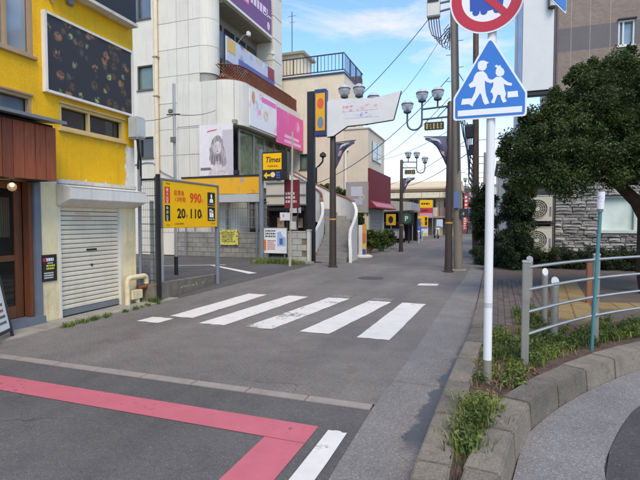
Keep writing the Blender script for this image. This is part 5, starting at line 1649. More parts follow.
# big flared white sign panel on the lamp across the lot
wsn = thing('flared_sign', 'big flared white sign panel with dark edges mounted on the brown lamp', 'sign', (-5.0, 15.3, 4.4))
O_ = (-5.16, 15.18, 0)
out = [(0.0, 5.62), (0.05, 5.72), (1.6, 5.63), (2.50, 5.78), (2.26, 4.88), (1.35, 4.80), (0.72, 4.78), (0.22, 4.48), (0.0, 4.46)]
poly_sign('panel', out, (-5.16, 15.10, 0), RX, UP, 0.10, mat('sign_white', (214, 212, 210), 0.5, var=0.05, grime=0.08), wsn, lift=-0.1)
b = MB()
for p, q in zip(out[3:7] + [out[7]], out[4:8] + [out[8]]):
    b.tube([(O_[0] + p[0], 15.15, p[1]), (O_[0] + q[0], 15.15, q[1])], 0.028, 6)
b.build('edge_trim', M_DARK, wsn)
PR_ = print_mat('blurred_letters', [(196, 120, 130), (120, 130, 176), (190, 150, 160), (150, 160, 190)], 3.0, (214, 212, 210), 0.4)
poly_sign('upper_print', [(0.55, 5.25), (1.75, 5.25), (1.75, 5.45), (0.55, 5.45)], (-5.16, 15.098, 0), RX, UP, .003, print_mat('reddish_letters', [(206, 130, 140), (196, 150, 160)], 6.0, (214, 206, 206), 0.25, soft=.15), wsn)
poly_sign('lower_print', [(0.65, 5.02), (1.8, 5.02), (1.8, 5.2), (0.65, 5.2)], (-5.16, 15.098, 0), RX, UP, .003, print_mat('bluish_letters', [(120, 130, 180), (190, 190, 204)], 6.0, (212, 210, 212), 0.3, soft=.15), wsn)
MB().tube([(-5.05, 15.17, 4.55), (-5.05, 15.22, 5.65)], 0.03, 6).build('bracket', M_DARK, wsn)
for z in (4.62, 5.5):
    MB().box(-5.14, -4.9, 15.14, 15.2, z, z + 0.08).build('clamp', M_DARK, wsn)

# ================================================================ UTILITY POLES AND WIRES
M_CPOLE = mat('pole_concrete', (126, 117, 106), 0.8, var=0.1, scale=2, grime=0.25, streak=0.3, bump=0.15)
M_CABLE = mat('black_cable', (58, 62, 74), 0.6)
up_ = thing('utility_pole', 'tall concrete utility pole with a pale switch box behind the brown lamp', 'utility pole', (-0.88, 15.75, 0))
MB().tube([(-0.86, 15.75, 0), (-1.16, 15.75, 11.0)], 0.145, 16, 0.11).build('shaft', M_CPOLE, up_, smooth=True)
MB().lathe((-0.86, 15.75, 0), [(0.26, 0), (0.26, 0.02), (0.17, 0.03)], 14).build('collar', M_CONC, up_)
b = MB()
for k in range(22):
    z = 1.9 + 0.42 * k; x = -0.86 - 0.3 * z / 11
    s_ = 1 if k % 2 else -1
    MB().tube([(x + s_ * .1, 15.72, z), (x + s_ * .27, 15.72, z)], 0.012, 5).build('step_bolt', M_GREYM, up_)
MB().box(-1.93, -1.52, 15.55, 15.85, 8.18, 8.78).build('switch_box', mat('switch_box', (206, 204, 196), 0.5, var=0.06, grime=0.1), up_, bevel=0.03)
MB().box(-1.90, -1.55, 15.53, 15.548, 8.62, 8.74).build('switch_cover', M_DARK, up_)
MB().tube([(-1.52, 15.7, 8.62), (-1.1, 15.72, 8.66)], 0.035, 6).build('bracket', M_GREYM, up_)
MB().tube([(-1.52, 15.7, 8.36), (-1.1, 15.72, 8.42)], 0.035, 6).build('bracket', M_GREYM, up_)
for k in range(5):
    x = -1.88 + 0.08 * k
    d_ = 0.55 + 0.1 * k
    MB().tube([(x, 15.7, 8.18), (x + .03, 15.7, 7.9), (x + .12, 15.7, 8.18 - d_), (x + .35, 15.7, 8.05 - d_), (-1.2, 15.7, 8.15 - d_ * .6)], 0.018, 6).build('cable', M_CABLE, up_, smooth=True)
for k in range(3):
    MB().tube([(-1.24, 15.68, 7.9 - .2 * k), (-1.38, 15.6, 7.7 - .2 * k), (-1.3, 15.6, 7.5 - .2 * k), (-1.2, 15.65, 7.6 - .2 * k)], 0.014, 6).build('cable', M_CABLE, up_, smooth=True)
MB().tube([(-0.86, 15.56, 3.2), (-0.98, 15.58, 8.4)], 0.025, 6).build('cable', M_CABLE, up_)
MB().box(-0.83, -0.56, 15.58, 15.62, 1.72, 2.0).build('plate', M_BLACK, up_)
text('4', (-0.76, 15.58, 1.78), RX, UP, 0.16, flat((140, 200, 180)), up_)
MB().box(-1.02, -0.84, 15.55, 15.57, 2.02, 2.55).build('blue_plate', flat((96, 116, 160)), up_)
MB().tube([(-1.1, 15.72, 10.3), (-2.2, 15.72, 10.35)], 0.05, 6).build('cross_arm', M_GREYM, up_)

dp = thing('utility_pole', 'dark rusty utility pole with cable bundles further down beside the hedge', 'utility pole', (-0.5, 22, 0))
MB().tube([(-0.46, 22, 0), (-0.58, 22, 10.2)], 0.15, 12, 0.12).build('shaft', mat('rusty_pole', (104, 76, 56), 0.7, var=0.25, grime=0.4, streak=0.4), dp, smooth=True)
MB().box(-0.95, -0.62, 21.85, 22.1, 5.3, 5.9).build('junction_box', M_DARK, dp, bevel=0.02)
MB().box(-0.78, -0.62, 21.88, 22.1, 4.55, 5.0).build('junction_box', M_DARK, dp, bevel=0.02)
for k in range(6):
    MB().tube([(-1.2 + .1 * k, 22, 6.3 - .1 * k), (-1.05 + .06 * k, 22, 5.4 - .2 * k), (-0.8, 22, 4.6 - .25 * k), (-0.62, 22, 4.3 - .25 * k)], 0.028, 6).build('cable', M_CABLE, dp, smooth=True)
MB().tube([(-0.6, 21.9, 3.6), (-0.6, 21.9, 9.8)], 0.035, 6).build('cable', M_CABLE, dp)

def wire(p, q, sag, r, label, n=14):
    p, q = Vector(p), Vector(q)
    pts = []
    for i in range(n + 1):
        k = i / n
        v = p.lerp(q, k); v.z -= sag * 4 * k * (1 - k)
        pts.append(v)
    o = MB().tube(pts, r * 0.72, 5, cap=False).build('overhead_wire', M_CABLE, None, smooth=True)
    return tag(o, label, 'wire', 'overhead wires')
wire((-1.85, 15.7, 8.2), (-4.4, 15.4, 5.55), 0.12, 0.018, 'overhead wire from the switch box down to the white flared sign')
wire((-1.45, 15.7, 7.55), (-2.75, 15.2, 5.6), 0.10, 0.011, 'thin overhead wire below the switch box ending at the flared sign tip')
wire((-1.2, 15.6, 6.2), (-6.25, 17.0, 3.05), 0.45, 0.018, 'long sagging wire from the utility pole to the tall black pole')
wire((-6.4, 17.0, 3.05), (-8.2, 21.0, 2.7), 0.1, 0.016, 'short wire from the tall black pole towards the stairs')
wire((-1.2, 15.8, 5.6), (-6.4, 27.0, 5.1), 0.3, 0.014, 'overhead wire crossing the street to the beige building')
wire((-0.55, 22, 6.4), (-6.4, 30.0, 5.6), 0.3, 0.018, 'overhead wire from the dark pole to the red awning corner')
wire((-0.55, 22, 5.5), (-7.0, 34.0, 4.2), 0.3, 0.02, 'lower wire from the dark pole across the street')
wire((-0.55, 22, 7.4), (-1.05, 15.75, 6.6), 0.2, 0.02, 'upper wire running between the two utility poles')
wire((-0.55, 22, 6.0), (-1.0, 15.75, 5.0), 0.25, 0.02, 'lower wire running between the two utility poles')
wire((-0.5, 22, 4.9), (-8.5, 48.0, 5.2), 0.5, 0.03, 'far wire from the dark pole to the tan apartment block')
wire((-0.5, 22, 5.2), (3.6, 19.5, 5.6), 0.25, 0.018, 'wire from the dark pole towards the brown tiled building')
wire((-16.2, 18.0, 6.5), (-8.66, 11.5, 4.7), 0.15, 0.016, 'wire from the white building side wall to the service pole')
wire((-8.66, 11.5, 4.72), (-11.4, 18.05, 6.5), 0.1, 0.016, 'wire from the service pole to the rounded corner of the white building')
wire((-1.15, 15.75, 8.9), (-1.3, -6, 9.5), 0.2, 0.02, 'high wire running overhead towards the viewer')

# ================================================================ PEDESTRIAN SIGNS
ps_ = thing('sign_post', 'white painted sign pole with grey foot in the weedy planting bed', 'sign post', (0.02, 4.38, 0.11))
M_POLEW = mat('pole_white', (222, 222, 220), 0.4, var=0.03, grime=0.05, streak=0.12)
MB().tube([(0.02, 4.385, 0.08), (0.02, 4.385, 0.36)], 0.0385, 18).build('foot', mat('grey_sleeve', (128, 124, 112), 0.6, var=0.12, grime=0.3), ps_, smooth=True)
MB().tube([(0.02, 4.385, 0.36), (0.02, 4.385, 4.4)], 0.0375, 18).build('pole', M_POLEW, ps_, smooth=True)
MB().lathe((0.02, 4.385, 0.83), [(0.0382, 0), (0.0382, 0.045)], 18).build('tape', mat('grey_tape', (186, 186, 186), 0.5), ps_)
M_SBLUE = mat('sign_blue', (24, 112, 192), 0.35, var=0.04, scale=2)
M_SWHITE = mat('sign_film_white', (226, 228, 230), 0.35, var=0.02)
M_SRED = mat('sign_red', (190, 30, 48), 0.35, var=0.04)
cs = thing('crossing_sign', 'blue pedestrian crossing sign with two walking figures on the white pole', 'road sign', (0.0, 4.33, 2.8))
SO = (0.005, 4.338, 2.49)
def round_poly(P, r, n=5):
    out = []
    for i in range(len(P)):
        p0, p1, p2 = Vector(P[i - 1]), Vector(P[i]), Vector(P[(i + 1) % len(P)])
        a, b_ = (p0 - p1).normalized(), (p2 - p1).normalized()
        h = r / math.tan(a.angle(b_) / 2)
        s, e = p1 + a * h, p1 + b_ * h
        for k in range(n + 1):
            t_ = k / n
            q = s.lerp(p1, t_).lerp(p1.lerp(e, t_), t_)
            out.append((q.x, q.y))
    return out
def grow(P, d):
    c = Vector((0, 0.27)); return [((p[0] - c.x) * (1 + d / 0.30) + c.x, (p[1] - c.y) * (1 + d / 0.33) + c.y) for p in P]
pent = [(-0.30, 0.0), (0.30, 0.0), (0.30, 0.20), (0.0, 0.715), (-0.30, 0.20)]
inner = [(-0.284, 0.016), (0.284, 0.016), (0.284, 0.195), (0.0, 0.684), (-0.284, 0.195)]
poly_sign('plate', round_poly(pent, 0.03), SO, RX, UP, 0.004, M_SWHITE, cs)
poly_sign('blue_field', round_poly(inner, 0.025), SO, RX, UP, 0.003, M_SBLUE, cs, lift=0.0042)
L1, D1 = 0.0073, 0.0012
poly_sign('ground_bar', [(-0.262, 0.035), (0.262, 0.035), (0.262, 0.085), (-0.262, 0.085)], SO, RX, UP, D1, M_SWHITE, cs, lift=L1)
poly_sign('stripe', [(-0.235, 0.135), (-0.16, 0.135), (-0.15, 0.185), (-0.225, 0.185)], SO, RX, UP, D1, M_SWHITE, cs, lift=L1 + 0.0009)
poly_sign('stripe', [(0.145, 0.165), (0.23, 0.165), (0.225, 0.215), (0.145, 0.215)], SO, RX, UP, D1, M_SWHITE, cs, lift=L1)
K = 4 * 74 / 0.6          # zoomed pixels per metre in the tracing used for the two silhouettes
def tr(pts):              # (measured on a 4x enlargement: sign bottom-left 295,485; bottom-right 580,460)
    out = []
    for (x, y) in pts:
        a = (x - 437) / (283 / 0.6)
        base = 484 - (x - 295) * 26 / 285
        out.append((a, (base - y) / (283 / 0.6)))
    return out
head = [(390, 258), (391, 246), (400, 238), (413, 237), (424, 242), (433, 246), (425, 252), (425, 264), (420, 274), (409, 279), (397, 276), (391, 268)]
poly_sign('walker_head', tr(head), SO, RX, UP, D1, M_SWHITE, cs, lift=L1)
body = [(396, 282), (412, 280), (424, 292), (432, 310), (446, 318), (444, 330), (427, 325), (418, 318), (420, 352), (424, 376), (433, 400), (437, 410), (420, 416), (413, 404), (406, 378), (401, 368), (392, 384), (376, 410), (372, 424), (357, 414), (368, 392), (380, 366), (384, 342), (362, 348), (355, 335), (372, 320), (378, 298), (386, 286)]
poly_sign('walker_body', tr(body), SO, RX, UP, D1, M_SWHITE, cs, lift=L1)
poly_sign('child_head', tr([(460, 278), (464, 268), (455, 262), (462, 255), (470, 261), (476, 256), (480, 266), (488, 272), (493, 284), (490, 296), (478, 303), (465, 300), (459, 290)]), SO, RX, UP, D1, M_SWHITE, cs, lift=L1)
poly_sign('child_body', tr([(462, 304), (482, 304), (494, 316), (508, 326), (522, 330), (520, 340), (503, 338), (491, 332), (494, 352), (500, 372), (496, 388), (503, 402), (490, 408), (482, 394), (478, 376), (468, 376), (462, 392), (456, 410), (443, 408), (452, 386), (448, 370), (440, 364), (450, 342), (452, 326), (440, 328), (436, 316), (450, 314)]), SO, RX, UP, D1, M_SWHITE, cs, lift=L1 + 0.0006)
for z in (2.62, 3.02):
    MB().box(-0.06, 0.10, 4.340, 4.43, z, z + 0.03).build('bracket', M_ALU, cs)
rs = thing('no_truck_sign', 'round red bordered no trucks sign above the blue crossing sign', 'road sign', (0.0, 4.33, 3.53))
RO = (-0.03, 4.336, 3.525)
poly_sign('plate', ell(0, 0, 0.305, 0.305, 64), RO, RX, UP, 0.004, M_SWHITE, rs)
def ring(name, r0, r1, m, lift, depth, n=64):
    vs, fs = [], []
    for i in range(n):
        a = 2 * math.pi * i / n
        for r in (r0, r1):
            for l in (lift, lift + depth):
                vs.append((RO[0] + r * math.cos(a), RO[1] - l, RO[2] + r * math.sin(a)))
    for i in range(n):
        k, q = i * 4, ((i + 1) % n) * 4
        fs += [(k + 1, k + 3, q + 3, q + 1), (k, k + 1, q + 1, q), (k + 2, q + 2, q + 3, k + 3)]
    return MB().add(vs, fs).build(name, m, rs)
ring('red_ring', 0.205, 0.290, M_SRED, 0.0042, 0.002)
M_TBLUE = mat('sign_truck_blue', (30, 72, 160), 0.35)
poly_sign('truck', [(-0.135, -0.10), (0.02, -0.115), (0.13, -0.10), (0.14, -0.02), (0.09, 0.06), (0.02, 0.06), (0.02, 0.09), (-0.14, 0.09)], RO, RX, UP, .001, M_TBLUE, rs, lift=0.0043)
for x in (-0.085, -0.02, 0.085):
    poly_sign('wheel', ell(x, -0.115, 0.03, 0.03, 16), RO, RX, UP, .001, M_TBLUE, rs, lift=0.0046)
poly_sign('window', [(0.04, 0.0), (0.10, 0.0), (0.07, 0.045), (0.04, 0.045)], RO, RX, UP, .001, M_SWHITE, rs, lift=0.0050)
s2 = 0.215 / math.sqrt(2); w2 = 0.021
poly_sign('slash', [(-s2 - w2, s2 - w2), (s2 - w2, -s2 - w2), (s2 + w2, -s2 + w2), (-s2 + w2, s2 + w2)], RO, RX, UP, .001, M_SRED, rs, lift=0.0062)
for z in (3.4, 3.66):
    MB().box(-0.06, 0.09, 4.338, 4.43, z, z + 0.03).build('bracket', M_ALU, rs)
# second blue sign turned to the side street, held out on an arm
b2 = thing('crossing_sign', 'second blue sign with white border turned away at the top right', 'road sign', (0.5, 4.4, 3.4))
az = RAD(25)
D2 = Vector((math.sin(az), math.cos(az), 0)); far_ = Vector((0.62, 4.60, 3.395))
O2 = far_ - D2 * 0.60
# the side seen from the crossing; right = D2, up = Z, normal = D2 x Z
poly_sign('plate', round_poly([(0, 0), (0.6, 0), (0.6, 0.2), (0.3, 0.715), (0, 0.2)], 0.03), O2, D2, UP, 0.004, M_SWHITE, b2)
nb_ = D2.cross(Vector(UP))
for sgn in (0, 1):
    I2 = round_poly([(0.016, 0.016), (0.584, 0.016), (0.584, 0.195), (0.3, 0.684), (0.016, 0.195)], 0.025)
    P2 = [O2 + D2 * a + Vector((0, 0, c)) + nb_ * (0.0042 if sgn else -0.0002) for a, c in I2]
    MB().prism(P2, nb_ * (0.003 if sgn else -0.003)).build('blue_field', M_SBLUE, b2)
MB().tube([(0.02, 4.385, 3.95), O2 + D2 * 0.3 + Vector((0, 0, .55)) - nb_ * 0.03], 0.016, 8).build('arm', M_ALU, b2)
MB().tube([(0.02, 4.385, 3.62), O2 + D2 * 0.3 + Vector((0, 0, .22)) - nb_ * 0.03], 0.016, 8).build('arm', M_ALU, b2)

# ================================================================ FENCE, BOLLARDS AND POSTS ON THE RIGHT
M_STAIN = mat('stainless', (204, 203, 200), 0.32, 0.85, var=0.08, grime=0.12)
M_STAIND = mat('dull_stainless', (156, 152, 144), 0.45, 0.6, var=0.12, grime=0.2)
gf = thing('guard_rail', 'curved stainless steel guard rail with four rails along the kerb', 'railing', (1.2, 6.2, 0.12))
FP = [(0.37, 4.98), (0.78, 5.66), (1.23, 6.29), (1.87, 7.0), (2.7, 7.72), (3.9, 8.5)]
FS = resample(FP, 0.12)
for (x, y) in (FP[0], FP[2], FP[4]):
    MB().box(x - .035, x + .035, y - .035, y + .035, 0.08, 1.19).build('post', M_STAIND, gf, bevel=0.006)
    MB().box(x - .038, x + .038, y - .038, y + .038, 1.192, 1.215).build('post_cap', M_STAIN, gf, bevel=0.004)
for z in (1.15, 0.93, 0.71, 0.49):
    MB().tube([(p.x + 0.02, p.y - 0.03, z) for p in FS], 0.0165, 10).build('rail', M_STAIN, gf, smooth=True)
def bollard(name, label, x, y, r, m, cat='bollard', group='stainless bollards behind the guard rail', slant=True, top=0.92):
    t = thing(name, label, cat, (x, y, 0.11), group)
    MB().lathe((x, y, 0.06), [(r, 0), (r, top - 0.06 - 0.12)], 18).build('shaft', m, t, smooth=True)
    vs = []; n = 18
    for k in range(n):
        a = 2 * math.pi * k / n
        vs.append((x + r * math.cos(a), y + r * math.sin(a), top - 0.12))
    for k in range(n):
        a = 2 * math.pi * k / n
        vs.append((x + r * .98 * math.cos(a), y + r * .98 * math.sin(a), top - 0.05 + (0.05 * math.sin(a) if slant else 0.03)))
    fs = [(k, (k + 1) % n, (k + 1) % n + n, k + n) for k in range(n)] + [tuple(range(n, 2 * n))]
    MB().add(vs, fs).build('cap', mat('polished_cap', (150, 156, 164), 0.5, 0.5), t)
    return t
bollard('bollard', 'slant topped stainless bollard nearer the guard rail corner post', 0.80, 7.38, 0.040, M_STAIND)
bollard('bollard', 'stainless bollard standing just left of the teal reflector pole', 0.79, 6.26, 0.044, M_STAIND)['label'] = 'front slant topped stainless bollard in the weeds behind the rail'
bollard('bollard', 'dull bollard farthest back, beside the guard rail corner post', 0.79, 9.83, 0.06, M_STAIND)
op = thing('brown_post', 'orange brown square post behind the guard rail', 'post', (1.74, 9.42, 0.11))
MB().box(1.69, 1.79, 9.37, 9.47, 0.06, 0.87).build('shaft', mat('orange_brown', (136, 86, 60), 0.6, var=0.15, grime=0.25), op, bevel=0.008)
MB().box(1.685, 1.795, 9.365, 9.475, 0.872, 0.90).build('cap', mat('orange_brown_cap', (128, 74, 50), 0.6), op, bevel=0.006)
te = thing('reflector_pole', 'slim teal pole with a white reflector head leaning by the guard rail', 'pole', (1.12, 5.88, 0.12))
a_, b_ = Vector((1.12, 5.88, 0.10)), Vector((1.167, 5.845, 1.70))
MB().tube([a_, b_], 0.019, 12).build('shaft', mat('teal_paint', (66, 128, 134), 0.4, var=0.1, grime=0.15), te, smooth=True)
d_ = (b_ - a_).normalized()
MB().tube([b_, b_ + d_ * 0.03], 0.03, 12).build('neck', M_GREYM, te)
MB().tube([b_ + d_ * .03, b_ + d_ * 0.22], 0.037, 16).build('reflector', print_mat('scuffed_white', [(150, 146, 150), (180, 180, 186)], 30, (222, 222, 226), 0.4), te, smooth=True)

# ================================================================ BROWN TILED BUILDING ON THE RIGHT
rb = thing('tiled_building', 'brown tiled building with stone clad base behind the tree on the right', 'building', (6, 17, 0))
YR = 16.8
t = NT('brown_tile')
bk = t.n('ShaderNodeTexBrick'); bk.offset = 0.5
mp = t.n('ShaderNodeMapping'); mp.inputs['Rotation'].default_value = (RAD(90), 0, 0)
t.l(t.pos, mp.inputs['Vector']); t.l(mp.outputs[0], bk.inputs['Vector'])
bk.inputs['Scale'].default_value = 1.0; bk.inputs['Brick Width'].default_value = 0.11; bk.inputs['Row Height'].default_value = 0.055
bk.inputs['Mortar Size'].default_value = 0.005; bk.inputs['Color1'].default_value = s2l((142, 122, 108)); bk.inputs['Color2'].default_value = s2l((126, 108, 96)); bk.inputs['Mortar'].default_value = s2l((116, 104, 96))
_z = t.xyz()[2]
band = t.math('MULTIPLY', t.math('GREATER_THAN', _z, 6.98), t.math('LESS_THAN', _z, 7.72))
gry = t.mix(0.8, bk.outputs['Color'], s2l((86, 86, 90)))
c_ = t.mix(band, bk.outputs['Color'], gry)
c_ = t.mix(1.0, c_, t.ramp(t.noise(0.9, 6, .6), [(0.3, (0.86, .86, .86)), (0.7, (1.1, 1.1, 1.1))]), 'MULTIPLY')
t.color(c_); t.b.inputs['Roughness'].default_value = 0.6
t.bump(bk.outputs['Fac'], 0.3, 0.005)
M_BTILE = t.m
ox = 2.03
wins = [(3.72 - ox, 4.16 - ox, 6.98 - 3.2, 7.75 - 3.2)]
wall_grid((ox, YR, 3.2), (1, 0, 0), (0, 0, 1), 8.0, 7.8, wins, 0.12).build('tiled_wall', M_BTILE, rb)
ywindow(3.72, 4.16, 6.98, 7.75, YR, rb, mat('white_frame', (206, 208, 206), 0.5), glass('pale_blue_glass', (140, 160, 170)), (3.86,), fw=0.045)
MB().box(3.70, 4.2, YR - 0.06, YR - 0.003, 7.76, 7.80).build('window_hood', M_DARK, rb)
for x in (2.42, 2.95, 3.5, 4.32, 4.9):
    MB().box(x, x + 0.014, YR - 0.004, YR + 0.01, 3.2, 6.975 if 3.7 < x < 4.2 else 11).build('joint', mat('pale_joint', (168, 156, 146), 0.7), rb)
sw_ = wall_grid((ox, YR, 0), (1, 0, 0), (0, 0, 1), 8.0, 3.2, [(3.36 - ox, 5.2 - ox, 1.27, 2.38)], 0.16).build('stone_wall', mat('stone_backing', (92, 90, 88), 0.9, var=0.2), rb)
MB().box(ox, 10, YR + 0.18, YR + 5, 0, 11).build('core', mat('core_wall', (190, 188, 178), 0.7), rb)
M_STONE = mat('grey_stone', (150, 147, 142), 0.85, var=0.3, scale=9, grime=0.25, bump=0.9, bscale=30, island=0.42)
protos = []
for k in range(6):
    rr = random.Random(100 + k)
    m = MB()
    w, h, d = 1.0, 1.0, 1.0
    vs = [(0, 0, 0), (1, 0, 0), (1, 0, 1), (0, 0, 1)]
    fr = [(rr.uniform(.0, .06), -1 * rr.uniform(.5, 1), rr.uniform(.0, .12)), (1 - rr.uniform(.0, .06), -1 * rr.uniform(.5, 1), rr.uniform(.0, .12)), (1 - rr.uniform(.0, .06), -1 * rr.uniform(.5, 1), 1 - rr.uniform(.0, .12)), (rr.uniform(.0, .06), -1 * rr.uniform(.5, 1), 1 - rr.uniform(.0, .12))]
    md = (0.5 + rr.uniform(-.2, .2), -1.25, 0.5)
    m.add(vs + fr + [md], [(4, 5, 8), (5, 6, 8), (6, 7, 8), (7, 4, 8), (0, 1, 5, 4), (1, 2, 6, 5), (2, 3, 7, 6), (3, 0, 4, 7)])
    o = m.build('stone', M_STONE, None); protos.append(o.data); bpy.data.objects.remove(o)
rr = random.Random(9); z = 0.62; cnt = 0
while z < 3.18:
    h = rr.choice((0.05, 0.08, 0.10, 0.12)); x = ox + 0.01
    while x < 5.4:
        w = rr.uniform(0.14, 0.55)
        if not (x + w > 3.34 and x < 5.22 and z + h > 1.25 and z < 2.40) and cnt < 300:
            inst(rr.choice(protos), 'stone', (x, YR - 0.003, z + rr.uniform(-.012, .012)), sw_, scale=(w - .008, rr.uniform(.015, .075), h - .002 + rr.uniform(-.02, .006))); cnt += 1
        elif x < 3.34 and z + h > 1.25 and z < 2.40 and 3.33 - x > .08:
            inst(rr.choice(protos), 'stone', (x, YR - 0.003, z), sw_, scale=(3.33 - x, rr.uniform(.02, .05), h - .010)); cnt += 1
        x += w
    z += h
fw_ = ywindow(3.36, 5.2, 1.27, 2.38, YR, rb, mat('pale_frame', (186, 196, 190), 0.5), glass('frosted_pane', (190, 206, 198), 0.25), (4.30,), fw=0.05)
# recess left of it with a blank white board, pipes and cylinder lamp
MB().box(1.0, 2.0, YR + 0.1, YR + 0.2, 0, 4.0).build('recess_wall', mat('recess_wall', (84, 84, 84), 0.8, var=0.1), rb)
MB().box(1.05, 2.0, YR + 0.1, YR + 0.5, 5.75, 11).build('recess_upper_wall', mat('grey_panel', (150, 154, 158), 0.6), rb)
MB().box(0.80, 0.98, YR - 0.02, YR + 0.5, 0.1, 11).build('glass_column', glass('steel_blue_glass', (110, 134, 170), 0.1), rb)
for x in (0.78, 0.86, 0.985):
    MB().box(x, x + 0.03, YR - 0.04, YR - 0.022, 0.1, 11).build('column_trim', M_GREYM, rb)
wbd = tag(MB().box(1.02, 1.93, YR - 0.06, YR + 0.04, 5.84, 9.2).build('blank_board', mat('pale_board', (206, 208, 206), 0.5, var=0.03, grime=0.05)), 'blank white board mounted high on the brown tiled building', 'sign')
MB().box(0.78, 2.05, YR - 0.12, YR + 0.3, 9.22, 9.55).build('beam', M_DARK, rb)
MB().box(1.0, 2.02, YR - 0.02, YR + 0.12, 5.7, 5.8).build('ledge', M_DARK, rb)
cyl = thing('cylinder_lamp', 'white cylinder wall lamp in front of the blank white board', 'lamp', (1.86, YR - 0.16, 8.4))
MB().lathe((1.86, YR - 0.17, 8.40), [(0.085, 0), (0.09, 0.02), (0.09, 0.82)], 16).build('cylinder', M_WHITE, cyl, smooth=True)
MB().lathe((1.86, YR - 0.17, 8.33), [(0.075, 0), (0.085, 0.065)], 16).build('cap', M_DARK, cyl)
MB().box(1.74, 1.78, YR - 0.2, YR - 0.063, 8.38, 9.2).build('bracket', M_DARK, cyl)
for x in (1.96, 2.02):
    MB().tube([(x, YR - 0.05, 0.2), (x, YR - 0.05, 11)], 0.032, 8).build('drainpipe', mat('brown_pipe', (92, 84, 82), 0.5), rb, smooth=True)

# air conditioner units stacked on a rack
M_ACW = mat('ac_cream', (196, 192, 176), 0.5, var=0.05, grime=0.12, streak=0.15)
def ac_unit(label, z0):
    t = thing('air_conditioner', label, 'air conditioner', (1.55, YR - 0.25, z0), 'air conditioner units beside the stone wall')
    x0, x1, y0, y1 = 1.20, 1.95, YR - 0.42, YR - 0.08
    MB().box(x0, x1, y0, y1, z0 + .04, z0 + .84).build('case', M_ACW, t, bevel=0.015)
    MB().box(x0 - .01, x1 + .01, y0 - .01, y1, z0 + .842, z0 + .87).build('lid', M_ACW, t)
    c = Vector((x0 + 0.31, y0 - 0.012, z0 + 0.44))
    n = 28
    for r, w in ((0.30, .010), (0.24, .008), (0.18, .008), (0.12, .008)):
        pts = [c + Vector((r * math.cos(2 * math.pi * i / n), 0, r * math.sin(2 * math.pi * i / n))) for i in range(n + 1)]
        MB().tube(pts, w, 5, cap=False).build('grille_ring', M_ACW, t)
    MB().prism([c + Vector((.29 * math.cos(2 * math.pi * i / n), 0.006, .29 * math.sin(2 * math.pi * i / n))) for i in range(n)], (0, -0.003, 0)).build('fan_opening', mat('fan_dark', (78, 80, 74), 0.7), t)
    MB().prism([c + Vector((.075 * math.cos(2 * math.pi * i / n), -0.004, .075 * math.sin(2 * math.pi * i / n))) for i in range(n)], (0, -0.012, 0)).build('hub', M_ACW, t)
    for k in range(10):
        a = 2 * math.pi * k / 10
        MB().tube([c + Vector((.08 * math.cos(a), -.004, .08 * math.sin(a))), c + Vector((.3 * math.cos(a), -.004, .3 * math.sin(a)))], .005, 4).build('grille_spoke', M_ACW, t)
    MB().box(x0 + .66, x0 + .72, y0 - .006, y0 - .001, z0 + .2, z0 + .5).build('badge', M_GREYM, t)
    for x in (x0 + .08, x1 - .14):
        MB().box(x, x + .06, y0 + .02, y1 - .02, z0, z0 + .037).build('foot', M_DARK, t)
ac_unit('lower cream air conditioner unit resting behind the hedge', 0.55)
ac_unit('upper cream air conditioner unit on the rack above the other', 1.55)
rk = thing('equipment_rack', 'dark steel rack holding the two air conditioner units', 'rack', (1.55, YR - .25, .1))
for x in (1.12, 2.0):
    for y in (YR - .44, YR - .06):
        MB().box(x, x + .04, y, y + .04, .1, 2.75).build('upright', M_DARK, rk)
for z in (0.5, 1.5, 2.7):
    MB().box(1.16, 2.0, YR - .44, YR - .40, z, z + .045).build('beam', M_DARK, rk)
    MB().box(1.16, 2.0, YR - .06, YR - .02, z, z + .045).build('beam', M_DARK, rk)

# ================================================================ VEGETATION
M_LEAF = leaf_material('tree_leaf', (0.026, 0.048, 0.018, 1), (0.105, 0.155, 0.044, 1), 0.3)
M_LEAFB = leaf_material('bush_leaf', (0.018, 0.036, 0.018, 1), (0.070, 0.110, 0.042, 1))
M_LEAFH = leaf_material('hedge_leaf', (0.020, 0.036, 0.018, 1), (0.070, 0.10, 0.038, 1))
M_LEAFP = leaf_material('plant_leaf', (0.045, 0.075, 0.018, 1), (0.16, 0.22, 0.055, 1))
M_BARK = mat('bark', (58, 46, 38), 0.9, var=0.3, scale=8, bump=0.9, bscale=22)

tr_ = thing('tree', 'broad dark green tree spreading over the pavement on the right', 'tree', (3.22, 11.2, 0.1))
tk = MB().tube([(3.22, 11.2, 0.05), (3.12, 11.2, 0.6), (3.10, 11.2, 1.2), (3.06, 11.15, 1.7), (2.85, 11.0, 2.02)], 0.24, 12, 0.15).build('trunk', M_BARK, tr_, smooth=True)
for pts, r0, r1 in (([(2.88, 11.02, 1.95), (2.55, 10.85, 2.25), (2.15, 10.5, 2.65), (1.6, 10.2, 3.0), (1.1, 10.0, 3.2)], 0.13, 0.04),
                    ([(3.0, 11.1, 1.8), (3.15, 11.1, 2.5), (3.0, 11.0, 3.4), (2.7, 10.8, 4.1)], 0.13, 0.04),
                    ([(3.0, 11.15, 1.7), (3.6, 11.3, 2.5), (4.2, 11.4, 3.2), (4.6, 11.3, 3.6)], 0.13, 0.04),
                    ([(2.55, 10.85, 2.25), (2.3, 11.2, 2.9), (1.9, 11.3, 3.6)], 0.08, 0.03),
                    ([(2.15, 10.5, 2.65), (2.0, 10.1, 3.3), (1.8, 9.9, 4.0)], 0.07, 0.025),
                    ([(3.15, 11.1, 2.5), (3.6, 10.6, 3.2), (3.7, 10.3, 3.9)], 0.08, 0.03)):
    MB().tube(pts, r0, 8, r1).build('limb', M_BARK, tk, smooth=True)
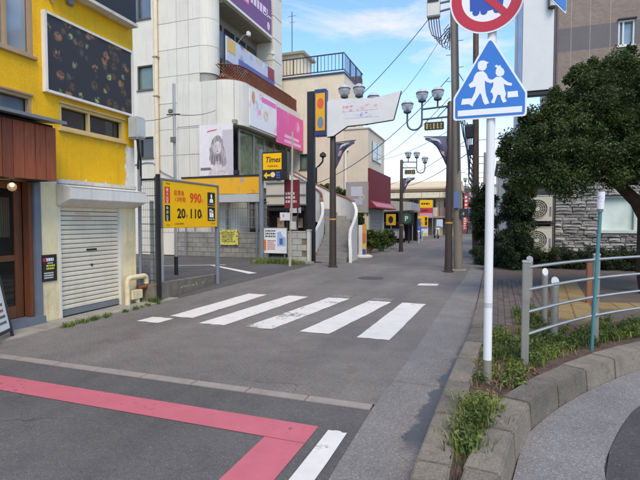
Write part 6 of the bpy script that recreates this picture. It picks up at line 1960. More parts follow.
lobes = [(2.0, 10.5, 3.35, 1.05, 1.0, 0.95), (2.9, 10.7, 3.45, 1.15, 1.1, 1.05), (4.1, 11.2, 3.5, 1.3, 1.2, 1.1), (1.25, 10.1, 3.0, 0.65, 0.7, 0.62),
         (0.78, 9.95, 2.62, 0.42, 0.5, 0.42), (2.2, 10.2, 2.75, 0.8, 0.8, 0.42), (1.7, 10.4, 4.0, 0.6, 0.65, 0.45), (2.75, 10.7, 4.35, 0.75, 0.7, 0.5), (3.7, 10.9, 4.45, 0.9, 0.8, 0.55),
         (3.3, 10.2, 2.75, 0.7, 0.7, 0.5), (1.3, 10.3, 3.6, 0.4, 0.45, 0.35), (0.42, 9.8, 2.52, 0.2, 0.25, 0.26), (1.35, 9.9, 2.42, 0.45, 0.5, 0.3), (4.6, 11.3, 2.9, 0.9, 0.9, 0.6), (0.62, 9.9, 3.0, 0.34, 0.4, 0.36), (0.95, 10.0, 3.45, 0.38, 0.4, 0.3)]
cl = lobes_to_clumps(lobes, 0.30, 0.19, 5, inner=0.3)
rr = random.Random(33)
for (x, y, z) in ((1.15, 10.2, 3.95), (1.5, 10.3, 4.35), (2.05, 10.5, 4.45), (2.5, 10.7, 4.75), (0.95, 10.1, 3.55), (3.2, 10.8, 4.85), (0.32, 9.8, 2.85), (0.7, 9.9, 3.15), (2.9, 10.7, 4.8), (1.8, 10.4, 4.5)):
    for k in range(3):
        cl.append((x + rr.uniform(-.1, .1), y, z + 0.09 * k, 0.10))
leaf_mesh('foliage', M_LEAF, cl, 330, 0.052, 11, tr_, droop=0.15, aspect=0.5)

def shrub(name, label, cat, base, lobes, spacing, r, per, size, seed, m, group=None, stems=4, aspect=0.5, upbias=0.3):
    t = thing(name, label, cat, base, group)
    rr = random.Random(seed)
    b = MB()
    cx, cy = base[0], base[1]
    for k in range(stems):
        L = lobes[k % len(lobes)]
        tx, ty, tz = L[0] + rr.uniform(-.3, .3) * L[3], L[1] + rr.uniform(-.3, .3) * L[4], L[2] + L[5] * 0.4
        b.tube([(cx + rr.uniform(-.06, .06), cy + rr.uniform(-.06, .06), base[2] - .05), ((cx + tx) / 2 + rr.uniform(-.05, .05), (cy + ty) / 2, (base[2] + tz) / 2), (tx, ty, tz)], 0.03, 6, 0.012)
    b.build('stems', M_BARK, t)
    leaf_mesh('foliage', m, lobes_to_clumps(lobes, spacing, r, seed), per, size, seed, t, droop=0.15, aspect=aspect, upbias=upbias)
    return t
shrub('bush', 'tall dark bush below the tree, just right of the white sign pole', 'bush', (0.86, 15.5, 0.1), [(0.86, 15.5, 1.4, 0.46, 0.5, 1.15), (0.70, 15.4, 2.3, 0.32, 0.4, 0.5), (1.05, 15.5, 2.4, 0.35, 0.4, 0.5), (0.86, 15.4, 0.72, 0.44, 0.4, 0.55)], 0.26, 0.16, 170, 0.07, 21, M_LEAFB)
shrub('bush', 'rounded dark bush left of the white sign pole beside the dark utility pole', 'bush', (-0.15, 20.5, 0.0), [(-0.10, 20.5, 1.9, 0.55, 0.6, 1.1), (-0.25, 20.5, 2.6, 0.32, 0.4, 0.5), (0.1, 20.5, 0.9, 0.6, 0.5, 0.8)], 0.30, 0.18, 150, 0.08, 22, M_LEAFB)
hd_ = thing('hedge', 'low clipped hedge along the foot of the stone clad wall', 'hedge', (2.6, 16.35, 0.1))
hl = [(0.1 + 0.42 * k, 16.25 + R.uniform(-.06, .06), 0.40, 0.34, 0.36, 0.34 + R.uniform(-.04, .10)) for k in range(16)]
leaf_mesh('foliage', M_LEAFH, lobes_to_clumps(hl, 0.2, 0.12, 8), 110, 0.05, 31, hd_, droop=0.1)
b = MB()
for L in hl:
    b.tube([(L[0], L[1], 0.05), (L[0] + .05, L[1], 0.5)], 0.02, 5)
b.build('stems', M_BARK, hd_)
h2 = thing('hedge', 'small low hedge at the street corner behind the utility pole', 'hedge', (-0.1, 17.9, 0.0))
hl2 = [(-0.28 + 0.3 * k, 17.9, 0.32, 0.28, 0.35, 0.36) for k in range(3)]
leaf_mesh('foliage', M_LEAFH, lobes_to_clumps(hl2, 0.2, 0.12, 9), 110, 0.05, 32, h2, droop=0.1)
for (x, y, z, lab) in ((0.12, 15.9, 1.05, 'white capped garden lamp in the hedge, left one'), (0.55, 15.9, 0.95, 'white capped garden lamp in the hedge, right one')):
    g = thing('garden_lamp', lab, 'lamp', (x, y, 0.1))
    MB().tube([(x, y, 0.05), (x, y, z - 0.2)], 0.03, 8).build('stem', M_DARK, g)
    MB().lathe((x, y, z - 0.2), [(0.05, 0), (0.06, 0.02), (0.06, 0.2), (0.02, 0.24)], 12).build('head', M_WHITE, g, smooth=True)

# weeds and grass in the planting bed
def blades(name, spots, per, hgt, wid, seed, m, spread, lean=0.7):
    rng = np.random.default_rng(seed)
    S = np.array(spots, float); n = len(S) * per
    c = np.repeat(S[:, :3], per, axis=0); k = np.repeat(S[:, 3], per)[:, None]
    c[:, :2] += rng.normal(size=(n, 2)) * spread * k
    a = rng.random(n) * 2 * np.pi
    d = np.stack([np.cos(a), np.sin(a), np.zeros(n)], 1)
    s = np.stack([-np.sin(a), np.cos(a), np.zeros(n)], 1)
    h = hgt * k * (0.5 + rng.random((n, 1)))
    l = lean * h * (0.2 + rng.random((n, 1)))
    w = wid * (0.6 + 0.8 * rng.random((n, 1)))
    Zv = np.array([[0, 0, 1.0]])
    p0 = c - s * w / 2; p1 = c + s * w / 2
    m0 = c + d * l * 0.35 + Zv * h * 0.6
    q0 = m0 - s * w * 0.4; q1 = m0 + s * w * 0.4
    tp = c + d * l + Zv * h * (1 - 0.25 * rng.random((n, 1)))
    V = np.stack([p0, p1, q1, q0, tp], 1).reshape(-1, 3)
    F = np.arange(n) * 5
    loops = np.stack([F, F + 1, F + 2, F, F + 2, F + 3, F + 3, F + 2, F + 4], 1).ravel()
    me = bpy.data.meshes.new(name)
    me.vertices.add(len(V)); me.vertices.foreach_set('co', V.ravel())
    me.loops.add(len(loops)); me.loops.foreach_set('vertex_index', loops)
    me.polygons.add(3 * n); me.polygons.foreach_set('loop_start', np.arange(3 * n) * 3)
    me.update(calc_edges=True); me.materials.append(m)
    o = bpy.data.objects.new(name, me); col.objects.link(o)
    return o
M_GRASS = leaf_material('grass_blade', (0.070, 0.115, 0.022, 1), (0.25, 0.34, 0.08, 1), 0.3)
M_STRAW = leaf_material('dry_blade', (0.20, 0.16, 0.07, 1), (0.42, 0.34, 0.18, 1), 0.2)
rr = random.Random(77)
spots, dry, weeds = [], [], []
for _ in range(26):      # clump at the pinched front end of the bed
    y = rr.uniform(2.95, 3.75); xa, xb = lerp_path(KB, y) + 0.26, kr_x(y) - 0.17
    spots.append((rr.uniform(min(xa, xb), max(xa, xb)), y, 0.145, rr.uniform(.8, 1.25)))
for _ in range(34):      # around the sign pole and along the left kerb
    y = rr.uniform(4.25, 6.4); x = lerp_path(KB, y) + 0.30 + rr.random() ** 1.6 * 0.35
    spots.append((x, y, 0.145, rr.uniform(.5, 1.0)))
for _ in range(270):     # thick band under the guard rail
    k = rr.random(); i = k * (len(FS) - 1); p = FS[int(i)]
    off = rr.gauss(0.08, 0.26)
    off = max(off, 0.0)
    spots.append((p.x - off * 0.75, p.y + off * 0.6, 0.14, rr.uniform(.35, 1.0)))
for _ in range(26):
    y = rr.uniform(6.2, 8.2); spots.append((rr.uniform(0.45, 1.0), y, 0.145, rr.uniform(.4, .9)))
for s_ in spots:
    if rr.random() < 0.8: dry.append((s_[0] + rr.uniform(-.06, .06), s_[1] + rr.uniform(-.06, .06), s_[2], s_[3] * .9))
    weeds.append((s_[0], s_[1], s_[2] + 0.06, 0.10 * s_[3]))
tag(blades('grass', [s for s in spots if (s[0] - .02) ** 2 + (s[1] - 4.38) ** 2 > .07], 62, 0.10, 0.0075, 1, M_GRASS, 0.055), 'green grass and weeds growing in the kerbside planting bed', 'grass', kind='stuff')
tag(blades('dry_grass', dry, 26, 0.10, 0.005, 2, M_STRAW, 0.07, 1.1), 'dry straw coloured grass among the weeds in the planting bed', 'grass', kind='stuff')
o = leaf_mesh('weeds', M_LEAFP, weeds, 34, 0.036, 3, None, droop=0.2, aspect=0.55, upbias=0.9); tag(o, 'small broad leaved weeds in the kerbside planting bed', 'weeds', kind='stuff')
lit = [(x, y, 0.165, 0.03) for x, y in ((rr.uniform(-0.05, 0.5), rr.uniform(4.0, 5.6)) for _ in range(70)) if x < kr_x(y) - 0.26]
o = leaf_mesh('leaf_litter', mat('dead_leaf', (128, 96, 66), 0.8, var=0.3, island=0.3), lit, 8, 0.03, 4, None, aspect=0.6, upbias=2.0); tag(o, 'scattered dead leaves on the bare soil', 'leaf litter', kind='stuff')
# weeds along the left footing and lot corner
lsp = [(-5.97 + rr.uniform(-.04, .05), rr.uniform(5.2, 7.5), 0.0, rr.uniform(.3, .7)) for _ in range(22)] + [(rr.uniform(-6.3, -6.0), 7.45 + rr.uniform(-.1, .1), 0.0, rr.uniform(.5, .9)) for _ in range(8)]
lsp += [(rr.uniform(-8.3, -6.4), rr.uniform(15.6, 16.1), 0.0, rr.uniform(.9, 1.9)) for _ in range(60)]
tag(blades('grass', lsp, 40, 0.12, 0.008, 5, M_GRASS, 0.06), 'weeds along the wall foot and at the parking lot corner', 'grass', kind='stuff')

# potted shrubs in front of the beige shop
shrub('shrub', 'taller green shrub behind the striped shop banner', 'shrub', (-6.1, 22.4, 0), [(-6.1, 22.4, 1.1, 0.35, 0.4, 0.95), (-5.9, 22.4, 1.9, 0.25, 0.3, 0.4)], 0.24, 0.14, 110, 0.09, 51, M_LEAFP)
for k, (x, y, s_, lab) in enumerate(((-5.55, 22.6, 0.9, 'leafy shrub in a terracotta pot by the red awning shop'), (-5.2, 24.0, 0.75, 'low bushy plant in a dark pot at the shop kerb'), (-5.35, 26.6, 0.8, 'farther pot plant in front of the grey shop shutter'))):
    t = shrub('pot_plant', lab, 'plant', (x, y, 0.3), [(x, y, 0.65 * s_ + .2, 0.42 * s_, 0.4, 0.42 * s_), (x + .2, y + .1, 0.5, 0.3 * s_, 0.3, 0.3)], 0.22, 0.13, 110, 0.10, 60 + k, M_LEAFP)
    MB().lathe((x, y, 0), [(0.13, 0), (0.19, 0.32), (0.2, 0.34), (0.17, 0.34)], 14).build('pot', mat('pot_%d' % k, ((150, 96, 70), (80, 78, 76), (168, 150, 128))[k], 0.8), t, smooth=True)
shrub('shrub', 'small shrub growing over the stair parapet by the beige wall', 'shrub', (-7.7, 22.6, 2.6), [(-7.7, 22.6, 3.1, 0.7, 0.35, 0.3), (-7.0, 22.6, 2.9, 0.5, 0.3, 0.25)], 0.24, 0.14, 90, 0.09, 71, M_LEAFP)
MB().box(-8.6, -6.5, 22.3, 22.9, 0, 2.6).build('planter_wall', M_STAIR, st)

# ================================================================ SMALL THINGS ALONG THE STREET
gs = thing('box_sign', 'grey box sign on a thin beige post by the curved stairs', 'sign', (-5.35, 21.0, 0))
MB().box(-6.25, -5.2, 21.0, 21.18, 1.98, 3.42).build('panel', print_mat('grey_sign_print', [(130, 126, 160), (196, 190, 190), (150, 146, 150)], 3, (158, 150, 142), 0.5), gs, bevel=0.01)
MB().box(-6.0, -5.45, 20.992, 20.999, 2.75, 3.2).build('pale_patch', flat((186, 186, 196)), gs)
MB().box(-6.0, -5.45, 20.992, 20.999, 2.35, 2.62).build('pale_patch', flat((176, 176, 190)), gs)
MB().tube([(-5.32, 21.1, 0), (-5.32, 21.1, 3.4)], 0.055, 8).build('post', mat('beige_post', (190, 172, 140), 0.6), gs, smooth=True)
bs = thing('banner_stand', 'striped white and orange banner stand on a round white base', 'sign', (-5.15, 20.0, 0))
MB().lathe((-5.15, 20.0, 0), [(0.42, 0), (0.42, 0.06), (0.30, 0.11)], 20).build('base', M_WHITE, bs, smooth=True)
MB().box(-5.36, -5.18, 19.97, 20.03, 0.11, 1.42).build('white_panel', flat((222, 220, 216)), bs, bevel=0.01)
for z0, z1, c in ((1.05, 1.45, (214, 150, 70)), (0.62, 1.04, (206, 110, 70)), (0.36, 0.61, (216, 190, 90)), (0.11, 0.35, (70, 84, 150))):
    MB().box(-5.17, -5.03, 19.97, 20.03, z0, z1).build('stripe', flat(c), bs)
tb = thing('planter_box', 'small reddish wooden planter box at the foot of the stairs', 'planter', (-5.65, 20.2, 0))
MB().box(-5.85, -5.48, 20.1, 20.4, 0, 0.42).build('box', wood('planter_wood', (128, 70, 52)), tb, bevel=0.01)
MB().box(-5.88, -5.45, 20.07, 20.43, 0.423, 0.47).build('rim', wood('planter_wood2', (140, 80, 58)), tb)

# grey flat canopy beyond the red awning
gc = thing('carport', 'grey flat roofed carport beyond the red awning shop', 'building', (-6.4, 35, 0))
MB().prism([(-8.2, 33.6, 2.25), (-5.1, 33.6, 2.38), (-5.1, 33.6, 2.95), (-8.2, 33.6, 3.2)], (0, 4.5, 0)).build('roof', mat('carport_grey', (164, 164, 160), 0.6, var=0.08), gc)
for x in (-8.0, -5.3):
    for y in (33.8, 37.8):
        MB().tube([(x, y, 0), (x, y, 2.3)], 0.06, 8).build('post', M_DARK, gc)
MB().box(-8.2, -5.3, 38.1, 38.3, 0, 2.3).build('rear_wall', M_INT, gc)

def make_car(name, label, loc, rz, paint, kind='car', L=3.9, W=1.6, H=1.5):
    t = thing(name, label, kind, (0, 0, 0))
    hl_ = L / 2
    if kind == 'van':
        prof = [(-hl_, .35), (-hl_, 1.5), (-hl_ + .12, H - .05), (-hl_ + .4, H), (hl_ - 1.1, H), (hl_ - .45, 1.15), (hl_ - .05, .95), (hl_, .7), (hl_, .3)]
    else:
        prof = [(-hl_, .4), (-hl_ - .02, .85), (-hl_ + .15, .98), (-hl_ + .5, H - .1), (-hl_ + 1.0, H), (hl_ - 1.9, H - .02), (hl_ - 1.15, .98), (hl_ - .25, .82), (hl_, .6), (hl_ - .02, .3)]
    MB().prism([(x, -W / 2, z) for x, z in prof], (0, W, 0)).build('body', paint, t, bevel=0.05, smooth=True)
    gx = [(-hl_ + .62, 1.0), (-hl_ + .85, H - .13), (hl_ - 1.95, H - .13), (hl_ - 1.4, 1.0)] if kind != 'van' else [(-hl_ + .3, 1.15), (-hl_ + .4, H - .15), (hl_ - 1.2, H - .15), (hl_ - .75, 1.15)]
    for s in (-1, 1):
        MB().prism([(x, s * (W / 2 + .003), z) for x, z in gx], (0, s * .006, 0)).build('side_window', M_GLASSD, t)
    ws = [(hl_ - 1.80, H - .06), (hl_ - 1.22, 1.02)] if kind != 'van' else [(hl_ - 1.02, H - .07), (hl_ - .5, 1.18)]
    n_ = Vector((ws[0][1] - ws[1][1], 0, ws[1][0] - ws[0][0])).normalized() * 0.01
    MB().prism([Vector((ws[0][0], -W / 2 + .14, ws[0][1])) + n_, Vector((ws[0][0], W / 2 - .14, ws[0][1])) + n_, Vector((ws[1][0], W / 2 - .1, ws[1][1])) + n_, Vector((ws[1][0], -W / 2 + .1, ws[1][1])) + n_], n_).build('windscreen', M_GLASSD, t)
    for x in (-hl_ + .7, hl_ - .7):
        for s in (-1, 1):
            c = Vector((x, s * (W / 2 - .06), .3))
            ty = MB().tube([c - Vector((0, .09, 0)), c + Vector((0, .09, 0))], .3, 18).build('wheel', M_BLACK, t, smooth=True)
            MB().tube([c + Vector((0, s * .06, 0)), c + Vector((0, s * .1, 0))], .18, 12).build('rim', M_ALU, ty)
    for s in (-1, 1):
        MB().box(hl_ - .12, hl_ + .015, s * (W / 2 - .42), s * (W / 2 - .1), .62, .76).build('headlight', flat((220, 224, 230)), t, bevel=.02)
        MB().box(-hl_ - .03, -hl_ + .05, s * (W / 2 - .22), s * (W / 2 - .05), .7, .98).build('tail_light', M_RED, t)
    MB().box(hl_ - .02, hl_ + .02, -.18, .18, .42, .54).build('number_plate', flat((232, 230, 220)), t)
    t.location = loc; t.rotation_euler = (0, 0, rz)
    return t
make_car('parked_car', 'silver white car parked under the grey carport', (-6.9, 36.2, 0), RAD(-78), mat('car_silver', (206, 208, 212), 0.25, 0.2, var=0.02))
make_car('parked_van', 'blue van parked beyond the carport behind the dark lamp', (-6.6, 43.5, 0), RAD(-80), mat('van_blue', (56, 84, 150), 0.3, 0.1, var=0.04), 'van', 4.2, 1.65, 1.85)
nbx = thing('notice_box', 'pale blue white notice panel on a post at the far junction', 'sign', (-4.35, 46.6, 0))
MB().box(-4.65, -4.05, 46.6, 46.66, 1.0, 1.75).build('panel', flat((196, 208, 222)), nbx, bevel=0.02)
MB().tube([(-4.35, 46.7, 0), (-4.35, 46.7, 1.7)], .04, 6).build('post', M_GREYM, nbx)
# scooter
sc = thing('scooter', 'dark motor scooter with white front shield parked at the far corner', 'scooter', (0, 0, 0))
for x in (-.6, .6):
    w = MB().tube([(x, -.05, .22), (x, .05, .22)], .22, 16).build('wheel', M_BLACK, sc, smooth=True)
    MB().tube([(x, -.055, .22), (x, .055, .22)], .1, 10).build('rim', M_ALU, w)
MB().prism([(-.85, -.14, .45), (-.6, -.14, .8), (-.05, -.14, .78), (.0, -.14, .35), (.4, -.14, .3), (.4, -.14, .22), (-.4, -.14, .25)], (0, .28, 0)).build('body', M_DARK, sc, bevel=.03)
MB().prism([(.35, -.2, .25), (.45, -.2, .25), (.62, -.2, .95), (.5, -.2, .98)], (0, .4, 0)).build('front_shield', M_WHITE, sc, bevel=.03)
MB().box(-.75, -.05, -.13, .13, .8, .88).build('seat', M_BLACK, sc, bevel=.03)
MB().tube([(.6, 0, .22), (.48, 0, 1.05)], .03, 8).tube([(.45, -.32, 1.08), (.45, .32, 1.08)], .018, 8).build('handlebar', M_DARK, sc)
MB().sphere((.62, 0, .85), .08, 10, 8).build('headlight', flat((220, 224, 230)), sc, smooth=True)
sc.location = (-4.45, 44.6, 0); sc.rotation_euler = (0, 0, RAD(-70))

# roadside boards at the far corner
M_SY = mat('sign_yellow', (250, 186, 14))
fb = thing('parking_board', 'yellow parking price board standing above a white board at the far corner', 'sign', (-6.3, 47, 0))
MB().box(-7.2, -5.5, 47, 47.1, 1.05, 2.12).build('yellow_panel', M_SY, fb)
MB().box(-7.2, -5.5, 47, 47.1, 0.08, 1.0).build('white_panel', flat((214, 216, 230)), fb)
bars(61, -6.9, -6.0, 1.62, 1.95, 1, 0, rd, fb, rt=(1, 0, 0), nv=(0, -1, 0)).location += Vector((0, 46.998, 0))
bars(62, -6.9, -6.0, 1.2, 1.5, 1, 0, org, fb, rt=(1, 0, 0), nv=(0, -1, 0)).location += Vector((0, 46.998, 0))
for z in (1.2, 1.62):
    MB().box(-5.8, -5.58, 46.985, 46.998, z, z + .36).build('pictogram_panel', blk, fb)
MB().box(-7.15, -5.55, 46.985, 46.998, 0.86, 0.98).build('blue_header', flat((90, 100, 170)), fb)
MB().box(-5.9, -5.55, 46.985, 46.998, 0.15, 0.42).build('yellow_patch', flat((214, 196, 80)), fb)
bars(63, -7.05, -6.0, 0.2, 0.8, 4, 0, flat((140, 140, 170)), fb, rt=(1, 0, 0), nv=(0, -1, 0)).location += Vector((0, 46.998, 0))
for x in (-7.1, -5.6):
    MB().tube([(x, 47.15, 0), (x, 47.15, 2.1)], .04, 6).build('post', M_GREYM, fb)
rb2 = thing('pole_sign', 'yellow over red box sign on a pole above the far parking board', 'sign', (-5.75, 48, 0))
MB().box(-6.45, -5.2, 48, 48.2, 2.95, 3.72).build('yellow_panel', M_SY, rb2)
MB().box(-6.45, -5.2, 48, 48.2, 2.4, 2.93).build('red_panel', flat((190, 50, 50)), rb2)
MB().box(-6.45, -5.2, 48, 48.2, 1.95, 2.38).build('pink_panel', flat((196, 150, 170)), rb2)
bars(64, -6.3, -5.35, 3.2, 3.5, 1, 0, blk, rb2, rt=(1, 0, 0), nv=(0, -1, 0)).location += Vector((0, 47.998, 0))
bars(65, -6.3, -5.5, 2.5, 2.8, 1, 0, flat((60, 30, 34)), rb2, rt=(1, 0, 0), nv=(0, -1, 0)).location += Vector((0, 47.998, 0))
MB().tube([(-5.2, 48.3, 0), (-5.2, 48.3, 3.7)], .06, 8).build('pole', M_GREYM, rb2)
pk = thing('parking_sign', 'round green and white P sign on a dark board by the dark lamp', 'sign', (-5.4, 34, 0))
MB().box(-6.0, -4.9, 33.4, 33.46, 1.35, 2.25).build('board', M_BLACK, pk)
MB().prism([(x, 33.398, z) for x, z in ell(-5.42, 1.8, .36, .38, 24)], (0, -.01, 0)).build('disc', flat((44, 84, 66)), pk)
text('P', (-5.55, 33.387, 1.6), RX, UP, .5, flat((200, 220, 206)), pk, bold=.02)
MB().tube([(-5.0, 33.5, 0), (-5.0, 33.5, 2.2)], .04, 6).build('post', M_GREYM, pk)
y2 = thing('small_sign', 'small yellow sign with dark symbol left of the P sign', 'sign', (-6.5, 33.5, 1.3))
MB().box(-6.9, -6.2, 33.42, 33.48, 1.3, 2.1).build('panel', flat((206, 160, 40)), y2)
MB().prism([(x, 33.418, z) for x, z in ell(-6.55, 1.7, .18, .26, 14)], (0, -.004, 0)).build('symbol', blk, y2)
MB().tube([(-6.55, 33.52, 0), (-6.55, 33.52, 1.3)], .04, 6).build('post', M_GREYM, y2)
# pipe barriers
for k, (x, y, lab) in enumerate(((-4.5, 33.0, 'pale pipe barrier at the kerb before the far junction, near one'), (-4.75, 36.5, 'pale pipe barrier at the kerb before the far junction, far one'))):
    g = thing('pipe_barrier', lab, 'barrier', (x, y, 0), 'pipe barriers at the kerb')
    m_ = mat('barrier_pale', (176, 186, 196), 0.4, 0.2)
    MB().tube([(x, y, 0), (x, y, .75), (x - .02, y + .1, .82), (x - .1, y + 1.3, .82), (x - .12, y + 1.4, .75), (x - .12, y + 1.4, 0)], .035, 8).build('hoop', m_, g, smooth=True)
    MB().tube([(x, y, .45), (x - .12, y + 1.4, .45)], .025, 8).build('bar', m_, g)

# ================================================================ BUILDINGS AT THE FAR END
M_TAN = mat('tan_wall', (206, 188, 156), 0.8, var=0.06, grime=0.12)
tn = thing('apartment_block', 'tan two storey apartment block with balconies facing down the street', 'building', (-8, 55, 0))
MB().box(-22, -2.9, 52.2, 60, 0, 5.1).build('wall', M_TAN, tn)
MB().prism([(-22.3, 51.2, 5.05), (-22.3, 51.2, 5.25), (-22.3, 56, 6.25), (-22.3, 61, 5.25), (-22.3, 61, 5.05)], (19.6, 0, 0)).build('roof', mat('tan_roof', (206, 186, 150), 0.8, var=0.08), tn)
MB().box(-22.2, -2.8, 51.2, 51.3, 4.78, 5.0).build('eave_board', mat('brown_eave', (130, 104, 84), 0.7), tn)
MB().box(-22, -2.9, 51.25, 52.19, 4.1, 4.7).build('upper_fascia', mat('pale_fascia', (220, 206, 178), 0.7), tn)
MB().box(-22, -2.9, 51.2, 52.19, 1.95, 2.1).build('balcony_floor', M_SOFF, tn)
M_BALC = mat('balcony_panel', (150, 112, 104), 0.7, var=0.1)
for k in range(10):
    x = -21.8 + 1.9 * k
    MB().box(x, x + 1.6, 51.25, 51.3, 2.12, 3.05).build('balcony_panel', M_BALC if k % 2 else mat('balcony_pale', (196, 180, 156), 0.7), tn)
    w_ = MB().box(x + .3, x + 1.3, 52.12, 52.19, 2.3, 3.95).build('window', M_GLASSD, tn)
    MB().box(x + .78, x + .82, 52.1, 52.118, 2.3, 3.95).build('frame', M_ALU, w_)
    MB().box(x + .2, x + 1.2, 52.14, 52.19, .1, 1.85).build('door', mat('dark_door', (96, 84, 76), 0.6), tn)
    MB().tube([(x - .1, 51.3, 0), (x - .1, 51.3, 4.8)], .06, 6).build('post', mat('brown_post_far', (104, 76, 62), 0.6), tn)
MB().tube([(-4.05, 50.9, 0), (-4.05, 50.9, 5.3)], .12, 8).build('stair_post', mat('brown_post_far', (104, 76, 62)), tn)
def far_building(name, label, x0, x1, y0, y1, h, wm, seed, cols=3, floors=2, side=-1):
    t = thing(name, label, 'building', ((x0 + x1) / 2, (y0 + y1) / 2, 0))
    MB().box(x0, x1, y0, y1, 0, h).build('wall', wm, t)
    MB().box(x0 - .12, x1 + .12, y0 - .12, y1 + .12, h + .003, h + .2).build('parapet', M_SOFF, t)
    rr = random.Random(seed)
    for f in range(floors):
        for c in range(cols):
            w = (x1 - x0) / cols
            xa = x0 + w * (c + .22); z = 1.0 + f * (h - .6) / floors
            wd = MB().box(xa, xa + w * .56, y0 - .03, y0 - .002, z, z + 1.2).build('window', M_GLASSD, t)
            MB().box(xa - .05, xa + w * .56 + .05, y0 - .09, y0 - .002, z - .1, z - .003).build('sill', M_WHITED, wd)
        n = max(2, int((y1 - y0) / 3))
        xs = x1 if side > 0 else x0
        for c in range(n):
            ya = y0 + (y1 - y0) * (c + .25) / n; z = 1.0 + f * (h - .6) / floors
            a, b_ = (xs + .002, xs + .03) if side > 0 else (xs - .03, xs - .002)
            MB().box(a, b_, ya, ya + 1.4, z, z + 1.2).build('window', M_GLASSD, t)
    return t
far_building('shop_building', 'dark fronted shop building on the left of the far street', -9, -2.45, 61, 68, 5.6, mat('far_dark', (92, 90, 96), 0.8), 1, side=1)
far_building('shop_building', 'pale shop building further up the left of the far street', -9, -2.6, 69, 80, 6.4, mat('far_pale', (196, 190, 180), 0.8), 2, side=1)
far_building('shop_building', 'grey building closing the far left of the street', -10, -3.0, 82, 100, 6.0, mat('far_grey', (150, 150, 152), 0.8), 3, side=1)
far_building('house', 'pale grey house behind the bushes on the right of the street', 0.6, 8, 30, 38, 5.0, mat('far_bluegrey', (140, 144, 150), 0.8), 4)
far_building('shop_building', 'beige building on the right of the far street', 0.2, 9, 62, 84, 6.0, mat('far_beige', (200, 190, 170), 0.8), 5)
far_building('house', 'cream house closing the end of the far street', -4.5, 2.0, 128, 136, 6.0, mat('far_cream', (206, 200, 186), 0.8), 6)
far_building('house', 'grey tiled house beyond the tan apartment block', -20, -11, 64, 72, 6.6, mat('far_grey2', (164, 160, 156), 0.8), 7)
far_building('house', 'low white house left of the carport behind the beige building', -22, -10, 38, 46, 4.6, mat('far_white', (208, 204, 196), 0.8), 8)
for k, (x, y, z, h, c, lab) in enumerate(((-2.2, 60.5, 2.2, 2.8, (176, 50, 60), 'red vertical shop banner on the dark far shop'), (-2.3, 68.6, 2.0, 2.6, (190, 60, 66), 'second red shop banner between the far shops'), (-2.3, 74.0, 2.4, 1.6, (206, 200, 200), 'white vertical shop sign on the pale far shop'), (-2.2, 58.5, 0.4, 1.8, (200, 80, 90), 'low pinkish red shop flag standing at the far kerb'))):
    s_ = thing('shop_banner', lab, 'banner', (x, y, z))
    MB().box(x - .5, x, y, y + .08, z, z + h).build('panel', flat(c), s_)
    MB().tube([(x + .05, y + .04, 0), (x + .05, y + .04, z + h + .1)], .04, 6).build('pole', M_GREYM, s_)
    bars(80 + k, x - .42, x - .1, z + .2, z + h - .2, 5, 0, flat((230, 210, 206)) if k != 2 else rd, s_, rt=(1, 0, 0), nv=(0, -1, 0)).location += Vector((0, y - .001, 0))
for k, (x, y, h, lab) in enumerate(((-2.0, 66, 9, 'thin far utility pole on the left of the far street'), (-0.4, 72, 9, 'thin far utility pole on the right of the far street'), (-0.3, 50, 8.5, 'far utility pole by the junction corner'))):
    t = thing('utility_pole', lab, 'utility pole', (x, y, 0))
    MB().tube([(x, y, 0), (x, y, h)], .15, 8, .1).build('shaft', M_CPOLE, t, smooth=True)
    for z in (h - .4, h - 1.1):
        MB().tube([(x - .8, y, z), (x + .8, y, z)], .05, 6).build('cross_arm', M_GREYM, t)
for k, (x, y, z, w, h, c, lab) in enumerate(((-2.4, 62.5, 3.2, .9, .7, (214, 206, 190), 'small cream projecting sign box on the dark far shop'), (-2.5, 65.5, 2.6, .8, 1.3, (60, 90, 150), 'blue projecting sign box on the dark far shop'), (-2.6, 71.5, 3.6, .9, .9, (210, 170, 60), 'yellow projecting sign box on the pale far shop'), (-2.9, 84.0, 3.0, 1.0, 1.6, (60, 120, 90), 'green projecting sign box on the last grey building'))):
    s_ = thing('shop_sign', lab, 'sign', (x, y, z))
    MB().box(x, x + w, y, y + .25, z, z + h).build('case', flat(c), s_, bevel=.02)
    MB().box(x - .3, x, y + .1, y + .15, z + h * .3, z + h * .3 + .06).box(x - .3, x, y + .1, y + .15, z + h * .7, z + h * .7 + .06).build('bracket', M_DARK, s_)
    bars(90 + k, x + .1, x + w - .1, z + h * .25, z + h * .8, 2, 0, flat((44, 42, 46)), s_, rt=(1, 0, 0), nv=(0, -1, 0)).location += Vector((0, y - .002, 0))
for k, y in enumerate((61.5, 63.0, 64.5)):
    g = thing('goods_crate', ('blue goods crate outside the dark far shop, nearest', 'brown goods crate outside the dark far shop, middle', 'grey goods crate outside the dark far shop, farthest')[k], 'crate', (-2.1, y, 0))
    MB().box(-2.4, -1.9, y, y + .6, 0, .55).build('box', flat(((70, 90, 130), (126, 96, 70), (120, 120, 124))[k]), g, bevel=.02)
    MB().box(-2.42, -1.88, y - .02, y + .62, .553, .62).build('rim', M_DARK, g)
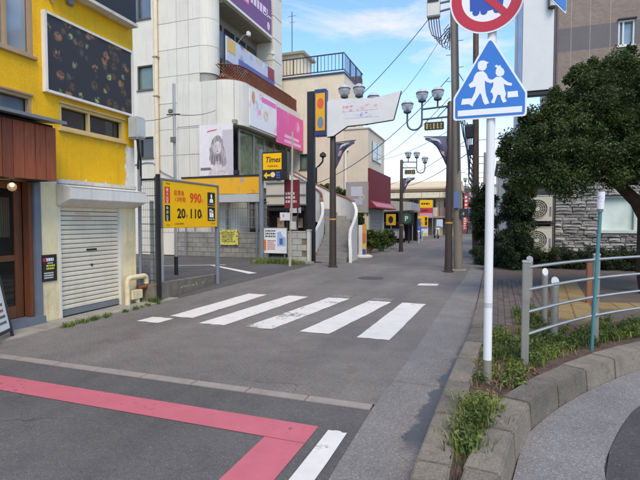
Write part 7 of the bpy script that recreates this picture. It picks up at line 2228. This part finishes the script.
# people walking away far down the street
def person(label, x, y, coat, trousers, rz=0.0, ph=1):
    t = thing('person', label, 'person', (0, 0, 0))
    J = {'pel': (0, 0, .92), 'che': (0, .0, 1.28), 'nek': (0, 0, 1.45), 'hed': (0, .01, 1.60), 'top': (0, .01, 1.70),
         'ls': (-.18, 0, 1.40), 'le': (-.23, -.06 * ph, 1.12), 'lh': (-.22, .08 * ph, .88), 'rs': (.18, 0, 1.40), 're': (.23, .06 * ph, 1.12), 'rh': (.22, .02 - .1 * ph, .88),
         'lp': (-.09, 0, .88), 'lk': (-.10, .16 * ph, .50), 'la': (-.10, .14 * ph, .08), 'lt': (-.11, .30 * ph, .04), 'rp': (.09, 0, .88), 'rk': (.10, -.06 * ph, .48), 'ra': (.10, -.26 * ph, .12), 'rt': (.11, -.14 * ph, .04)}
    E = [('pel', 'che'), ('che', 'nek'), ('nek', 'hed'), ('hed', 'top'), ('che', 'ls'), ('ls', 'le'), ('le', 'lh'), ('che', 'rs'), ('rs', 're'), ('re', 'rh'), ('pel', 'lp'), ('lp', 'lk'), ('lk', 'la'), ('la', 'lt'), ('pel', 'rp'), ('rp', 'rk'), ('rk', 'ra'), ('ra', 'rt')]
    Rr = {'pel': .15, 'che': .16, 'nek': .06, 'hed': .095, 'top': .075, 'ls': .07, 'le': .05, 'lh': .04, 'rs': .07, 're': .05, 'rh': .04, 'lp': .10, 'lk': .065, 'la': .045, 'lt': .035, 'rp': .10, 'rk': .065, 'ra': .045, 'rt': .035}
    ks = list(J)
    me = bpy.data.meshes.new('body'); me.from_pydata([J[k] for k in ks], [(ks.index(a), ks.index(b)) for a, b in E], [])
    o = bpy.data.objects.new('body', me); col.objects.link(o)
    o.modifiers.new('skin', 'SKIN'); sk = me.skin_vertices[0].data
    for i, k in enumerate(ks):
        sk[i].radius = (Rr[k], Rr[k] * (.75 if k in ('pel', 'che') else 1)); sk[i].use_root = (k == 'pel')
    o.modifiers.new('sub', 'SUBSURF').levels = 1
    m = NT('clothes_%02x%02x%02x' % coat); z = m.xyz(m.tc.outputs['Object'])[2]
    c = m.mix(m.math('GREATER_THAN', z, .9), s2l(trousers), s2l(coat)); c = m.mix(m.math('GREATER_THAN', z, 1.46), c, s2l((196, 160, 136)))
    m.color(c); me.materials.append(m.m); o.parent = t
    MB().sphere((0, -.012, 1.635), .108, 12, 8, 1.0).build('hair', mat('dark_hair', (34, 28, 26), 0.7), t, smooth=True)
    t.location = (x, y, 0); t.rotation_euler = (0, 0, rz)
person('person in dark jacket and dark trousers walking away down the far street', -2.05, 58, (52, 52, 60), (44, 44, 52))
person('person in dark red top walking beside the one in the dark jacket', -1.55, 59.2, (84, 50, 56), (48, 48, 58), ph=-1)
far = [(-60, 150, 4, 30, 6, 7), (-20, 160, 4, 26, 6, 6), (20, 150, 4, 24, 6, 7), (60, 150, 4, 30, 6, 7)]
o = leaf_mesh('distant_trees', M_LEAFB, lobes_to_clumps(far, 4.0, 2.2, 91), 60, 1.1, 92); tag(o, 'distant belt of trees beyond the houses', 'trees', kind='stuff')
for o in list(bpy.data.objects):
    if o.get('label') is None and 'label' in o.keys(): del o['label']
